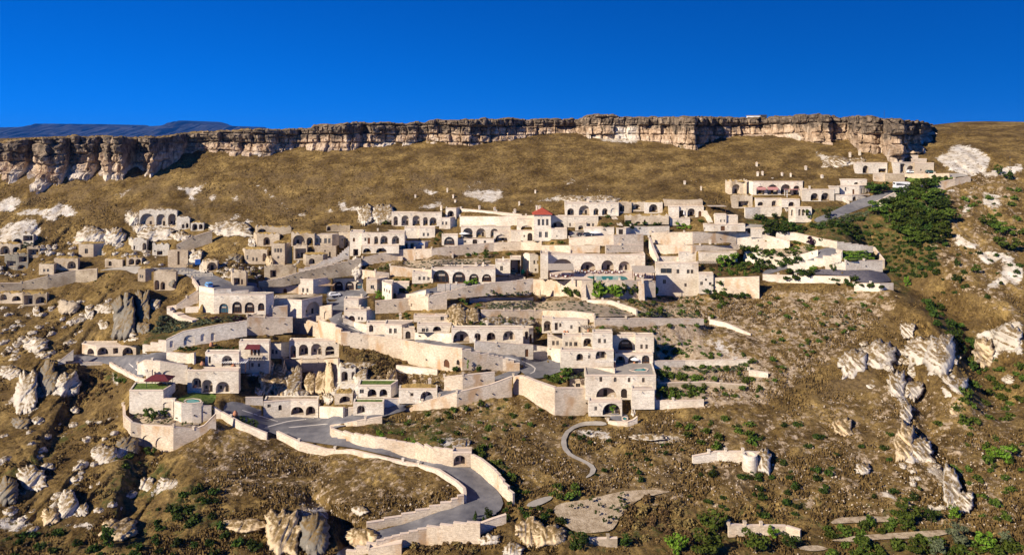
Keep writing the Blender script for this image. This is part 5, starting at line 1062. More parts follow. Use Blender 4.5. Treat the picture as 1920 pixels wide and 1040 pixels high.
BTOP = {}
def build_house(b):
    rnd = random.Random(hash(b['label']) % 9973 if False else sum(map(ord, b['label'])))
    cr = b['cr']; ft = footpx(b); sc_ = CR[cr][2]
    ref = [i for i, p in enumerate(ft) if p[1] == 0]
    px_, pyb = cv(cr, 0, b['yb'])
    x0 = cv(cr, ft[ref[0]][0], 0)[0]; x1 = cv(cr, ft[ref[-1]][0], 0)[0]
    if x1 - x0 < 4: x1 = cv(cr, ft[-1][0], 0)[0]
    Y0 = b['Y0']
    pyt = cv(cr, 0, b['yt'])[1]
    zt = CZ - (pyt - HY) / F * Y0; zb_ = CZ - (pyb - HY) / F * Y0
    # how far the flat roof runs back before it meets the ground behind
    vt = (pyt - HY) / F; vb = vt - b['rf'] / sc_ / F
    back = b['back'] or min(max(Y0 * (vt / max(vb, 1e-3) - 1) if vt > 0 and vb > 0.004 else 6,3.2), 22)
    base = [W3(cv(cr, x, 0)[0], HY, Y0 + d) for x, d in ft]; base = [Vector((p.x, p.y, 0)) for p in base]
    zl = zb_ - 0.12
    root = empty(b['name'], (base[ref[0]].x, base[ref[0]].y, zb_), b['label'], b['cat'], b['group'])
    loc = root.location
    mb = MB(); parts = []; ru = b['ruin']; ztop = zt
    # rear corners
    ymax = max(p.y for p in base); R = base[-1].copy(); Lc = base[0].copy()
    yb2 = max(ymax + 1.0, Y0 + back)
    Rb = Vector((R.x * yb2 / R.y * .5 + R.x * .5, yb2,0)); Lb = Vector((Lc.x * yb2 / Lc.y * .5 + Lc.x * .5, yb2,0))
    for i in range(len(base) - 1):
        pl = Plane(base[i], base[i + 1]); ops = []
        for o in b['ops']:
            kd, xa, xb, ya, yb_ = o[:5]
            if len(o) > 5: fi = o[5]
            else:
                mid_ = (xa + xb) / 2; fi = next((k for k in range(len(ft) - 1) if ft[k][0] <= mid_ < ft[k + 1][0]), 0)
            if fi != i: continue
            s0, _ = pl.hit(*cv(cr, xa, ya)); s1, _ = pl.hit(*cv(cr, xb, ya)); m_ = cv(cr, (xa + xb) / 2,0)[0]
            _, ztp = pl.hit(m_, cv(cr, 0, ya)[1]); _, zbt = pl.hit(m_, cv(cr, 0, yb_)[1])
            ops.append((kd, min(s0, s1), max(s0, s1), ztp, zbt))
        facade(mb, parts, pl, zl, ztop, ops, root, None, rnd)
        if ru:                                        # broken top edge
            n = max(4, int(pl.L / .8)); zz = [rnd.uniform(-.4, .6 + .7 * ru) * ru for _ in range(n + 1)]
            for k in range(n):
                s0 = pl.L * k / n; s1 = pl.L * (k + 1) / n; a0, a1 = max(zz[k], 0), max(zz[k + 1], 0)
                if a0 + a1 < .1: continue
                P = [pl.at(s0, ztop, -.002), pl.at(s1, ztop, -.002), pl.at(s1, ztop + a1, .05), pl.at(s0, ztop + a0, .05)]
                Q = [p + (-pl.n) * .6 for p in P]
                mb.poly(P); mb.poly([Q[1], Q[0], Q[3], Q[2]]); mb.poly([P[3], P[2], Q[2], Q[3]]); mb.poly([P[1], Q[1], Q[2], P[2]]); mb.poly([Q[0], P[0], P[3], Q[3]])
    ring = base + [Rb, Lb]
    for a, c in ((R, Rb),(Rb, Lb),(Lb, Lc)):
        mb.poly([(a.x, a.y, zl),(c.x, c.y, zl),(c.x, c.y, ztop),(a.x, a.y, ztop)])
    # parapet and sunk roof
    cen = sum(ring, Vector()) / len(ring); k_in = []
    for p in ring:
        d = cen - p; d.normalize(); k_in.append(p + d * .5)
    rz = ztop - (.30 if b['corn'] else .05)
    for i in range(len(ring)):
        j = (i + 1) % len(ring); p, q, pi, qi = ring[i], ring[j], k_in[i], k_in[j]
        mb.poly([(p.x, p.y, ztop),(q.x, q.y, ztop),(qi.x, qi.y, ztop),(pi.x, pi.y, ztop)])
        mb.poly([(pi.x, pi.y, ztop),(qi.x, qi.y, ztop),(qi.x, qi.y, rz - .2),(pi.x, pi.y, rz - .2)])
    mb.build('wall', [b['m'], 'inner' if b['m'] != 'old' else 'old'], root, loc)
    rf = MB()
    if b['roof'] in ('grassroof', 'rubble', 'rockwarm', 'rock'):     # grown-over, uneven roof
        n = 7; idx = {}
        A0, A1, B0, B1 = k_in[0], k_in[len(base) - 1], k_in[-1], k_in[-2]
        for i in range(n + 1):
            for j in range(6):
                p = A0.lerp(A1, i / n); q = B0.lerp(B1, i / n); c = p.lerp(q, j / 5)
                idx[i, j] = len(rf.v); e = 0 if i in (0, n) or j == 0 else 1
                rf.v.append((c.x, c.y, rz + e * rnd.uniform(.1, .7) + .25 * (j / 5)))
        for i in range(n):
            for j in range(5): rf.f.append((idx[i, j], idx[i + 1, j], idx[i + 1, j + 1], idx[i, j + 1])); rf.m.append(0)
    else: rf.poly([(p.x, p.y, rz) for p in k_in])
    rf.build('roof', b['roof'], root, loc)
    if b['corn']:
        cn = MB()
        for i in range(len(base) - 1):
            pl = Plane(base[i], base[i + 1])
            P = [pl.at(0, ztop - .34,-.12), pl.at(pl.L, ztop - .34,-.12), pl.at(pl.L, ztop + .03,-.12), pl.at(0, ztop + .03,-.12)]
            Q = [p + (-pl.n) * .5 for p in P]
            cn.poly(P); cn.poly([P[3], P[2], Q[2], Q[3]]); cn.poly([P[1], P[0], Q[0], Q[1]]); cn.poly([P[1], Q[1], Q[2], P[2]]); cn.poly([Q[0], P[0], P[3], Q[3]])
        cn.build('cornice', 'coping', root, loc)
        if b['m'] == 'stone' and b['roof'] == 'roof' and yb2 - Y0 > 4 and rnd.random() < .6:
            ch = MB(); t = rnd.uniform(.2, .8); c = k_in[0].lerp(k_in[len(base) - 1], t).lerp(k_in[-1].lerp(k_in[-2], t), .5)
            ch.box(c.x - .3, c.x + .3, c.y - .3, c.y + .3, rz - .02, rz + 1.3); ch.box(c.x - .4, c.x + .4, c.y - .4, c.y + .4, rz + 1.3, rz + 1.45)
            ch.build('chimney', 'stone', root, loc)
    if b['m'] == 'stone' and len(base) >= 2:           # drain spouts throwing little shadows
        pl = max((Plane(base[i], base[i + 1]) for i in range(len(base) - 1)), key=lambda p: p.L)
        for k in range(int(pl.L / 5.5)):
            s = (k + .5) * 5.5; sp = MB(); a = pl.at(s, ztop - .75, .1); sp.tube(a, pl.at(s + .05, ztop - .85,-.75), .10, .09,5); sp.build('spout', 'coping', root, loc)
    emit(parts, root, loc)
    BTOP[b['label']] = (root, base, Y0, zb_, zt, k_in, rz)
    return root

def wpt(w, x, y, dy=0):
    px, py = cv(w['cr'], x, y); return px, py
def build_wall(w):
    rnd = random.Random(sum(map(ord, w['label'])))
    cr = w['cr']; P = w['P']
    # refine
    segs = []
    for a, c in zip(P[:-1], P[1:]):
        n = w['steps'] if w['steps'] else max(1, int(abs(c[0] - a[0]) / 14))
        if any(min(a[0], c[0]) <= cv(cr, (o_[1] + o_[2]) / 2,0)[0] < max(a[0], c[0]) for o_ in w['ops']): n = 1; w.setdefault('_one', {})[P.index(a)] = 1
        for k in range(n):
            f0, f1 = k / n, (k + 1) / n
            q0 = [a[i] + (c[i] - a[i]) * f0 for i in range(4)]; q1 = [a[i] + (c[i] - a[i]) * f1 for i in range(4)]
            segs.append((q0, q1, P.index(a)))
    def top(q): return CZ - (q[1] - HY) / F * q[3]
    mb = MB(); cp = MB(); parts = []
    X0 = segs[0][0]; loc = W3(X0[0], X0[2], X0[3])
    o = MB()
    # outward offset for thickness from the local direction
    for si, (q0, q1, ai) in enumerate(segs):
        a = Vector(((q0[0] - HX) / F * q0[3], q0[3], 0)); c = Vector(((q1[0] - HX) / F * q1[3], q1[3], 0))
        if (c - a).length < .05: continue
        if c.x < a.x: a, c, q0, q1 = c, a, q1, q0
        z0, z1 = top(q0), top(q1)
        if w['steps'] and not w.get('_one', {}).get(ai): z0 = z1 = (z0 + z1) / 2
        zl = min(CZ - (q0[2] - HY) / F * q0[3], CZ - (q1[2] - HY) / F * q1[3]) - w['bury']
        pl = Plane(a, c); ops = []
        for op in w['ops']:
            kd, xa, xb, ya, yb_ = op[:5]; mx_ = cv(cr, (xa + xb) / 2,0)[0]
            if not (q0[0] <= mx_ < q1[0]): continue
            s0, _ = pl.hit(*cv(cr, xa, ya)); s1, _ = pl.hit(*cv(cr, xb, ya))
            _, ztp = pl.hit(mx_, cv(cr, 0, ya)[1]); _, zbt = pl.hit(mx_, cv(cr, 0, yb_)[1])
            wd = abs(s1 - s0); m2 = (s0 + s1) / 2; wd = min(wd, pl.L - .3)
            m2 = min(max(m2, wd / 2 + .14), pl.L - wd / 2 - .14)
            ops.append((kd, m2 - wd / 2, m2 + wd / 2, min(ztp, min(z0, z1) - .15), zbt))
        th = w['th']; zm = min(z0, z1)
        A, B = pl.at(0,0), pl.at(pl.L, 0); A2, B2 = pl.at(0,0, th), pl.at(pl.L, 0, th)
        def v(p, z): return (p.x, p.y, z)
        if ops:
            facade(mb, parts, pl, zl, zm, ops, None, None, rnd)
            if abs(z0 - z1) > .02: mb.poly([v(A, zm), v(B, zm), v(B, z1)] if z1 > z0 else [v(A, zm), v(B, zm), v(A, z0)])
        else: mb.poly([v(A, zl), v(B, zl), v(B, z1), v(A, z0)])
        mb.poly([v(B2, zl), v(A2, zl), v(A2, z0), v(B2, z1)]); mb.poly([v(A, z0), v(B, z1), v(B2, z1), v(A2, z0)])
        mb.poly([v(A2, zl), v(A, zl), v(A, z0), v(A2, z0)]); mb.poly([v(B, zl), v(B2, zl), v(B2, z1), v(B, z1)])
        if w['cope']:
            e = .07; A, B = pl.at(-.02,0,-e), pl.at(pl.L + .02,0,-e); A2, B2 = pl.at(-.02,0, th + e), pl.at(pl.L + .02,0, th + e); h = .13; y0, y1 = z0 + .003, z1 + .003
            cp.poly([v(A, y0), v(B, y1), v(B, y1 + h), v(A, y0 + h)]); cp.poly([v(A, y0 + h), v(B, y1 + h), v(B2, y1 + h), v(A2, y0 + h)])
            cp.poly([v(A2, y0), v(A, y0), v(A, y0 + h), v(A2, y0 + h)]); cp.poly([v(B, y1), v(B2, y1), v(B2, y1 + h), v(B, y1 + h)]); cp.poly([v(B2, y1), v(A2, y0), v(A2, y0 + h), v(B2, y1 + h)])
    extra = []
    for q0, q1, ai in segs[::2]:                    # squat posts on the coping and dark weep holes in the face
        x_, Y_ = q0[0], q0[3]; zt_ = top(q0); h_ = zt_ - (CZ - (q0[2] - HY) / F * Y_); c_ = Vector(((x_ - HX) / F * Y_, Y_, 0))
        if w['cope'] and not w['steps'] and rnd.random() < .45: q = MB(); q.box(c_.x - .3, c_.x + .3, c_.y - .1, c_.y + .6, zt_ - .1, zt_ + .75); q.box(c_.x - .38, c_.x + .38, c_.y - .18, c_.y + .68, zt_ + .75, zt_ + .88); extra.append(('post', q, w['m']))
        if h_ > 3 and rnd.random() < .8: q = MB(); z_ = zt_ - rnd.uniform(.9, h_ * .7); c_.x += .5; q.box(c_.x, c_.x + .3, c_.y - .12, c_.y + .3, z_, z_ + .32); extra.append(('weep_hole', q, 'dark'))
    ob = mb.build(w['name'], [w['m'], 'inner'], None, loc); [q.build(n_, m_, ob, loc) for n_, q, m_ in extra]; tag(ob, w['label'], w['cat'], w['group'], 'thing')
    if w['cope']: cp.build('coping', 'coping', ob, loc)
    emit(parts, ob, loc)
    return ob

def patch_mesh(cr, pts, lift, step=7.0, zlev=None, grow=0):
    P = cvl(cr, pts); Q = []
    for a, c in zip(P, P[1:] + P[:1]):
        n = max(1, int(math.hypot(c[0] - a[0], c[1] - a[1]) / 9))
        Q += [(a[0] + (c[0] - a[0]) * k / n, a[1] + (c[1] - a[1]) * k / n) for k in range(n)]
    if grow:
        c2 = sum(Q[i][0] * Q[(i + 1) % len(Q)][1] - Q[(i + 1) % len(Q)][0] * Q[i][1] for i in range(len(Q))); sg = 1 if c2 > 0 else -1; R2 = []
        for i in range(len(Q)):
            dx, dy = Q[(i + 1) % len(Q)][0] - Q[i - 1][0], Q[(i + 1) % len(Q)][1] - Q[i - 1][1]; l_ = math.hypot(dx, dy) or 1; R2.append((Q[i][0] + sg * dy / l_ * grow, Q[i][1] - sg * dx / l_ * grow))
        Q = R2
    # soften corners
    n = len(Q); Q = [((Q[i - 1][0] + 2 * Q[i][0] + Q[(i + 1) % n][0]) / 4,(Q[i - 1][1] + 2 * Q[i][1] + Q[(i + 1) % n][1]) / 4) for i in range(n)]
    xs = [p[0] for p in Q]; ys = [p[1] for p in Q]; ins = []
    q = np.array(Q)
    gx, gy = np.meshgrid(np.arange(min(xs), max(xs), step), np.arange(min(ys), max(ys), step * .6), indexing='ij'); I = np.zeros(gx.shape, bool)
    for k in range(n):
        a0, b0 = q[k]; a1, b1 = q[(k + 1) % n]
        if b0 != b1: I ^= ((b0 > gy) != (b1 > gy)) & (gx < (a1 - a0) * (gy - b0) / (b1 - b0) + a0)
    pts2 = [Vector(p) for p in Q] + [Vector((x, y)) for x, y in zip(gx[I], gy[I])]
    r = delaunay_2d_cdt(pts2, [(i, (i + 1) % n) for i in range(n)],[], 1,1e-4)
    if zlev is not None: vs = [tuple(W3(v.x, v.y, (CZ - zlev) * F / (v.y - HY))) for v in r[0]]
    else: vs = [tuple(G3(v.x, v.y, lift)) for v in r[0]]
    return vs, [tuple(f) for f in r[2]]
def build_surface(s):
    zl = None
    if s.get('level'):
        x, y = cv(s['cr'], *s['level']); zl = G3(x, y).z + s['lift']
    vs, fs = patch_mesh(s['cr'], s['pts'], s['lift'], zlev=zl, grow=2.2 if s['name'] in ('lower_road', 'middle_road', 'plaza_road', 'restaurant_road', 'terrace_road', 'hairpin_road', 'upper_road') else 0); s['z'] = zl
    mb = MB(); mb.v = vs; mb.f = fs; mb.m = [0] * len(fs)
    o = mb.build(s['name'], s['m'], None, None, True)
    for f in o.data.polygons:
        if f.normal.z < 0: o.data.flip_normals(); break
    if s['kind']: tag(o, kind=s['kind'])
    if s['label']: tag(o, s['label'], s['cat'])
    return o
import time as _t
_t0 = _t.time()
for s in SUR: build_surface(s)
for w in WAL: build_wall(w)
for b in BLD: build_house(b)
print('built', len(BLD), 'houses', len(WAL), 'walls in', round(_t.time() - _t0,1), 's')
# ------------------------------------------------------------------ things standing about
def at(cr, x, y, lift=0): return G3(*cv(cr, x, y), lift)
def ppm(p): return F / p.y                       # photo pixels per metre there
def px2m(cr, n, p): return n / CR[cr][2] / ppm(p)
def on_level(cr, x, y, z):
    px, py = cv(cr, x, y); return W3(px, py, (CZ - z) * F / (py - HY))

# red pyramid roof of the tower
root, base, Y0, zb_, zt, kin, rz = BTOP['square white tower house with a red tiled pyramid roof']
loc = root.location; mb = MB()
x0 = base[0].x - .7; x1 = base[1].x + .7; y0 = Y0 - .7; y1 = Y0 + 7; zc = zt + .1; ap = Vector(((x0 + x1) / 2,(y0 + y1) / 2, zc + 2.5))
cs = [Vector((x0, y0, zc)), Vector((x1, y0, zc)), Vector((x1, y1, zc)), Vector((x0, y1, zc))]
for i in range(4):
    a, b_ = cs[i], cs[(i + 1) % 4]
    for k in range(7):                              # tile courses stepping up to the apex
        f0, f1 = k / 7,(k + 1) / 7; mb.poly([a.lerp(ap, f0), b_.lerp(ap, f0), b_.lerp(ap, f1) - Vector((0,0, .06)), a.lerp(ap, f1) - Vector((0,0, .06))])
mb.poly([c - Vector((0,0, .02)) for c in cs[::-1]])
for i in range(4):
    a, b_ = cs[i], cs[(i + 1) % 4]; mb.poly([a - Vector((0,0, .2)), b_ - Vector((0,0, .2)), b_, a])
tr = mb.build('tiled_roof', 'tile', root, loc)
ch = MB(); ch.box(x0 + 1.6, x0 + 2.3, y1 - 2.5, y1 - 1.8, zc + .6, zc + 3.0); ch.box(x0 + 1.5, x0 + 2.4, y1 - 2.6, y1 - 1.7, zc + 3.0, zc + 3.2); ch.build('chimney', 'stone', tr, loc)
# balcony and awning of the balcony house
root, base, Y0, zb_, zt, kin, rz = BTOP['tall ivory house with maroon awning, balcony and three dark balcony doors']
pl = Plane(base[0], base[-1]); loc = root.location
def pt(x, y): return pl.hit(*cv('e3', x, y))
s0, z0 = pt(868,880); s1, z1 = pt(1012,880); mb = MB()
def pbox(m, a, b_, z0, z1, d0, d1, mi=0):
    P = [pl.at(a, z0,-d0), pl.at(b_, z0,-d0), pl.at(b_, z1,-d0), pl.at(a, z1,-d0)]; Q = [pl.at(a, z0,-d1), pl.at(b_, z0,-d1), pl.at(b_, z1,-d1), pl.at(a, z1,-d1)]
    m.poly(Q, mi); m.poly(P[::-1], mi); m.poly([Q[3], Q[2], P[2], P[3]], mi); m.poly([P[0], P[1], Q[1], Q[0]], mi); m.poly([P[0], Q[0], Q[3], P[3]], mi); m.poly([Q[1], P[1], P[2], Q[2]], mi)
pbox(mb, s0, s1, z0 - .25, z0, .002,1.2); k = 0
for i in range(6): s = s0 + (s1 - s0) * (i + .5) / 6; pbox(mb, s - .12, s + .12, z0 - 1.0, z0 - .25, .002, .8)
bal = mb.build('balcony', 'stone', root, loc); rl = MB()
for i in range(12): s = s0 + (s1 - s0) * (i + .02) / 11.05; pbox(rl, s, s + .05, z0, z0 + 1.0,1.1,1.16)
pbox(rl, s0, s1, z0 + 1.0, z0 + 1.06,1.09,1.17); rl.build('railing', 'metal', bal, loc)
s0, z0 = pt(868,782); s1, _ = pt(985,782); _, z1 = pt(868,808); mb = MB()
mb.poly([pl.at(s0, z0,-.01), pl.at(s1, z0,-.01), pl.at(s1 + .35, z1,-1.8), pl.at(s0 - .35, z1,-1.8)]); mb.poly([pl.at(s0 - .35, z1,-1.8), pl.at(s1 + .35, z1,-1.8), pl.at(s1 + .35, z1 - .25,-1.8), pl.at(s0 - .35, z1 - .25,-1.8)]); mb.build('awning', 'maroon', root, loc)
# buttresses of the pool wall
for o in list(bpy.data.objects):
    if o.get('label', '').startswith('tall pool terrace retaining wall'):
        for xa, xb, ya, yb_, dp in ((300,385,520,690,2.2),(690,755,480,690,2.6),(1510,1590,440,700,2.6),(75,100,550,660,1.5)):
            px0, pyb = cv('h4', xa, yb_); px1, pyt = cv('h4', xb, ya); w_ = next(w for w in WAL if w['label'] == o['label'])
            Yw = float(np.interp(px0, [p[0] for p in w_['P']], [p[3] for p in w_['P']])); A = W3(px0, pyt, Yw - .01); B = W3(px1, pyb, Yw - .01); zt_ = A.z; zb2 = B.z - 1.5
            q = MB(); T0, T1 = Vector((A.x, A.y, zt_)), Vector((B.x, A.y, zt_)); B0, B1 = Vector((A.x, A.y - dp, zb2)), Vector((B.x, A.y - dp, zb2)); C0, C1 = Vector((A.x, A.y, zb2)), Vector((B.x, A.y, zb2)); U0, U1 = T0 + Vector((0,-.5,0)), T1 + Vector((0,-.5,0))
            q.poly([B0, B1, U1, U0]); q.poly([U0, U1, T1, T0]); q.poly([C0, B0, U0, T0]); q.poly([B1, C1, T1, U1]); q.build('buttress', 'wall', o, o.location)

# chimney stacks in the dry grass
CHL = 'stone chimney stack standing in the dry grass slope above the houses'
def chimney_stack():
    r = empty('chimney_stack',(0,0,0), CHL, 'chimney', 'stone chimney stacks in the dry grass slope')
    m = MB(); m.box(-.45, .45,-.45, .45,-.8,1.5); m.build('shaft', 'stone', r); m = MB(); m.box(-.6, .6,-.6, .6,1.5,1.72); m.box(-.3, .3,-.3, .3,1.72,1.95); m.build('cap', 'coping', r); return r
proto = chimney_stack(); k = 0
for cr, pts in {'c2': [(1195,684),(1435,641),(1480,690),(1495,724),(1390,779),(1675,775),(1790,785)],'c3': [(55,748),(175,650),(570,714),(1295,585),(1418,622),(1835,445),(1878,515),(1842,522),(22,800),(208,770)],'c4': [(105,523),(170,530),(283,478),(405,540),(615,373),(688,360)],'e8': [(572,340),(692,345)],'d7': [(1192,665),(1258,665),(985,575),(650,595),(535,605)],'e4': [(712,560),(1475,615),(1028,570),(568,480),(648,485)]}.items():
    for x, y in pts:
        o = proto if k == 0 else copy_tree(proto); k += 1
        p = at(cr, x, y); o.location = p; o.scale = (RNG.uniform(.75,1.05),) * 2 + (RNG.uniform(.8,1.25),); o.rotation_euler.z = RNG.uniform(-.3, .3)
        if cr in ('d7', 'e4', 'e8'): o['label'] = 'short stone chimney post on a terrace or garden wall in the village'; o['group'] = 'chimney posts on the village terraces'

# lamp posts
def lamp_post():
    r = empty('lamp_post',(0,0,0)); m = MB(); m.tube((0,0,-.5),(0,0,5), .09, .06); m.build('pole', 'metal', r); m = MB(); m.lathe((0,0,5), [(.08,0),(.28, .25),(.30, .3),(.05, .55)],8); m.build('lantern', 'metal', r); return r
proto = lamp_post()
for i, (cr, x, y, l) in enumerate((('e4', 1112,345,'slim dark lamp post beside the restaurant road corner'),('e4', 1668,290,'slim dark lamp post in front of the stone garage'),('h6', 118,645,'slim dark lamp post at the plaza edge near the blue van'),('e4', 480,415,'slim dark lamp post behind the corner house'),('d5', 990,660,'slim dark lamp post on the gravel plaza by the ruins'),('g7', 1495,70,'slim lamp post at the top right beside the pale scree'))):
    o = proto if i == 0 else copy_tree(proto); o.location = at(cr, x, y); tag(o, l, 'lamp post', 'lamp posts along the village roads')

# pergolas, canopies, gazebo
def pergola(label, cr, x0, x1, ytop, ybase, dep, m='canopy', slats=0, tilt=0, name='pergola', zlev=None, ov=.3, cat='pergola', post='wood'):
    p0 = on_level(cr, x0, ybase, zlev) if zlev else at(cr, x0, ybase); Y = p0.y - .2
    A = W3(*cv(cr, x0, ybase), Y); B = W3(*cv(cr, x1, ybase), Y); h = W3(*cv(cr, x0, ytop), Y).z
    z0 = A.z; w = B.x - A.x; h = max(h - z0 - tilt * .0,1.9)
    r = empty(name, (A.x + w / 2, Y + dep / 2, z0), label, cat); L = r.location
    ps = MB()
    for sx in (-1,1):
        for sy in (-1,1):
            q = MB(); q.box(sx * (w / 2 - .1) - .08, sx * (w / 2 - .1) + .08, sy * (dep / 2 - .1) - .08, sy * (dep / 2 - .1) + .08,-1.0, h + (tilt if sy > 0 else 0) - .02); q.build('post', post, r)
    c = MB(); n = slats or 1; T = lambda y: h + tilt * (y / dep + .5)
    W_ = w + 2 * ov; D_ = dep + 2 * ov
    if slats:
        for k in range(slats):
            a = -W_ / 2 + W_ * k / slats; b_ = a + W_ / slats * .55
            i = len(c.v); ya, yb2 = -D_ / 2, D_ / 2
            c.v += [(a, ya, T(ya)),(b_, ya, T(ya)),(b_, yb2, T(yb2)),(a, yb2, T(yb2)),(a, ya, T(ya) + .09),(b_, ya, T(ya) + .09),(b_, yb2, T(yb2) + .09),(a, yb2, T(yb2) + .09)]
            for f in ((0,3,2,1),(4,5,6,7),(0,1,5,4),(1,2,6,5),(2,3,7,6),(3,0,4,7)): c.f.append(tuple(i + t for t in f)); c.m.append(0)
    else:
        nx_, ny_ = 8,4; i = len(c.v)
        for lvl in (0, .1):
            for a in range(nx_ + 1):
                for e in range(ny_ + 1): y = -D_ / 2 + D_ * e / ny_; c.v.append((-W_ / 2 + W_ * a / nx_, y, T(y) + lvl + (RNG.uniform(-.04, .04) if 0 < a < nx_ else 0)))
        st = (nx_ + 1) * (ny_ + 1)
        for a in range(nx_):
            for e in range(ny_):
                q = i + a * (ny_ + 1) + e; c.f.append((q + st, q + ny_ + 1 + st, q + ny_ + 2 + st, q + 1 + st)); c.m.append(0); c.f.append((q, q + 1, q + ny_ + 2, q + ny_ + 1)); c.m.append(0)
        for a in range(nx_):
            for e in (0, ny_): q = i + a * (ny_ + 1) + e; c.f.append((q, q + ny_ + 1, q + ny_ + 1 + st, q + st)); c.m.append(0)
        for e in range(ny_):
            for a in (0, nx_): q = i + a * (ny_ + 1) + e; c.f.append((q, q + 1, q + 1 + st, q + st)); c.m.append(0)
    c.build('canopy', m, r); return r
ZD = next(s['z'] for s in SUR if s['name'] == 'dining_terrace')
pergola('sloping reed canopy over dark seats at the left end of the pool terrace', 'd8', 330,545,690,762,6, tilt=1.2, zlev=ZD, name='canopy_shelter', cat='canopy')
pergola('sloping reed canopy over tables at the right end of the pool terrace', 'd8', 1085,1268,712,782,5, tilt=1.4, zlev=ZD, name='canopy_shelter', cat='canopy')
pergola('slatted timber pergola on the roof terrace beside the big square house', 'd8', 1655,1820,632,720,5, slats=9, m='canopy')
pergola('striped white slatted pergola above the small turquoise pool', 'e5', 930,1105,562,610,4, slats=12, m='cloth')
pergola('reed pergola with leaning poles on the white upper terrace', 'e5', 805,930,248,305,3, slats=7, m='canopy')
pergola('striped slatted pergola over wicker seats on the arcade terrace', 'e3', 645,855,945,1010,4, slats=12, m='cloth')
pergola('grey reed shelter with red seats on the terrace above the rock cliff', 'e3', 1525,1700,838,905,3.5, m='canopy', name='canopy_shelter', cat='canopy')
pergola('brown awning pavilion on the terrace right of the white double stair', 'd8', 1755,1895,128,190,4, m='roof', name='canopy_shelter', cat='canopy')
pergola('timber lean-to with a pale flat roof beside the white car', 'd6', 1110,1250,828,905,4, m='paleframe', tilt=.5, name='carport', cat='carport')
pergola('pink canopied pavilion on the four-arch terrace', 'e1', 735,848,358,428,3, m='pink', name='pavilion', cat='pavilion', post='cloth')
pergola('vine covered trellis in front of the reception range', 'h3', 560,860,350,465,4, slats=10, m='leafdark', name='trellis', cat='trellis')
for k, (x0, x1) in enumerate(((462,540),(555,650))):
    root = BTOP['grand ivory house with four tall arches and pink awnings below the ruined rock court'][0]; Y = BTOP['grand ivory house with four tall arches and pink awnings below the ruined rock court'][2]
    a = W3(*cv('e1', x0,352), Y); b_ = W3(*cv('e1', x1,352), Y); m = MB()
    m.poly([(a.x, Y - .02, a.z + .9),(b_.x, Y - .02, a.z + .9),(b_.x, Y - 1.8, a.z),(a.x, Y - 1.8, a.z)]); m.poly([(a.x, Y - 1.8, a.z),(b_.x, Y - 1.8, a.z),(b_.x, Y - 1.8, a.z - .3),(a.x, Y - 1.8, a.z - .3)])
    m.build('awning', 'pink', root, root.location)
# maroon gazebo on the bastion
rb = BTOP['square white bastion with three blind arches carrying the maroon gazebo']
zr = rb[6]; c = on_level('e6', 780,505, zr); w = px2m('e6', 185, c); r = empty('gazebo',(c.x, c.y + 1.5, zr), 'open gazebo with a maroon tent roof on the lawn of the white bastion', 'gazebo')
for sx in (-1,1):
    for sy in (-1,1):
        q = MB(); q.tube((sx * w * .42, sy * 1.8,0),(sx * w * .42, sy * 1.8,2.5), .08); q.build('post', 'metal', r)
q = MB(); A = [Vector((-w / 2,-2.3,2.4)), Vector((w / 2,-2.3,2.4)), Vector((w / 2,2.3,2.4)), Vector((-w / 2,2.3,2.4))]; R0, R1 = Vector((-w * .18,0,3.6)), Vector((w * .18,0,3.6))
q.poly([A[0], A[1], R1, R0]); q.poly([A[2], A[3], R0, R1]); q.poly([A[1], A[2], R1]); q.poly([A[3], A[0], R0])
for i in range(4): q.poly([A[i] - Vector((0,0, .25)), A[(i + 1) % 4] - Vector((0,0, .25)), A[(i + 1) % 4], A[i]])
q.build('tent_roof', 'maroon', r)
q = MB(); q.lathe((0,0,0), [(.9, .7),(.9, .78)],10); q.tube((0,0,0),(0,0, .7), .08); q.build('table', 'wood', r)

# parasols
def parasol(label, p, m='cloth', openr=1.5, h=2.6):
    r = empty('parasol', p, label, 'parasol'); q = MB(); q.tube((0,0,-.3),(0,0, h), .05); q.build('pole', 'metal', r); q = MB()
    if openr > .5: q.lathe((0,0, h - .7), [(openr, 0),(openr * .55, .35),(.05, .7)],8)
    else: q.lathe((0,0, h - 1.9), [(.16,0),(.30, .25),(.22,1.2),(.04,2.0)],8)
    q.build('canopy', m, r)
parasol('closed white parasol on the white terrace at the upper right', at('d8', 1525,228), openr=.2, h=3.2)
parasol('open blue parasol on the rounded annex terrace', at('d7', 705,497), 'bluetarp', 1.6)
parasol('wide white parasol in the courtyard behind the garden wall', at('d8', 740,392), 'cloth', 2.6,2.2)
parasol('white parasol over the planted terrace left of the gate house', at('d7', 1090,408), 'cloth', 2.4,2.6)
parasol('closed white parasol on the upper white terrace', at('e5', 745,300), openr=.2)
parasol('white parasol between the arches of the small turquoise pool', at('e5', 1280,590), 'cloth', 1.5)

# pools
def pool(name, label, cr, pts, z, mt):
    vs, fs = patch_mesh(cr, pts, 0,5, zlev=z + .06); m = MB(); m.v, m.f, m.m = vs, fs, [0] * len(fs); r = m.build(name, mt)
    tag(r, label, 'pool'); e = MB(); P = [on_level(cr, x, y, z + .06) for x, y in pts]; n = len(P); c = sum(P, Vector()) / n
    for i in range(n):
        a, b_ = P[i], P[(i + 1) % n]; ao = a + (a - c).normalized() * .45; bo = b_ + (b_ - c).normalized() * .45; u = Vector((0,0, .10))
        e.poly([a + u, b_ + u, bo + u, ao + u]); e.poly([a, b_, b_ + u, a + u]); e.poly([ao, bo, bo + u, ao + u])
    e.build('rim', 'coping', r)
pool('swimming_pool', 'long rectangular turquoise pool in front of the dining hall arches', 'd8',[(640,745),(1010,742),(1050,778),(735,782)],ZD, 'water')
zp = BTOP['tall ivory pool base with four small windows and a shaded porch arch'][6]
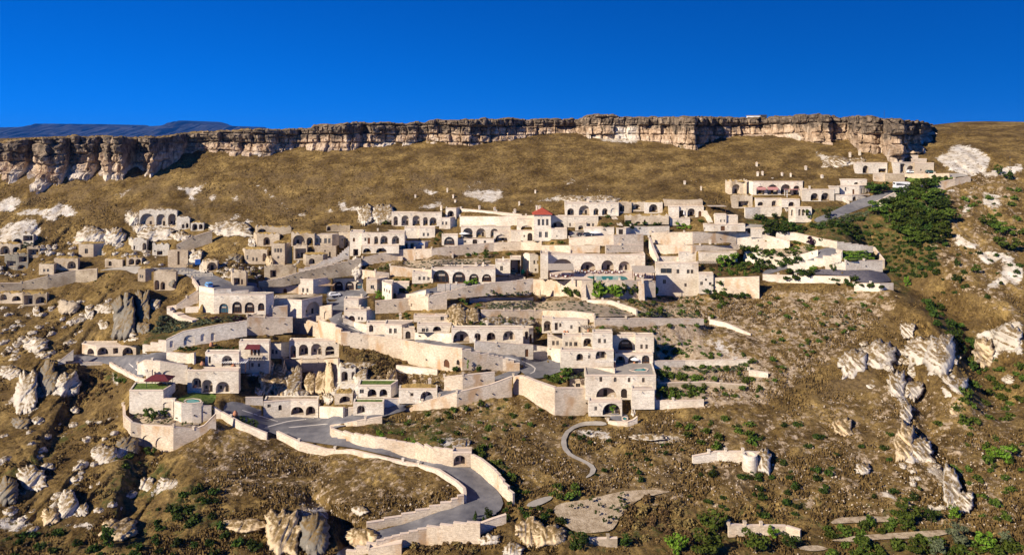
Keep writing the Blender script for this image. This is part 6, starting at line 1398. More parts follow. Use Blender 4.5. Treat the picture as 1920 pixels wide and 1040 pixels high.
pool('plunge_pool', 'small curved turquoise plunge pool on the terrace above four small windows', 'e5',[(1240,632),(1300,618),(1360,614),(1392,624),(1375,640),(1290,644)],zp, 'water')
pool('fountain', 'round white stone fountain basin on the round tower lawn', 'h5',[(775,440),(800,420),(870,412),(935,422),(955,440),(930,460),(860,470),(800,462)],at('h5', 860,445).z + .5,'water')
pool('garden_fountain', 'small grey fountain basin in the curved court below the pool base', 'h8',[(880,690),(930,670),(985,690),(980,730),(920,745),(880,725)],at('h8', 930,705).z + .3,'water')

# terracotta jars
JARS = [('e7', 405,590,1.3,'terracotta jar on the planter wall above the junction'),('e7', 100,765,1.6,'big round terracotta jar in the junction planter'),('e7', 832,635,1.3,'pale stone jar at the right end of the rock garden'),('e7', 612,245,1.3,'clay jar on the terrace beside the blue arches'),
        ('e3', 550,810,1.5,'large clay jar in the shrub row above the gable porch'),('e3', 470,985,1.6,'squat ochre jar left of the gable porch terrace'),('e3', 745,1000,1.5,'ochre jar under the striped pergola'),('e6', 960,468,1.4,'clay jar under the blind arch above the gazebo'),('e6', 1060,520,1.2,'red clay jar beside the three porch arches'),('e6', 1180,545,1.2,'small clay jar in front of the windowed porch'),
        ('e5', 630,705,1.3,'tall clay jar in the planted forecourt bed'),('e5', 655,310, .9,'clay jar at the left of the pot terrace'),('e5', 680,312, .9,'second clay jar from the left on the pot terrace'),('e5', 865,300, .9,'clay jar under the reed pergola of the white terrace'),('d6', 975,915, .8,'clay pot at the left foot of the white two-window house'),('d6', 1010,918, .8,'clay pot in the middle of the row below the two-window house'),('d6', 1045,922, .8,'clay pot at the right end of the row below the two-window house'),('e5', 1275,590,1.0,'clay jar by the turquoise plunge pool arches'),('d7', 1648,745,1.4,'slender brown carved urn on the wall corner beside the garage')]
jm = None
for cr, x, y, s, l in JARS:
    p = at(cr, x, y)
    if jm is None:
        m = MB(); m.lathe((0,0,0), [(.18,-.2),(.2,0),(.42, .3),(.48, .6),(.36, .9),(.2,1.02),(.26,1.12)],12); o = m.build('clay_jar', 'clay', smooth_=True); jm = o.data
    else: o = bpy.data.objects.new('clay_jar', jm); COL.objects.link(o)
    o.location = p + Vector((0,0, .1)); o.scale = (s * (.6 if 'slender' in l else 1), s * (.6 if 'slender' in l else 1), s * (1.7 if 'slender' in l else 1)); tag(o, l, 'urn' if 'urn' in l else 'jar')

# tables of the pool restaurant
def table():
    r = empty('dining_table',(0,0,0)); m = MB(); m.lathe((0,0,0), [(.5, .35),(.55, .74),(.02, .76)],10); m.build('tablecloth', 'cloth', r); m = MB(); m.tube((0,0,0),(0,0, .7), .06); m.tube((0,0,0),(0,0, .04), .35, n=8); m.build('pedestal', 'metal', r)
    for a in (0,1.57,3.14,4.71):
        m = MB(); T = Matrix.Rotation(a, 4,'Z') @ Matrix.Translation((.85,0,0)); m.box(-.2, .2,-.2, .2, .42, .47, T=T); m.box(.16, .2,-.2, .2, .47, .95, T=T)
        for sx in (-.18, .18):
            for sy in (-.18, .18): m.box(sx - .02, sx + .02, sy - .02, sy + .02,0, .42, T=T)
        m.build('chair', 'maroon', r)
    return r
proto = table(); k = 0
for x, y, g in [(x, 712 + (i % 2) * 10,0) for i, x in enumerate(range(560,1000,30))] + [(x, 748 + (i % 2) * 10,1) for i, x in enumerate(range(350,540,42))] + [(x, 745 + (i % 2) * 15,2) for i, x in enumerate(range(1100,1260,40))]:
    o = proto if k == 0 else copy_tree(proto); k += 1; o.location = on_level('d8', x, y, ZD + .02); o.rotation_euler.z = RNG.uniform(0,1.5)
    tag(o, ['white-clothed dining table with maroon chairs in the row before the dining hall arches', 'dining table shaded under the left reed canopy of the pool terrace', 'dining table shaded under the right reed canopy of the pool terrace'][g], 'table', ['tables before the dining hall', 'tables under the left canopy', 'tables under the right canopy'][g])
# glass balustrade posts of the pool terrace
pp = MB(); pp.box(-.35, .35,-.35, .35,-1,1.3); pp.box(-.45, .45,-.45, .45,1.3,1.45); pm = None
for x in (535,737,950,1155):
    p = on_level('d8', x, 788, ZD)
    if pm is None: o = pp.build('terrace_post', 'stone'); pm = o.data
    else: o = bpy.data.objects.new('terrace_post', pm); COL.objects.link(o)
    o.location = p + Vector((0,-.3,0)); tag(o, 'square pale stone post along the outer edge of the pool terrace', 'post', 'posts along the pool terrace edge')
o = None
for cr, x, y in (('d8', 800,378),('d8', 1077,370),('d8', 1190,365),('d8', 1250,362),('d8', 1420,462),('d8', 1552,462),('d8', 1755,460),('d8', 1275,545)):
    o = bpy.data.objects.new('wall_pier', pm); COL.objects.link(o); o.location = at(cr, x, y); o.scale = (1.2,1.2,1.3); tag(o, 'square beige pier on the upper terrace walls above the dining hall', 'pier', 'piers on the upper terrace walls')

# stairs
def stairs(label, cr, a, b_, wpx, n, m='stone'):
    A = at(cr, *a); B = at(cr, *b_); wv = px2m(cr, wpx, A); mb = MB(); d = B - A; hd = Vector((d.x, d.y, 0)); L = max(hd.length, 1); hd.normalize(); sd = Vector((hd.y, -hd.x, 0))
    for i in range(n):
        p = A + hd * (L * i / n); q = A + hd * (L * (i + 1) / n + .05); z = A.z + d.z * (i + 1) / n + .25
        P = [p - sd * wv / 2, p + sd * wv / 2, q + sd * wv / 2, q - sd * wv / 2]; zl = min(A.z, B.z) - 1
        mb.poly([(v.x, v.y, z) for v in P]); mb.poly([(P[0].x, P[0].y, zl),(P[1].x, P[1].y, zl),(P[1].x, P[1].y, z),(P[0].x, P[0].y, z)])
        for u, v in ((1,2),(3,0)): mb.poly([(P[u].x, P[u].y, zl),(P[v].x, P[v].y, zl),(P[v].x, P[v].y, z),(P[u].x, P[u].y, z)])
    o = mb.build('stone_stair', m, None, A); tag(o, label, 'stair'); return o
stairs('open stone stair climbing left of the rounded annex', 'd7',(485,515),(555,410), 40,14)
stairs('stone stair beside the courtyard between the five-arch house and the cave terrace', 'd8',(960,300),(900,225), 45,14)
stairs('white double stair rising to the awning pavilion', 'd8',(1760,270),(1715,170), 40,16)
stairs('curved stone stair under the pink pavilion', 'e1',(745,545),(680,470), 40,14)
stairs('narrow stone stair at the right of the junction front wall', 'e7',(1080,750),(1078,690), 30,8)
stairs('stone stair leading up to the white cube house terrace', 'e1',(1290,470),(1230,440), 40,8)
p = at('g4', 1515,450); q = MB(); w = px2m('g4', 52, p); h = px2m('g4', 105, p); q.lathe((0,0,0), [(w * 1.02,-1),(w, h * .5),(w * .96, h),(w * .96 - .5, h),(w * .96 - .5, h - .7),(.05, h - .7)],24); o = q.build('round_bastion', 'stone'); o.location = p + Vector((0, w * .4,0)); tag(o, 'small round stone bastion at the end of the isolated curved wall', 'bastion')
# ------------------------------------------------------------------ rock formations (x0, x1, top, bottom, material, label)
def one_piece(me):
    bm = bmesh.new(); bm.from_mesh(me); seen = set(); best = []
    for f in bm.faces:
        if f in seen: continue
        st = [f]; seen.add(f); isl = []
        while st:
            g = st.pop(); isl.append(g)
            for e_ in g.edges:
                for h in e_.link_faces:
                    if h not in seen: seen.add(h); st.append(h)
        if len(isl) > len(best): best = isl
    b = set(best); bmesh.ops.delete(bm, geom=[f for f in bm.faces if f not in b], context='FACES'); bmesh.ops.delete(bm, geom=[v for v in bm.verts if not v.link_faces], context='VERTS'); bm.to_mesh(me); bm.free()
def rock(cr, x0, x1, yt, yb, m, label, dep=.8, flute=.5, lean=0, sq=2.6, name='rock'):
    """crag standing out of the slope: rough outline, steep broken face, edges sunk in the ground"""
    sd = sum(map(ord, label)) % 97; px0, pyt = cv(cr, x0, yt); px1, pyb = cv(cr, x1, yb); cx_, cy_ = (px0 + px1) / 2,(pyt + pyb) / 2; hw, hh = (px1 - px0) / 2,(pyb - pyt) / 2
    nu, nv = 46,40; U, Vv = np.meshgrid(np.linspace(-1.25,1.25, nu), np.linspace(-1.25,1.25, nv), indexing='ij')
    an = np.arctan2(Vv, U); rr = (np.abs(U) ** sq + np.abs(Vv) ** sq) ** (1 / sq)
    rr = rr * (1 + .42 * fbm(np.cos(an) * 1.7 + sd, np.sin(an) * 1.7,4, sd) + .22 * fbm(np.cos(an) * 5, np.sin(an) * 5 + sd, 3, sd + 3))
    X0 = cx_ + U * hw - lean * hw * Vv; Y0 = cy_ - Vv * hh; Yg = samp(DS, X0, Y0); Yb = samp(DS, X0, np.full(X0.shape, pyb))
    w = hw * cy_ * 0 + hw / F * float(samp(D, cx_, pyb)); A = min(max(dep * min(w, hh / F * Yg.mean() * 1.6), .5), 6)
    dome = np.sqrt(np.clip(1 - np.clip(rr, 0,1) ** 2.6,0,1))
    xw = (X0 - HX) / F * Yg; zw = -(Y0 - HY) / F * Yg
    k1 = np.abs(fbm(xw * .30 + sd, zw * .22,4, sd + 7)); k2 = fbm(xw * .7, zw * .2 + sd, 3, sd + 9); k3 = fbm(xw * .8, zw * .9,4, sd + 11)
    k4 = fbm(xw * .22 + sd, zw * .2,3, sd + 15)
    p = dome * (A * (.9 + .9 * k4) + flute * .55 * k2 + .5 * k3 - .9 * np.clip(.12 - k1,0,1) * 4) - np.where(rr > 1,(rr - 1) * 4 + .35,0)
    Yf = np.where(rr < 1.02, Yg * .55 + np.minimum(Yb, Yg) * .45, Yg) - p
    P = np.stack([(X0 - HX) / F * Yf, Yf, CZ - (Y0 - HY) / F * Yf], 2).reshape(-1,3); o0 = W3(cx_, pyb, float(samp(D, cx_, pyb)))
    mb = MB(); mb.v = (P - np.array(o0)).tolist(); I, J = np.meshgrid(np.arange(nu - 1), np.arange(nv - 1), indexing='ij'); f = (I * nv + J); keep = ((rr[:-1, :-1] < 1.12) & (rr[1:, 1:] < 1.12) & (rr[1:, :-1] < 1.12) & (rr[:-1,1:] < 1.12)).reshape(-1)
    mb.f = np.stack([f, f + nv, f + nv + 1, f + 1], 2).reshape(-1,4)[keep].tolist(); mb.m = [0] * len(mb.f); o = mb.build(name, m, None, None, True); one_piece(o.data); o.location = o0; tag(o, label, 'rock', None, 'thing'); return o
R_ = rock
R_('e7', 320,440,255,570,'rockwarm', 'grey-topped ochre rock buttress under the balcony house', .8); R_('e7', 430,560,290,590,'rockwarm', 'cream rock buttress with a carved arch at the junction cliff', .7); R_('e7', 540,690,320,610,'rock', 'fluted pale rock buttress beside the rounded terrace wall', .8)
R_('e7', 715,810,365,575,'rockwarm', 'bright ochre square-cut rock in the middle of the junction cliff', .7, .2); R_('e7', 800,900,380,560,'rockwarm', 'low ochre cliff piece right of the square-cut rock', .6); R_('e7', 890,970,310,560,'rockwarm', 'slim ochre rock pillar left of the chapel front', .8); R_('e7', 955,1080,262,400,'rock', 'big pale boulder above the chapel front', .8, .3, sq=1.8)
R_('e7', 1150,1270,320,480,'rock', 'white rounded rock right of the chapel front', .8, .3); R_('e7', 625,750,505,610,'rock', 'tumbled white boulders at the foot of the junction cliff', .7, .6, sq=1.6); R_('e7', 880,975,555,650,'rock', 'grey-white boulder beside the deep dark vault', .8, .3, sq=1.8); R_('e7', 1130,1330,275,330,'rock', 'flat white rock ledge under the golden shrub mound', .5, .4); R_('e7', 1440,1530,340,480,'rockwarm', 'ochre rock snag under the golden shrub mound', .7); R_('e7', 270,350,500,580,'rock', 'small white rock left of the carved arch', .8, .3, sq=1.8)
R_('d6', 1400,1505,590,760,'rock', 'pale leaning rock stump at the top of the ramp wall', .8, .3); R_('d6', 650,720,560,660,'rockwarm', 'rough ochre rock at the foot of the square ruin', .7); R_('d6', 1070,1140,470,540,'rock', 'rough pale rock between the vaulted ruin and the flat-roofed ruin', .7); R_('d6', 280,400,700,770,'rock', 'low pale rock beside the two-bay ruin stump', .7, sq=1.7); R_('d6', 320,440,545,610,'rockshade', 'dark rock with an overhang left of the whitewashed ruin', .7); R_('d6', 500,560,400,490,'rock', 'white rock fin at the left corner of the upper ruin', .6)
R_('g2', 920,1110,-10,330,'rockshade', 'great dark grey tuff spire with a shadowed hollow', 1.2, .6); R_('g2', 1105,1215,-45,190,'rockshade', 'smooth grey tuff cone right of the great dark spire', .8, .5); R_('g2', 1212,1300,0,95,'rock', 'small pale tuff cone under the broken ochre ruin', .8, .5); R_('g2', 780,935,38,125,'rock', 'pale pointed boulder left of the great dark spire', .7, .3); R_('g2', 185,410,295,440,'rock', 'white dome rock pierced by small caves on the left slope', .7, .5, sq=2)
R_('g2', 1000,1165,312,380,'rock', 'flat round boulder on the roof edge of the stone stable', .7, .3, sq=1.7); R_('g2', 130,310,600,930,'rock', 'tall white eroded tuff fin on the lower left slope', .6, .9); R_('g2', 310,460,525,780,'rockshade', 'grey tuff tower beside the white eroded fin', .7, .7); R_('g2', 460,640,600,790,'rock', 'white tuff arch crest hanging over a dark cave', .5, .7); R_('g2', 0,160,555,650,'rock', 'white crumbling ledge at the left edge', .5, .6); R_('g2', 90,245,960,1060,'rockshade', 'dark lumpy boulder at the left below the white fin', .7, .4, sq=1.8); R_('g2', 255,365,950,1030,'rock', 'white round boulder right of the dark lumpy one', .8, .4, sq=1.8); R_('g2', 575,645,870,930,'rock', 'small white boulder alone on the golden slope', .7, .4, sq=1.8); R_('g2', 1095,1215,190,285,'rockshade', 'dark shaded ledge under the grey cones', .6); R_('g2', 930,1100,240,330,'rock', 'pale rubble foot of the great dark spire', .7, .6, sq=1.7)
R_('g2', 470,640,10,130,'rubble', 'broken ruin stump of rubble on the left slope', .5, .8); R_('g2', 270,320,60,140,'rock', 'narrow upright rock slab on the left slope', .6, .3); R_('g2', 690,760,80,180,'rock', 'small double boulder on the left slope', .7, .4, sq=1.7); R_('g2', 800,880,180,260,'rock', 'pale rock rib below the pointed boulder', .7, .5); R_('g2', 290,400,420,480,'rock', 'crumbly white rock below the pierced dome', .7, .7, sq=1.6)
R_('g3', 600,760,185,320,'rock', 'white sunlit rock face below the outer garden wall', .5, .5); R_('g3', 760,890,130,230,'rockshade', 'shaded rock face under the outer garden wall', .5, .4); R_('g3', 370,500,490,665,'rock', 'white knobbly rock rising from the lower left scrub', .7, .6); R_('g3', 265,380,590,700,'rockwarm', 'ochre stub rock left of the knobbly white rock', .7, .5); R_('g3', 650,880,655,790,'rockwarm', 'ochre and white eroded cliff at the bottom left', .5,1.0); R_('g3', -20,120,400,570,'rockshade', 'dark cave rock at the lower left edge', .7, .6); R_('g3', 1720,1920,610,890,'rockwarm', 'tall ochre cliff corner beside the lower ravine', .6, .8); R_('g3', 490,570,560,645,'rock', 'pale mushroom rock in the lower left scrub', .8, .4); R_('g3', 130,290,330,490,'rock', 'pale broken rib down the lower left slope', .5, .7, lean=.2); R_('g3', 900,990,390,480,'rock', 'white crack rock above the lower scrub', .5, .4); R_('g3', 1430,1720,660,740,'rockwarm', 'low ochre ledge under the stony bank', .4, .7); R_('g3', 1020,1150,390,470,'rock', 'pale ledge above the green thicket', .5, .5)
R_('g1', 0,215,700,1010,'rockshade', 'dark overhanging ravine cliff at the bottom', .6, .8); R_('g1', 330,560,800,930,'rockwarm', 'cream rocks at the start of the lower road', .6, .6); R_('g1', 380,505,640,720,'rock', 'heap of white stones on the brown bank', .7, .9, sq=1.5); R_('g1', 1580,1760,740,920,'rockwarm', 'cream eroded cliff right of the road bend', .6, .7); R_('g1', 1740,1910,790,930,'rockwarm', 'second cream cliff right of the road bend, farther from the road', .6, .7); R_('g1', 1470,1610,910,1010,'rock', 'white rock at the bottom edge below the road bend', .6, .5); R_('g1', 1300,1450,850,930,'rock', 'pale rock under the retaining wall end', .6, .5); R_('g1', 1110,1240,165,240,'rock', 'white rubble face above the niche chamber', .4, .6)
R_('g4', 1560,1655,300,480,'rock', 'white fluted rock closing the isolated curved wall', .6, .5); R_('g4', -10,220,830,980,'rockwarm', 'cream ravine rock under the vineyard plot', .4, .8); R_('g4', 690,900,200,245,'rock', 'low white stone ledge on the dry slope', .3, .7)
R_('g5', 955,1090,130,395,'rockwarm', 'shell-shaped pale rock, its broad left lobe', .5, .8); R_('g5', 1060,1215,220,385,'rock', 'shell-shaped pale rock, its ribbed right lobe', .5, .8); R_('g5', 1295,1410,420,700,'rock', 'white sharp rock ridge low on the right slope', .5, .7, lean=.15); R_('g5', 1390,1510,600,740,'rock', 'ribbed white rock at the end of the sharp ridge', .5, .9); R_('g5', 530,660,92,215,'rockwarm', 'pale tongue of rock high on the dry slope', .5, .4, lean=.15); R_('g5', 685,785,405,480,'rock', 'small split rock on the right slope', .7, .5); R_('g5', 1000,1080,-20,130,'rock', 'knife-edged pale rock above the shell-shaped rock', .4, .6)
R_('g6', 600,790,440,640,'rock', 'rough white crag on the right slope', .5,1.0); R_('g6', 760,975,385,590,'rock', 'pitted white crag right of the rough one', .4,1.0); R_('g6', 1080,1260,350,560,'rock', 'big white cliff face on the spur, its left part', .5, .9); R_('g6', 1210,1430,340,640,'rock', 'big white cliff face on the spur, its right part over the shadow', .6, .9); R_('g6', 955,1060,600,800,'rock', 'jagged white rock tower below the pitted crag', .7, .7); R_('g6', 1060,1200,660,800,'rock', 'shadowed white rock right of the jagged tower', .6, .7); R_('g6', 1340,1500,640,820,'rock', 'white rock steps falling from the big cliff face', .5, .9); R_('g6', 1560,1700,370,560,'rockwarm', 'cream cliff edge at the right border', .5, .6); R_('g6', 1690,1900,280,470,'rock', 'white cliff slab at the right border', .5, .7); R_('g6', 1760,1850,620,690,'rock', 'round pale boulder at the right border', .8, .3, sq=1.7); R_('g6', 1390,1470,830,940,'rockwarm', 'small ribbed cream rock left of the grey bush', .6, .6); R_('g6', 545,640,940,1010,'rockwarm', 'pale rock nub at the top of the dry slope', .6, .3); R_('g6', 1030,1130,255,350,'rock', 'narrow white rock rib below the spur path', .4, .8)
R_('c2', 765,870,745,885,'rock', 'ochre-topped pale scar rock beside the five-arch house', .4, .6); R_('c2', 860,1030,735,872,'rock', 'grey fluted scar rock touching the five-arch house', .35,1.0)
R_('c4', 420,600,370,460,'rock', 'white fluted rock fan left of the reception range', .4, .9); R_('c4', 590,730,385,440,'rock', 'low grey rock crest behind the reception range', .3, .8)
R_('c1', 960,1060,790,890,'rock', 'white horned rock left of the cave monastery', .6, .8); R_('c1', 1020,1090,880,970,'rock', 'pale rock with a dark cave under the horned rock', .7, .5); R_('c1', 560,790,905,1030,'rock', 'smooth white dome of tuff behind the grass-domed house', .4, .5, sq=2.2); R_('c1', 770,940,910,1040,'rock', 'fluted white tuff wall right of the smooth dome', .4, .9, sq=2.2); R_('c1', 1600,1900,870,975,'rock', 'long pale tuff bank above the shadowed wall', .3, .8)
R_('h6', 300,440,430,620,'rock', 'leaning white rock beside the half-round vault', .6, .5); R_('h6', 120,330,240,480,'rock', 'pale rock shoulder behind the blue lorry', .4, .5); R_('d5', 1410,1500,700,790,'rockshade', 'dark rock pinnacles standing before the broken ruin', .7,1.0); R_('d5', 1480,1560,750,830,'rockshade', 'low dark rock shelf right of the pinnacles', .6, .6)
R_('c3', 380,560,665,722,'rock', 'white outcrop over the long five-arch house, left hump', .4, .5, sq=1.8); R_('c3', 590,800,668,722,'rock', 'white outcrop over the long five-arch house, right hump', .4, .5, sq=1.8); R_('c3', 800,900,200,260,'rock', 'white quarried block under the plateau cliff', .5, .3); R_('c3', 1250,1385,268,325,'rock', 'white foot of the jutting cliff corner', .4, .3)
R_('h8', 1085,1190,440,640,'rock', 'upright white rock beside the fountain court', .6, .4); R_('e4', 1130,1290,430,620,'rockwarm', 'ochre cave rock below the herb garden corner', .5, .8); R_('e4', 1270,1420,470,600,'rockwarm', 'ochre rock with grass tufts above the lane house', .5, .7); R_('e4', 1420,1640,540,628,'rock', 'crumbled pale bank above the lane house', .3, .8, sq=2); R_('e4', 1620,1880,545,628,'rock', 'long crumbled pale bank right above the lane house', .3, .8, sq=2)
R_('c1', 1040,1300,900,1010,'rock', 'broken pale cave rock under the monastery terrace', .4, .9); R_('c1', 1290,1420,930,1030,'rock', 'white collapsed rock at the end of the monastery terrace', .5, .8)

BM = []
def boulders(cr, pts, n, size, m, label):
    P = cvl(cr, pts); xs = [p[0] for p in P]; ys = [p[1] for p in P]; k = t = 0
    while k < n and t < n * 30:
        t += 1; x, y = RNG.uniform(min(xs), max(xs)), RNG.uniform(min(ys), max(ys)); c = False
        for (x0, y0),(x1, y1) in zip(P, P[1:] + P[:1]):
            if (y0 > y) != (y1 > y) and x < (x1 - x0) * (y - y0) / (y1 - y0) + x0: c = not c
        if not c or samp(BUILTB, x, y) > .2: continue
        k += 1; q = RNG.randrange(5)
        while len(BM) < 5:
            b = bmesh.new(); bmesh.ops.create_icosphere(b, subdivisions=3, radius=1); j = len(BM)
            for v in b.verts: v.co *= 1 + .45 * float(fbm(v.co.x * 1.3 + j * 9, v.co.y * 1.3 + v.co.z * 1.7,3, j)) + .25 * float(fbm(v.co.x * 3 + v.co.z * 2, v.co.y * 3,3, j + 9)); v.co.z *= .8
            e_ = bpy.data.meshes.new('boulder'); b.to_mesh(e_); b.free(); BM.append(e_)
        key = (q, m)
        if key not in BMM: BMM[key] = BM[q].copy(); BMM[key].materials.append(M[m])
        o = bpy.data.objects.new('boulder', BMM[key]); COL.objects.link(o); s = RNG.uniform(*size); o.location = G3(x, y, .1 * s); o.scale = (s * RNG.uniform(.8,1.5), s, s * RNG.uniform(.6,1.2)); o.rotation_euler = (RNG.uniform(-.3, .3), RNG.uniform(-.3, .3), RNG.uniform(0,6)); tag(o, label, 'boulder', label, 'thing')
BMM = {}
boulders('g2',[(0,0),(900,0),(900,200),(620,420),(480,500),(0,540)],70,(.5,1.7), 'rock', 'pale boulder lying on the golden left slope above the stone stable')
boulders('d5',[(0,460),(340,480),(700,430),(1130,400),(1500,440),(1480,660),(1120,640),(700,560),(330,730),(0,780)],60,(.5,1.4), 'rock', 'broken pale block among the ruins of the far left hillside')
boulders('d6',[(180,640),(480,520),(700,480),(1080,480),(1080,660),(640,780),(240,760)],40,(.4,1.2), 'rock', 'tumbled block among the ruins above the plaza road')
boulders('g3',[(0,60),(760,40),(700,300),(1000,500),(600,720),(0,760)],50,(.5,1.8), 'rock', 'boulder half sunk in the lower left scrub slope')
boulders('g6',[(580,420),(960,380),(1440,340),(1500,640),(1240,820),(900,800),(640,660)],40,(.5,1.5), 'rock', 'white block fallen around the crags of the right slope')
boulders('g5',[(960,380),(1240,380),(1540,740),(1180,740)],16,(.4,1.1), 'rock', 'small white block below the shell-shaped rock')
boulders('e7',[(280,560),(640,540),(980,480),(1180,560),(980,640),(620,620)],22,(.4,1.1), 'rockwarm', 'cream block at the foot of the junction cliff')
# ------------------------------------------------------------------ vehicles
def car(name, label, p, rz, L=4.5, Wd=1.85, H=1.6, paint='white', kind='suv', cat='car'):
    r = empty(name, p, label, cat); r.rotation_euler.z = rz
    if kind == 'suv': side = [(-.5, .25),(.5, .25),(.5, .50),(.47, .58),(.22, .64),(.10, .97),(-.36,1.0),(-.47, .64),(-.5, .58)]; win = [(.17, .66),(.08, .92),(-.34, .94),(-.43, .66)]
    elif kind == 'van': side = [(-.5, .18),(.5, .18),(.5, .45),(.46, .55),(.34, .60),(.24, .96),(-.47,1.0),(-.5, .9)]; win = [(.30, .60),(.21, .90),(-.46, .90),(-.46, .60)]
    else: side = [(-.5, .14),(.5, .14),(.5, .38),(.45, .48),(.36, .54),(.30, .94),(.22,1.0),(-.49,1.0),(-.5, .9)]; win = [(.32, .56),(.27, .84),(-.46, .84),(-.46, .56)]
    S = [(x * L, z * H) for x, z in side]; n = len(S); m = MB(); hw = Wd / 2
    def yy(z): return hw * (1 if z < H * .62 else .86)
    for s in (-1,1): m.poly([(x, s * yy(z), z) for x, z in (S if s < 0 else S[::-1])])
    for i in range(n):
        a, b_ = S[i], S[(i + 1) % n]; m.poly([(a[0], -yy(a[1]), a[1]),(a[0], yy(a[1]), a[1]),(b_[0], yy(b_[1]), b_[1]),(b_[0], -yy(b_[1]), b_[1])])
    body = m.build('body', paint, r); bm = bmesh.new(); bm.from_mesh(body.data); bmesh.ops.remove_doubles(bm, verts=bm.verts, dist=.001); bmesh.ops.recalc_face_normals(bm, faces=bm.faces); bmesh.ops.bevel(bm, geom=bm.edges[:], offset=.05, segments=2, affect='EDGES'); bm.to_mesh(body.data); bm.free()
    Wn = [(x * L, z * H) for x, z in win]
    for s in (-1,1):
        q = MB(); P = [(x, s * (yy(H) + .012 if z > H * .62 else hw + .012), z) for x, z in Wn]; P = [(x, s * (hw * .86 + (hw * .14) * max(0, min(1,(H * .64 - z) / (H * .02))) + .012), z) for x, z in Wn]; q.poly(P if s < 0 else P[::-1]); q.build('side_window', 'glass', r)
    q = MB(); zr = H * .66; xb = -.5 * L - .012 if kind != 'suv' else -.455 * L; q.poly([(xb, hw * .72, zr),(xb, -hw * .72, zr),(xb + (.1 if kind == 'suv' else 0) * L - .0,-hw * .68, H * .92),(xb + (.1 if kind == 'suv' else 0) * L, hw * .68, H * .92)]); q.build('rear_window', 'glass', r)
    a, b_ = win[0], win[1]; q = MB(); q.poly([((a[0] + .065) * L, -hw * .75, a[1] * H),((a[0] + .065) * L, hw * .75, a[1] * H),((b_[0] + .045) * L, hw * .7, b_[1] * H),((b_[0] + .045) * L, -hw * .7, b_[1] * H)]); q.build('windscreen', 'glass', r)
    for sx in (-.31, .31):
        for s in (-1,1):
            q = MB(); q.tube((sx * L, s * hw * .80, .34),(sx * L, s * (hw + .02), .34), .34, n=14); w = q.build('wheel', 'rubber', r); q = MB(); q.tube((sx * L, s * hw * .9, .34),(sx * L, s * (hw + .035), .34), .19, n=10); q.build('rim', 'white', w)
    for s in (-1,1):
        q = MB(); q.box(-.5 * L - .02,-.5 * L + .03, s * hw * .72 - .14, s * hw * .72 + .14, H * .46, H * .57); q.build('tail_light', 'red', r); q = MB(); q.box(.5 * L - .04, .5 * L + .015, s * hw * .7 - .18, s * hw * .7 + .18, H * .42, H * .5); q.build('headlight', 'white', r)
    return r
car('parked_car', 'white sport utility car parked in the yard before the wooden arches', at('e4', 130,356, .08), math.radians(22))
car('parked_van', 'white and blue van parked on the curved hall parapet of the plaza road', at('d6', 150,846, .1), math.radians(125), 4.9,1.95,2.0,'bluepaint', 'van', 'van')
car('minibus', 'long white minibus on the upper road beside the trees', at('h3', 1180,768, .1), math.radians(8), 8.6,2.2,2.9,'white', 'bus', 'minibus')
car('parked_jeep', 'dark green jeep with a pale roof standing in the open stone garage', at('d7', 1528,733, .1), math.radians(-95), 4.2,1.8,1.9,'greenpaint', 'suv', 'jeep')
for x, l, pm_, rz_ in ((1545,'dark car parked left of the brown post before the stepped stone house', 'darkpaint', .05),(1715,'dark green car parked right of the brown post before the stepped stone house', 'greenpaint', .0),(1345,'white car parked under the reception pavilion arch', 'white', .1)): car('parked_car', l, at('h3', x, 470, .1), rz_, 4.4,1.8,1.5, pm_)
car('parked_car', 'dark blue car in the shade of the courtyard, left one', at('d8', 620,392, .1), .2,4.4,1.8,1.5,'darkpaint'); car('parked_car', 'dark car in the courtyard next to the white parasol', at('d8', 672,390, .1), .1,4.4,1.8,1.5,'darkpaint')
# blue lorry with cart on the plaza
p = at('h6', 265,500, .1); r = empty('blue_lorry', p, 'small blue lorry parked at the rock on the plaza', 'lorry'); r.rotation_euler.z = 2.0
q = MB(); q.box(-2.6,1.0,-1.0,1.0, .7, .9); q.box(-2.6,1.0,-1.0,-.93, .9,2.3); q.box(-2.6,1.0, .93,1.0, .9,2.3); q.box(-2.6,-2.53,-.93, .93, .9,2.3); q.build('cargo_bed', 'bluetarp', r)
q = MB(); q.box(1.1,2.6,-.95, .95, .6,2.1); q.build('cab', 'bluetarp', r); q = MB(); q.box(1.7,2.62,-.85, .85,1.35,1.95); q.build('windscreen', 'glass', r)
for sx in (-1.8,1.8):
    for s in (-1,1): q = MB(); q.tube((sx, s * .75, .42),(sx, s * 1.02, .42), .42, n=12); q.build('wheel', 'rubber', r)
p = at('h6', 190,545, .05); r = empty('market_shelter', p, 'low dark tarpaulin shelter beside the blue lorry', 'shelter'); q = MB(); q.poly([(-2.5,-1.2,1.7),(2.5,-1.2,1.9),(2.5,1.6,2.3),(-2.5,1.6,2.0)]); q.poly([(-2.5,-1.2,1.66),(-2.5,1.6,1.96),(2.5,1.6,2.26),(2.5,-1.2,1.86)]); q.build('tarpaulin', 'darkpaint', r)
for sx in (-2.3,2.3):
    for sy in (-1.1,1.5): q = MB(); q.tube((sx, sy, -.3),(sx, sy, 1.75), .06); q.build('post', 'wood', r)
p = at('d7', 1608,725, .05); q = MB(); q.lathe((0,0,0), [(.55,0),(.7, .3),(.68,1.3),(.5,1.7),(.1,1.8)],12); o = q.build('water_tank', mat('green_plastic',[(.01, .22, .12),(.02, .3, .17)],1, rough=.5), smooth_=True); o.location = p; tag(o, 'bright green round tank beside the open garage', 'tank')
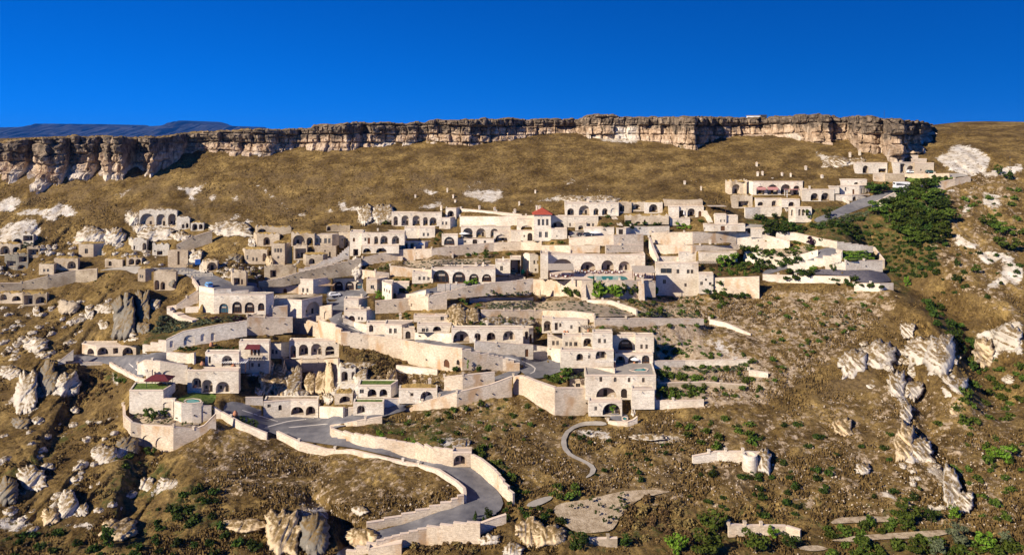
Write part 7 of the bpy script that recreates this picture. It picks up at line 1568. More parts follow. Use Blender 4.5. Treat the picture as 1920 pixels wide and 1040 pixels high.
# hut and mast on the plateau
Yh = 470; p = W3(1415,222, Yh); r = empty('ridge_hut', p, 'little white hut with a dark lean-to on the cliff top', 'hut'); q = MB(); q.box(-4.5,3,-2,2,-6,1.6); q.build('wall', 'white', r); q = MB(); q.box(3.01,7,-2,2,-6,2.2); q.build('lean_to', 'metal', r); q = MB(); q.box(-4.8,3.2,-2.2,2.2,1.6,1.8); q.build('roof', 'paleframe', r)
p = W3(1658,226,395); q = MB(); q.tube((0,0,-4),(0,0,5.5), .09, .05); o = q.build('mast', 'metal'); o.location = p; tag(o, 'thin mast standing on the cliff near its right end', 'mast')
# four bent roof vents on the restaurant
rt = BTOP['restaurant with four big pointed glazed arches along the middle road']
for i, x in enumerate((954,968,990,1012)):
    p = on_level('d7', x, 655, rt[6]); q = MB(); q.tube((0,0,0),(0,0,1.0), .16); q.tube((0,0, .95),(.5 * (1 if i % 2 else -1), -.3,1.3), .2); q.tube((.5 * (1 if i % 2 else -1), -.3,1.3),(.6 * (1 if i % 2 else -1), -.3, .8), .2)
    o = q.build('roof_vent', 'metal'); o.location = p; tag(o, 'dark bent roof vent in the row on the restaurant roof', 'vent', 'roof vents on the restaurant')
# ------------------------------------------------------------------ plants
def leaves(rs, n, lumps, size, flat=1.0):
    """many leaf clumps through the volume of a set of lumps: (x, y, z, r)"""
    V = []; Fc = []
    wts = np.array([l[3] ** 2 for l in lumps]); wts = wts / wts.sum()
    for k in range(n):
        x, y, z, r = lumps[rs.choice(len(lumps), p=wts)]
        d = rs.normal(size=3); d /= np.linalg.norm(d); d[2] = d[2] * flat if d[2] > -.3 else d[2] * .4
        c = np.array((x, y, z)) + d * r * (rs.uniform(.55,1.0) ** .5) * np.array((1,1, .85))
        if c[2] < 0.02: c[2] = rs.uniform(.02, .15)
        nrm = d * .7 + rs.normal(size=3) * .5; nrm /= np.linalg.norm(nrm)
        a = np.cross(nrm, (0.3, .2,1)); a /= max(np.linalg.norm(a), 1e-3); b_ = np.cross(nrm, a); s = size * rs.uniform(.6,1.4); t = rs.uniform(0,6.28)
        u = (a * math.cos(t) + b_ * math.sin(t)) * s; w = (-a * math.sin(t) + b_ * math.cos(t)) * s * .6
        i = len(V); V += [tuple(c - u), tuple(c + w + nrm * s * .15), tuple(c + u), tuple(c - w - nrm * s * .1)]; Fc.append((i, i + 1, i + 2, i + 3))
    return V, Fc
def mesh_of(name, VF, m):
    me = bpy.data.meshes.new(name); me.from_pydata(VF[0], [], VF[1]); me.materials.append(M[m]); me.update(); return me
PR = {}
def bush_mesh(m, kind, k):
    key = (m, kind, k)
    if key in PR: return PR[key]
    rs = np.random.RandomState(sum(map(ord, m + kind)) + k * 17)
    if kind == 'bush': lumps = [(rs.uniform(-.5, .5), rs.uniform(-.5, .5), rs.uniform(.25, .75), rs.uniform(.35, .6)) for _ in range(6)]; n, s = 170, .2
    elif kind == 'low': lumps = [(rs.uniform(-.7, .7), rs.uniform(-.7, .7), rs.uniform(.1, .3), rs.uniform(.25, .45)) for _ in range(6)]; n, s = 130, .17
    elif kind == 'cone': lumps = [(0,0, .15 + .28 * i, .55 - .085 * i) for i in range(6)]; n, s = 190, .15
    elif kind == 'sprig': lumps = [(rs.uniform(-.6, .6), rs.uniform(-.6, .6), rs.uniform(.3,1.1), rs.uniform(.18, .35)) for _ in range(7)]; n, s = 120, .16
    elif kind == 'column': lumps = [(rs.uniform(-.12, .12), rs.uniform(-.12, .12), .3 + .35 * i, .34) for i in range(6)]; n, s = 180, .15
    PR[key] = mesh_of(kind, leaves(rs, n, lumps, s), m); return PR[key]
def in_poly(pts, x, y):
    c = False; n = len(pts)
    for i in range(n):
        (x0, y0),(x1, y1) = pts[i], pts[(i + 1) % n]
        if (y0 > y) != (y1 > y) and x < (x1 - x0) * (y - y0) / (y1 - y0) + x0: c = not c
    return c
def zone(cr, pts, n, size, m, kind, name, label, cat, free=True, sep=.7):
    P = cvl(cr, pts); xs = [p[0] for p in P]; ys = [p[1] for p in P]; done = []; t = 0
    while len(done) < n and t < n * 40:
        t += 1; x = RNG.uniform(min(xs), max(xs)); y = RNG.uniform(min(ys), max(ys))
        if not in_poly(P, x, y): continue
        if free and samp(BUILTB, x, y) > .25: continue
        p = W3(x, y, DD(x, y) - (0 if free else 1.1)); s = RNG.uniform(*size)
        if any((p - q).length < (s + r) * sep for q, r in done): continue
        done.append((p, s)); o = bpy.data.objects.new(name, bush_mesh(m, kind, RNG.randrange(4))); COL.objects.link(o)
        o.location = p - Vector((0,0, .12 * s)); o.scale = (s, s, s * RNG.uniform(.8,1.2)); o.rotation_euler.z = RNG.uniform(0,6.28); tag(o, label, cat, label if n > 1 else None)
def one(cr, x, y, s, m, kind, name, label, cat='shrub', sz=1.0):
    o = bpy.data.objects.new(name, bush_mesh(m, kind, RNG.randrange(4))); COL.objects.link(o); q = cv(cr, x, y); o.location = W3(*q, DD(*q) - 1.3); o.scale = (s, s, s * sz); o.rotation_euler.z = RNG.uniform(0,6); tag(o, label, cat)
# trees: trunk with limbs, crown of leaf clumps
def tree_proto(m, k, nl=620, spread=1.0):
    rs = np.random.RandomState(k * 31 + 5); r = random.Random(k); tr = MB(); tr.tube((0,0,-.08),(r.uniform(-.03, .03), 0, .38), .045, .03,7); lumps = []
    for i in range(9):
        a = r.uniform(0,6.28); ra = r.uniform(.12, .42) * spread; z = r.uniform(.38, .86); lumps.append((math.cos(a) * ra, math.sin(a) * ra, z, r.uniform(.13, .24)))
        tr.tube((0,0, r.uniform(.2, .38)),(math.cos(a) * ra * .9, math.sin(a) * ra * .9, z - .03), .018, .006,5)
    for i in range(4): lumps.append((r.uniform(-.25, .25), r.uniform(-.25, .25), r.uniform(.15, .5), r.uniform(.12, .2)))
    cm = mesh_of('crown', leaves(rs, nl, lumps, .065), m); tm = tr.build('trunk', 'trunk'); tmd = tm.data; bpy.data.objects.remove(tm); return tmd, cm
TP = {}
def tree(cr, x, y, hpx, label, m='leafdark', group=None, name='tree', wide=1.1, cat='tree', k=None):
    k = RNG.randrange(3) if k is None else k
    if (m, k) not in TP: TP[m, k] = tree_proto(m, k + (0 if m == 'leafdark' else 5))
    p = at(cr, x, y); h = px2m(cr, hpx, p); r = empty(name, p, label, cat, group); s = h
    r.scale = (s * wide, s * wide, s); r.rotation_euler.z = RNG.uniform(0,6.28)
    for nm, me in zip(('trunk', 'crown'), TP[m, k]): o = bpy.data.objects.new(nm, me); COL.objects.link(o); o.parent = r
GR = 'trees of the dense dark green grove below the upper road'
k = 0; done = []
while len(done) < 46 and k < 3000:
    k += 1; x, y = RNG.uniform(480,1060), RNG.uniform(230,650)
    if not in_poly([(700,270),(860,200),(960,240),(1010,320),(1040,560),(960,640),(780,640),(640,560),(560,420),(440,480),(400,440),(440,360),(600,380)],x, y) or any(abs(x - a) < 42 and abs(y - b_) < 34 for a, b_ in done): continue
    done.append((x, y)); tree('g7', x, y, RNG.uniform(85,125), 'dark green broadleaf tree in the dense grove below the upper road', group=GR, wide=RNG.uniform(1.1,1.5), m=('leafdark', 'leaf')[RNG.random() < .5])
TR = [('g7', 510,260,110,'round dark tree at the road edge left of the minibus', 'leafdark', 1.7),('g7', 125,440,75,'dark tree at the foot of the upper road by the small loggia', 'leafdark', .9),('e1', 600,770,130,'broad dark tree right of the beige garden arcade', 'leafdark', 1.5),('e1', 690,760,110,'second dark tree right of the beige garden arcade', 'leafdark', 1.3),('e1', 800,730,100,'dark bushy tree under the garden slope of the loggia', 'leafdark', 1.4),('e1', 900,640,110,'pale loose tree in front of the loggia arches', 'leaf', 1.0),
      ('e1', 955,865,90,'dark purple-leaved young tree above the hairpin road', 'leafpurple', 1.0),('e1', 1040,830,60,'small dark green tree against the pale climbing wall', 'leafdark', .8),('e1', 230,1035,130,'leafy green tree in the vine terrace garden', 'leafbright', 1.0),('e1', 160,1050,110,'bright leaning tree beside the pergola roof terrace', 'leafbright', .8),('e2', 360,330,90,'green garden tree near the ivy-hung wall', 'leaf', 1.0),('e2', 1145,330,70,'slim young tree below the hairpin planter wall', 'leaf', .8),('e2', 960,340,70,'round bush tree at the lavender field edge', 'leafbright', 1.2),
      ('d7', 655,370,65,'small green potted tree on the white terraced house', 'leafbright', .9),('d7', 880,405,65,'small leafy tree beside the blue-green glazed arch', 'leaf', .7),('d7', 1285,590,85,'green bush tree on the upper herb terrace', 'leaf', .8),('d8', 815,375,100,'dark tree beside the courtyard garden wall', 'leafdark', .8),('e5', 660,690,100,'green fig tree in the planted forecourt bed', 'leaf', 1.3),('e5', 430,320,75,'bright tree at the corner of the lane house', 'leafbright', .8),('h8', 640,580,200,'bright green tree before the lowest big arch', 'leafbright', .7),
      ('g4', 310,1030,140,'dark round tree at the bottom beside the rubble wall', 'leafdark', 1.1),('g4', 635,1005,110,'dark tree right of the rubble wall', 'leafdark', .9),('g4', 1000,1035,130,'yellow-green tree at the bottom centre', 'leafbright', 1.1),('g4', 1250,900,160,'tall green tree left of the pale bottom wall', 'leaf', 1.1),('g4', 1200,1040,180,'broad green tree in front of the tall one at the bottom', 'leaf', 1.2),('g4', 1545,1010,140,'green tree before the pale bottom wall', 'leaf', 1.2),('g4', 1670,920,90,'small tree right against the pale bottom wall', 'leafbright', .9),('g4', 1790,990,100,'dark bush tree at the right end of the bottom wall', 'leafdark', 1.2),
      ('g5', 1030,800,150,'large green tree by the upper field strip', 'leaf', 1.3),('g5', 1040,870,110,'green tree below the upper field strip', 'leaf', 1.1),('g5', 1210,810,100,'second green tree right of the upper field strip', 'leafdark', 1.1),('g5', 1360,790,90,'yellow-green round tree right of the field strips', 'leafbright', 1.1),('g5', 1415,980,140,'grey-green willow-like tree at the bottom right', 'leafgrey', 1.2),('g5', 1600,1020,140,'bright green tree at the bottom right', 'leafbright', 1.1),('g5', 1720,960,90,'grey-leaved tree near the bottom right corner', 'leafgrey', 1.1),('g5', 1100,1030,110,'green tree at the bottom below the lower field strip', 'leaf', 1.2),('g5', 1240,1040,110,'blue-grey tree at the bottom below the lower field strip', 'leafgrey', 1.2),('g5', 730,1020,110,'green tree at the bottom left of the lower field strip', 'leaf', 1.1),
      ('g5', 1640,380,90,'yellow-green bush tree at the right border, left one', 'leafbright', 1.2),('g5', 1740,400,110,'bright round tree at the right border, right one', 'leafbright', 1.0),('g7', 1240,850,80,'bright pine-like tree right of the spur', 'leaf', .9),('g7', 1120,930,85,'slim dark conifer-like tree near the gully', 'leafdark', .6),('g7', 1097,810,85,'slim upright tree on the gully slope', 'leafdark', .55),('g7', 725,950,85,'bright young tree beside the shadowed spur edge', 'leafbright', .6),('g7', 1420,560,110,'olive green tree on the right hillside', 'leaf', 1.1),('g7', 1480,690,120,'broad olive tree low on the right hillside', 'leaf', 1.4),('g7', 1310,500,90,'olive bush tree high on the right hillside', 'leaf', 1.1),('g7', 1410,110,85,'thin green tree by the top of the ramp', 'leaf', .7),('g7', 1485,150,80,'dark bush tree at the top right plateau', 'leafdark', 1.0),
      ('g1', 1370,745,85,'young dark conifer inside the road bend corner', 'leafdark', .8),('g3', 700,850,150,'dark tree beside the ochre bottom-left cliff', 'leafdark', .7),('d5', 245,520,90,'grey bush tree by the left cave fronts', 'leafgrey', .9),('e6', 735,750,95,'leafy green tree in the curved garden, middle', 'leaf', 1.1),('e6', 612,700,70,'dark green tree in the curved garden, left end', 'leafdark', .9),('e6', 840,725,65,'small green tree in the curved garden beside the tower', 'leaf', 1.0),('e6', 730,1030,90,'leafy tree at the foot of the outer garden wall', 'leaf', .9)]
for t in TR: tree(*t[:4], t[4], t[5], None, wide=t[6])
# plants against the pool wall
for x, y, s, m, l in ((510,650,2.0,'leaf', 'round green shrub between the two left pool wall buttresses'),(632,652,1.5,'leaf', 'small green shrub left of the second pool wall buttress'),(1010,660,3.2,'leafbright', 'largest bright green shrub at the foot of the pool wall'),(1180,650,2.4,'leafbright', 'bright green shrub right of the largest one at the pool wall'),(1335,645,2.6,'leaf', 'tall green shrub near the middle of the pool wall'),(1450,645,2.6,'leaf', 'green shrub left of the big buttress at the pool wall'),(1700,650,2.6,'leafbright', 'bright shrub right of the big buttress beside the square house')): one('h4', x, y, s * 1.25, m, 'bush', 'shrub', l, sz=1.25)
one('h4', 870,640,1.0,'leafdark', 'column', 'climbing_plant', 'tall thin dark climber on the pool wall', 'climber', 3.2); one('h4', 1470,560, .9,'leafdark', 'column', 'climbing_plant', 'dark climber near the right of the pool wall', 'climber', 2.4); one('h4', 130,380,1.0,'leaf', 'column', 'climbing_plant', 'green climber beside the projecting end wall', 'climber', 2.6); one('g8', 1280,420,1.3,'leafdark', 'bush', 'climbing_plant', 'ivy clump on the front of the big square house', 'climber')
for x, y, l, s in ((600,850,'clipped round dark bush left of the pot on the garden terrace', 1.3),(885,235,'clipped dark green ball bush left under the great stepped wall', 1.5),(1085,232,'clipped dark green ball bush right under the great stepped wall', 1.5)): 
    if y < 300: one('e8', x, y, s, 'leafdark', 'bush', 'shrub', l, sz=1.2)
one('e8', 990,215, .8,'leafbright', 'column', 'shrub', 'bright green slim conifer under the great stepped wall', sz=1.6)
Z = zone
Z('e2',[(300,130),(520,140),(620,150),(600,200),(420,190),(330,160)],24,(1.3,2.3), 'leaf', 'bush', 'vine_shrub', 'green vine shrub on the terrace above the hairpin road walls', 'shrub', False)
Z('e2',[(440,200),(660,190),(830,180),(830,290),(600,310),(440,330)],26,(1.5,2.6), 'leafdark', 'bush', 'hanging_vine', 'dark vine hanging over the white wall left of the hairpin road', 'vine', False)
Z('e2',[(700,110),(800,70),(1000,110),(1000,170),(880,200),(720,170)],16,(.7,1.4), 'leaf', 'bush', 'shrub', 'green shrub inside the loop of the hairpin road', 'shrub', False)
Z('e2',[(1230,150),(1480,130),(1560,210),(1250,225)],28,(.6,1.1), 'leafbright', 'low', 'garden_plant', 'bright green plant in the bed right of the hairpin road', 'plant', False)
Z('e2',[(720,340),(860,340),(980,370),(960,420),(740,430)],16,(1.5,2.5), 'leafdark', 'bush', 'ivy_bush', 'dark ivy bush over the low wall below the lavender field', 'shrub', False)
Z('e2',[(1100,390),(1290,390),(1400,430),(1600,450),(1560,500),(1330,470),(1100,430)],14,(.9,1.7), 'leafdark', 'bush', 'wall_shrub', 'dark shrub growing at the bowed wall of the lavender field', 'shrub', False)
Z('e2',[(0,470),(100,420),(180,470),(420,510),(450,560),(0,560)],22,(.9,1.9), 'leafdark', 'bush', 'shrub', 'dark green shrub along the foot of the square garden terrace wall', 'shrub', False)
Z('e2',[(100,200),(300,170),(470,260),(480,370),(140,370)],26,(.8,1.7), 'leaf', 'bush', 'garden_shrub', 'leafy garden shrub on the square terrace beside the pergola', 'shrub', False)
Z('e1',[(480,590),(700,600),(760,640),(950,690),(850,760),(560,700),(470,640)],24,(1.0,2.2), 'leafdark', 'bush', 'shrub', 'dense dark shrub below the loggia and its garden wall', 'shrub', False)
Z('e1',[(960,690),(1120,610),(1400,570),(1480,560),(1380,620),(1000,700)],34,(.8,1.5), 'leafgrey', 'bush', 'hedge_shrub', 'grey-green hedge shrub along the lower edge of the upper road', 'shrub')
Z('g7',[(0,500),(340,430),(600,560),(960,650),(960,900),(640,880),(420,620),(200,560)],130,(1.0,2.4), 'leafdark', 'bush', 'hill_shrub', 'dark green shrub scattered on the slope below the dense grove', 'shrub')
Z('g7',[(960,300),(1250,250),(1600,180),(1600,680),(1100,480)],29,(.8,2.0), 'leaf', 'bush', 'hill_shrub', 'olive green shrub on the pale right hillside', 'shrub')
Z('g7',[(900,650),(1600,640),(1600,1040),(900,1040)],26,(.8,1.8), 'leafdark', 'bush', 'hill_shrub', 'dark shrub on the lower right hillside beyond the gully', 'shrub')
Z('c4',[(1100,540),(1330,525),(1330,545),(1110,560)],9,(1.0,1.5), 'leafdark', 'bush', 'clipped_bush', 'round clipped bush on the lawn before the reception wall', 'bush', False)
Z('g6',[(0,60),(560,20),(900,60),(900,250),(640,330),(300,560),(0,760)],60,(.5,1.3), 'leaf', 'bush', 'planted_shrub', 'small green shrub planted on the dry slope below the square garden wall', 'shrub')
Z('g6',[(0,60),(560,20),(860,100),(640,300),(300,420),(0,500)],46,(.4, .9), 'leafgrey', 'low', 'planted_shrub', 'small grey shrub on the dry slope below the square garden wall', 'shrub')
Z('g6',[(1150,150),(1280,100),(1480,300),(1640,560),(1560,620),(1420,400)],24,(1.2,2.4), 'leafdark', 'bush', 'gully_bush', 'dark bush in the shadowed gully right of the spur', 'bush')
Z('g6',[(1500,500),(1920,560),(1920,998),(1300,998),(1500,760)],32,(.9,2.1), 'leaf', 'bush', 'hill_shrub', 'olive green bush on the far right lower slope', 'bush')
Z('e5',[(-20,50),(700,20),(880,45),(1280,125),(920,150),(700,100),(-20,90)],90,(.5, .85), 'leafgrey', 'low', 'lavender_bush', 'small lavender bush in the rows of the lower planted terrace', 'lavender', False, .55)
Z('e4',[(1480,410),(1890,395),(1890,470),(1500,465)],70,(.5, .85), 'leafgrey', 'low', 'lavender_bush', 'small lavender bush in the rows of the upper planted terrace', 'lavender', False, .55)
Z('e4',[(1390,345),(1560,320),(1890,335),(1890,362),(1600,360)],40,(.6,1.3), 'leafdark', 'sprig', 'herb_bush', 'dark herb bush at the foot of the restaurant road wall', 'shrub', False)
Z('d7',[(540,620),(800,605),(1300,595),(1330,625),(830,640),(780,680),(620,665)],70,(.35, .8), 'leafgrey', 'low', 'herb_bush', 'low herb bush on the terrace behind the restaurant', 'herb', False, .5)
Z('d7',[(190,640),(300,690),(430,640),(420,710),(200,690)],26,(.5,1.0), 'leaf', 'low', 'herb_bush', 'green herb clump below the long upper retaining wall', 'herb')
Z('g8',[(940,580),(1420,590),(1410,620),(940,610)],40,(.6,1.2), 'leafgrey', 'low', 'lavender_bush', 'grey lavender mound along the straight beige terrace wall', 'lavender')
Z('g8',[(820,480),(1100,450),(1440,470),(1400,590),(960,560)],60,(.5,1.1), 'leafgrey', 'low', 'planted_shrub', 'grey shrub on the gritty bank below the big square house', 'shrub')
Z('g8',[(1060,780),(1200,880),(1500,930),(1500,900),(1200,760)],20,(.6,1.2), 'leaf', 'bush', 'planted_shrub', 'green shrub beside the right end of the white terrace houses', 'shrub')
Z('g8',[(1150,980),(1720,970),(1780,1010),(1150,1030)],60,(.8,1.5), 'leafgrey', 'low', 'lavender_bush', 'grey lavender mound in the row under the middle terrace wall', 'lavender')
Z('e5',[(1480,640),(1890,700),(1890,890),(1480,880)],40,(.7,1.5), 'leaf', 'bush', 'planted_shrub', 'green shrub on the planted slope right of the pool base', 'shrub')
Z('e5',[(470,700),(700,665),(700,730),(610,750),(500,735)],14,(.7,1.3), 'leaf', 'bush', 'garden_plant', 'garden plant in the forecourt bed above the bastion', 'plant', False)
Z('e5',[(720,650),(840,660),(830,705),(710,705)],8,(.7,1.2), 'leafgrey', 'low', 'garden_plant', 'grey cushion plant on the little roof by the forecourt', 'plant', False)
Z('d8',[(1010,290),(1060,285),(1330,285),(1330,350),(1130,345),(1010,350)],16,(1.0,1.8), 'leafdark', 'bush', 'ivy_bush', 'dark ivy mass hanging over the garden wall of the courtyard', 'ivy', False)
Z('d8',[(1430,275),(1590,305),(1590,330),(1460,330)],8,(.8,1.5), 'leafbright', 'bush', 'climbing_plant', 'bright green climber below the square white terrace base', 'climber', False)
Z('e3',[(60,560),(190,520),(380,590),(470,540),(860,560),(640,600),(330,660),(40,700)],90,(.6,1.5), 'leafgrey', 'bush', 'garden_shrub', 'shrub of the sloping garden above the wall with blind arches', 'shrub')
Z('e3',[(500,535),(860,540),(860,575),(500,565)],26,(.7,1.2), 'leafpurple', 'low', 'lavender_bush', 'purple lavender bush in the row before the glazed arch hall', 'lavender', False)
Z('e3',[(290,800),(480,825),(790,810),(790,840),(300,845)],26,(.5,1.0), 'leafdark', 'bush', 'roof_shrub', 'dark shrub in the row behind the gable porch terrace', 'shrub', False)
Z('d6',[(1640,880),(1760,890),(1740,945),(1640,940)],14,(.6,1.2), 'leafbright', 'bush', 'flower_bush', 'bright green plant in the round flower bed by the parking yard', 'plant', False)
Z('d7',[(480,780),(600,790),(600,880),(500,890)],14,(.8,1.5), 'leaf', 'bush', 'climbing_plant', 'green climber on the open kitchen terrace block', 'climber', False)
Z('d7',[(1105,770),(1200,780),(1200,815),(1105,815)],8,(.8,1.5), 'leafbright', 'bush', 'clipped_bush', 'bright bush before the third restaurant arch', 'bush', False)
Z('e6',[(530,720),(640,690),(900,730),(1100,770),(960,800),(600,760)],14,(.5,1.0), 'leaf', 'sprig', 'garden_shrub', 'small shrub on the sandy bed of the curved garden', 'shrub', False)
Z('e7',[(40,760),(120,745),(300,800),(280,855),(180,825)],14,(.5,1.0), 'leafdark', 'low', 'planter_shrub', 'dark plant in the oval junction planter', 'plant', False)
Z('e7',[(1160,230),(1230,180),(1400,190),(1520,300),(1500,440),(1300,380)],40,(.9,1.9), 'leafdry', 'bush', 'golden_shrub', 'golden dry shrub on the mound below the great stepped wall', 'shrub')
Z('e8',[(60,660),(820,560),(1330,420),(1600,560),(1500,780),(1000,860),(680,820),(300,730)],38,(.5,1.3), 'leaf', 'bush', 'slope_shrub', 'small green shrub on the scrub triangle between the road ramps', 'shrub')
Z('e8',[(200,700),(440,720),(760,800),(660,830),(420,770)],12,(.7,1.5), 'leafbright', 'low', 'slope_shrub', 'bright green clump behind the upper wall of the lower road', 'shrub')
Z('g4',[(0,60),(180,120),(190,320),(440,500),(980,560),(1080,300),(900,120),(560,170),(0,0)],32,(.5,1.1), 'leafdark', 'bush', 'slope_shrub', 'dark shrub on the slope around the curving stone path', 'shrub')
Z('g4',[(900,80),(1600,120),(1620,300),(1200,300),(900,160)],16,(.8,1.9), 'leaf', 'bush', 'slope_shrub', 'green bush on the dry slope above the isolated curved wall', 'bush')
Z('g4',[(1000,400),(1850,380),(1850,800),(1400,820),(1000,600)],24,(.6,1.5), 'leafdark', 'bush', 'slope_shrub', 'dark bush on the dry slope below the isolated curved wall', 'bush')
Z('g4',[(220,640),(600,600),(700,680),(560,830),(360,830),(240,740)],17,(.7,1.1), 'leafdark', 'sprig', 'grape_vine', 'low spreading vine on the sandy vineyard plot', 'vine', False)
Z('g4',[(130,540),(380,600),(360,660),(140,680)],6,(1.0,1.8), 'leaf', 'bush', 'slope_shrub', 'lush green bush at the upper left edge of the vineyard plot', 'bush', False)
Z('g4',[(560,640),(900,640),(1100,700),(1100,960),(700,1000),(600,900)],39,(.8,1.9), 'leafdry', 'bush', 'dry_bush', 'brown dry bush right of the vineyard plot', 'bush')
Z('g5',[(480,830),(960,820),(1000,870),(640,910),(500,930)],13,(.8,1.6), 'leaf', 'bush', 'slope_shrub', 'green bush between the two field strips', 'bush')
Z('g5',[(520,960),(1000,930),(1300,930),(1850,960),(1850,1060),(520,1060)],24,(1.0,2.2), 'leaf', 'bush', 'slope_shrub', 'green bush along the bottom right edge below the field strips', 'bush')
Z('g5',[(0,100),(900,60),(940,400),(1250,620),(900,760),(0,800)],28,(.6,1.6), 'leafdark', 'bush', 'slope_shrub', 'dark bush on the open dry slope left of the shell-shaped rock', 'bush')
Z('g5',[(1250,100),(1850,60),(1850,860),(1500,760),(1300,460)],32,(.7,1.8), 'leaf', 'bush', 'slope_shrub', 'green bush on the open dry slope right of the shell-shaped rock', 'bush')
Z('g3',[(1000,540),(1200,480),(1460,500),(1440,700),(1300,800),(1000,740)],17,(1.0,2.2), 'leafdark', 'bush', 'thicket_bush', 'dark green bush of the thicket under the stony bank', 'bush')
Z('g3',[(620,740),(1000,700),(1400,760),(1700,830),(1700,920),(600,920)],21,(.9,2.0), 'leafdark', 'bush', 'thicket_bush', 'dark green bush along the bottom path at the lower left', 'bush')
Z('g3',[(0,740),(620,740),(640,920),(0,920)],14,(.8,1.9), 'leafdark', 'bush', 'slope_shrub', 'dark bush at the bottom left corner', 'bush')
Z('g3',[(620,360),(920,300),(900,560),(660,540)],22,(.8,1.6), 'leafdry', 'bush', 'dry_bush', 'brown dry bush in the hollow below the outer garden wall', 'bush')
Z('g3',[(0,100),(300,60),(780,20),(560,260),(200,320),(0,400)],32,(.7,1.6), 'leafdry', 'bush', 'dry_bush', 'brown scrub bush on the golden left slope', 'bush')
Z('g3',[(740,260),(920,250),(900,340),(760,330)],6,(.8,1.6), 'leaf', 'bush', 'slope_shrub', 'green shrub at the foot of the outer garden wall', 'shrub')
Z('g2',[(520,360),(840,580),(1000,700),(900,860),(640,840),(480,420)],39,(.7,1.6), 'leafdry', 'bush', 'dry_bush', 'brown scrub bush on the slope under the left terrace road', 'bush')
Z('g2',[(0,0),(900,60),(900,280),(600,420),(0,540)],39,(.6,1.4), 'leafdry', 'bush', 'dry_bush', 'brown scrub bush among the left slope boulders', 'bush')
Z('g2',[(930,600),(1040,600),(1040,680),(940,690)],6,(.8,1.5), 'leaf', 'bush', 'slope_shrub', 'green bush beside the stepped parapet of the left terrace road', 'bush')
Z('d6',[(180,700),(330,640),(600,640),(640,700),(480,760),(250,770)],26,(.5,1.2), 'leafdry', 'bush', 'dry_bush', 'dry scrub bush in front of the whitewashed ruin', 'bush')
Z('d6',[(500,700),(640,690),(640,770),(520,770)],12,(.6,1.2), 'leaf', 'low', 'ruin_shrub', 'green shrub beside the roofless ruin wall', 'shrub')
Z('d5',[(900,690),(1000,680),(1090,740),(860,860),(740,900)],8,(.5,1.2), 'leaf', 'low', 'slope_shrub', 'green clump on the mound below the gravel plaza', 'shrub')
Z('d5',[(1000,760),(1240,760),(1230,830),(900,960),(860,900)],19,(.5,1.2), 'leafdry', 'bush', 'dry_bush', 'dry scrub bush left of the rock spires', 'bush')
Z('f',[(640,420),(1000,400),(1380,400),(1400,540),(1230,700),(960,680),(640,560),(400,620),(280,690),(520,540)],120,(.7,1.5), 'leaf', 'bush', 'terrace_plant', 'small green plant on one of the village terraces', 'plant')
Z('c2',[(0,850),(700,860),(700,900),(0,890)],19,(.4, .9), 'leafdry', 'low', 'dry_bush', 'low dry scrub along the grass bank above the ruins', 'scrub')
Z('f',[(1235,655),(1400,660),(1430,745),(1240,745)],46,(.7,1.5), 'leaf', 'bush', 'planted_shrub', 'green shrub in the planted tiers right of the turquoise plunge pool', 'shrub')
Z('g1',[(1250,250),(1480,330),(1560,480),(1640,560),(1540,560),(1340,320)],10,(.7,1.6), 'leaf', 'bush', 'slope_shrub', 'green bush behind the wall right of the niche chamber', 'bush')
Z('g1',[(1250,700),(1400,690),(1400,750),(1260,760)],4,(.7,1.3), 'leafdark', 'cone', 'young_conifer', 'small dark conifer in the row at the road bend corner', 'conifer', False)
Z('g1',[(1480,640),(1920,560),(1920,800),(1500,760)],13,(.6,1.5), 'leafdark', 'bush', 'slope_shrub', 'dark bush on the rocks right of the road bend', 'bush')
Z('g1',[(770,920),(1290,920),(1290,1000),(770,1000)],22,(.6,1.4), 'leafdry', 'bush', 'dry_bush', 'golden scrub bush at the bottom below the retaining wall', 'bush')

# ------------------------------------------------------------------ dry grass and scattered stones: nobody could count them
def scatter(n, pxr, pyr, cond):
    px = NP.uniform(pxr[0], pxr[1], n); py = NP.uniform(pyr[0], pyr[1], n)
    py = pyr[0] + (pyr[1] - pyr[0]) * NP.uniform(0,1, n); k = cond(px, py); px, py = px[k], py[k]; Y = samp(D, px, py)
    return px, py, np.stack([(px - HX) / F * Y, Y, CZ - (py - HY) / F * Y], 1)
def no_build(px, py): return (samp(BUILTB, px, py) < .1) & (py > skyl(px) + 4) & (samp(ROADM.astype(float), px, py) < .05)
px, py, P = scatter(210000,(-40,1960),(250,1045), lambda a, b_: no_build(a, b_) & (samp(LAY[0], a, b_) < .3) & (fbm(a * .03, b_ * .05,3,7) > -.12) & ((a > 1740) | (b_ > np.interp(a, CB[:, 0], CB[:, 1]))))
P[:, 2] += .15
n = len(P); a = NP.uniform(0,6.28, n); s = NP.uniform(.12, .34, n) * (.6 + .5 * (py - 250) / 800) * np.clip(P[:, 1] / 300, .75,1.15); h = s * NP.uniform(.7,1.6, n)
ux, uy = np.cos(a) * s, np.sin(a) * s
V = np.zeros((n, 4,3)); V[:, 0] = P + np.stack([ux, uy, -.45 + 0 * s], 1); V[:, 1] = P + np.stack([-ux, -uy, -.45 + 0 * s], 1); V[:, 2] = P + np.stack([-ux * .7 + NP.normal(0, .1, n), -uy * .7, h], 1); V[:, 3] = P + np.stack([ux * .5 + NP.normal(0, .1, n), uy * .5, h * .8], 1)
me = bpy.data.meshes.new('dry_grass'); me.vertices.add(n * 4); me.vertices.foreach_set('co', V.reshape(-1).astype(np.float32)); me.loops.add(n * 4); me.loops.foreach_set('vertex_index', np.arange(n * 4, dtype=np.int32)); me.polygons.add(n); me.polygons.foreach_set('loop_start', np.arange(0, n * 4,4, dtype=np.int32)); me.polygons.foreach_set('loop_total', np.full(n, 4, np.int32)); me.update(calc_edges=True)
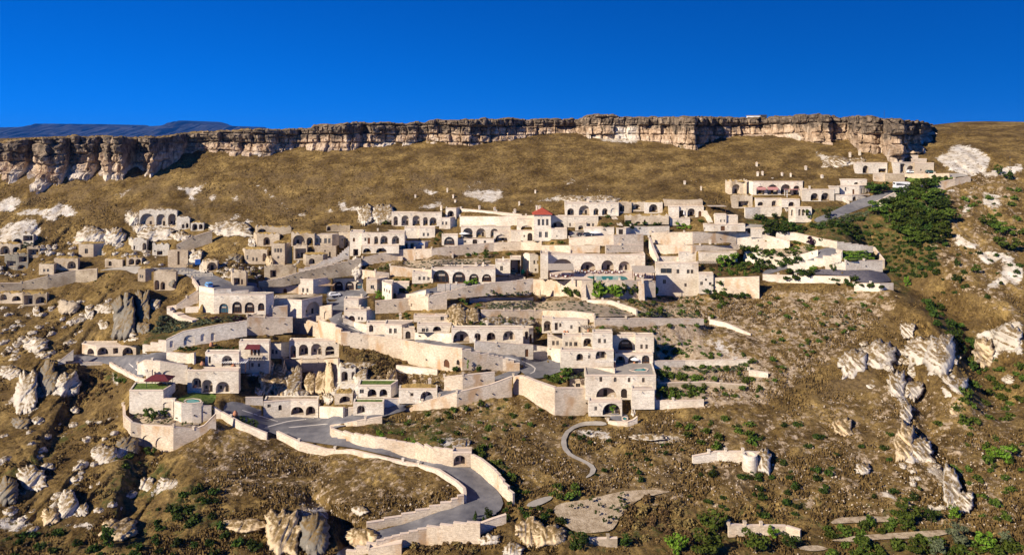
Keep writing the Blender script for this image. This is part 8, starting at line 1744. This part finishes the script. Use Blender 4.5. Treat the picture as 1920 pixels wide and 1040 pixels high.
me.materials.append(mat('dry_grass_blades',[(0.045,0.028,0.011),(0.125,0.08,0.029),(0.27,0.18,0.07)],0.35, detail=8)); o = bpy.data.objects.new('dry_grass', me); COL.objects.link(o); tag(o, 'tufts of dry golden and brown grass covering the hillside', 'grass', kind='stuff')
px, py, P = scatter(26000,(-40,1960),(330,1045), lambda a, b_: no_build(a, b_) & ((samp(LAY[2], a, b_) + .5 * samp(LAY[0], a, b_) > NP.uniform(.1, .8, len(a))) | (NP.uniform(0,1, len(a)) < .06)))
n = len(P); s = NP.uniform(.08, .24, n) * NP.uniform(.5,1.5, n); base_ = np.array([(1,0,-.3),(-.5, .87,-.3),(-.5,-.87,-.3),(.6, .5, .55),(-.7, .1, .5),(.2,-.6, .6)])
R = NP.normal(0, .22,(n, 6,3)); V = P[:, None, :] + (base_[None] + R) * s[:, None, None] + np.array((0,0, .12))
tri = np.array([(0,1,3),(1,4,3),(1,2,4),(2,5,4),(2,0,5),(0,3,5),(3,4,5)]); Fi = (tri[None] + (np.arange(n) * 6)[:, None, None]).reshape(-1)
me = bpy.data.meshes.new('loose_stones'); me.vertices.add(n * 6); me.vertices.foreach_set('co', V.reshape(-1).astype(np.float32)); me.loops.add(len(Fi)); me.loops.foreach_set('vertex_index', Fi.astype(np.int32)); nf = len(Fi) // 3; me.polygons.add(nf); me.polygons.foreach_set('loop_start', np.arange(0, nf * 3,3, dtype=np.int32)); me.polygons.foreach_set('loop_total', np.full(nf, 3, np.int32)); me.update(calc_edges=True)
me.materials.append(mat('loose_stone',[(0.26,0.20,0.14),(0.42,0.34,0.25),(0.55,0.47,0.37)],0.5)); o = bpy.data.objects.new('loose_stones', me); COL.objects.link(o); tag(o, 'loose pale stones strewn over the slopes', 'stones', kind='stuff')
print('objects', len(bpy.data.objects), 'script', round(_t.time() - _t0,1))
# ------------------------------------------------------------------ the air: far mountains fade to blue
q = MB(); q.box(-12000,9000,-400,17500,-330,420); hz = q.build('haze', mat('haze_air',[(1,1,1)])); tag(hz, kind='stuff'); hz['label'] = 'thin blue air over the valley'
m = hz.data.materials[0]; t = m.node_tree
for n_ in list(t.nodes):
    if n_.type != 'OUTPUT_MATERIAL': t.nodes.remove(n_)
v = t.nodes.new('ShaderNodeVolumePrincipled'); v.inputs['Color'].default_value = (0.05,0.30,1.0,1); v.inputs['Density'].default_value = 0.00002; v.inputs['Anisotropy'].default_value = 0.0
t.links.new(v.outputs[0], next(n_ for n_ in t.nodes if n_.type == 'OUTPUT_MATERIAL').inputs['Volume'])
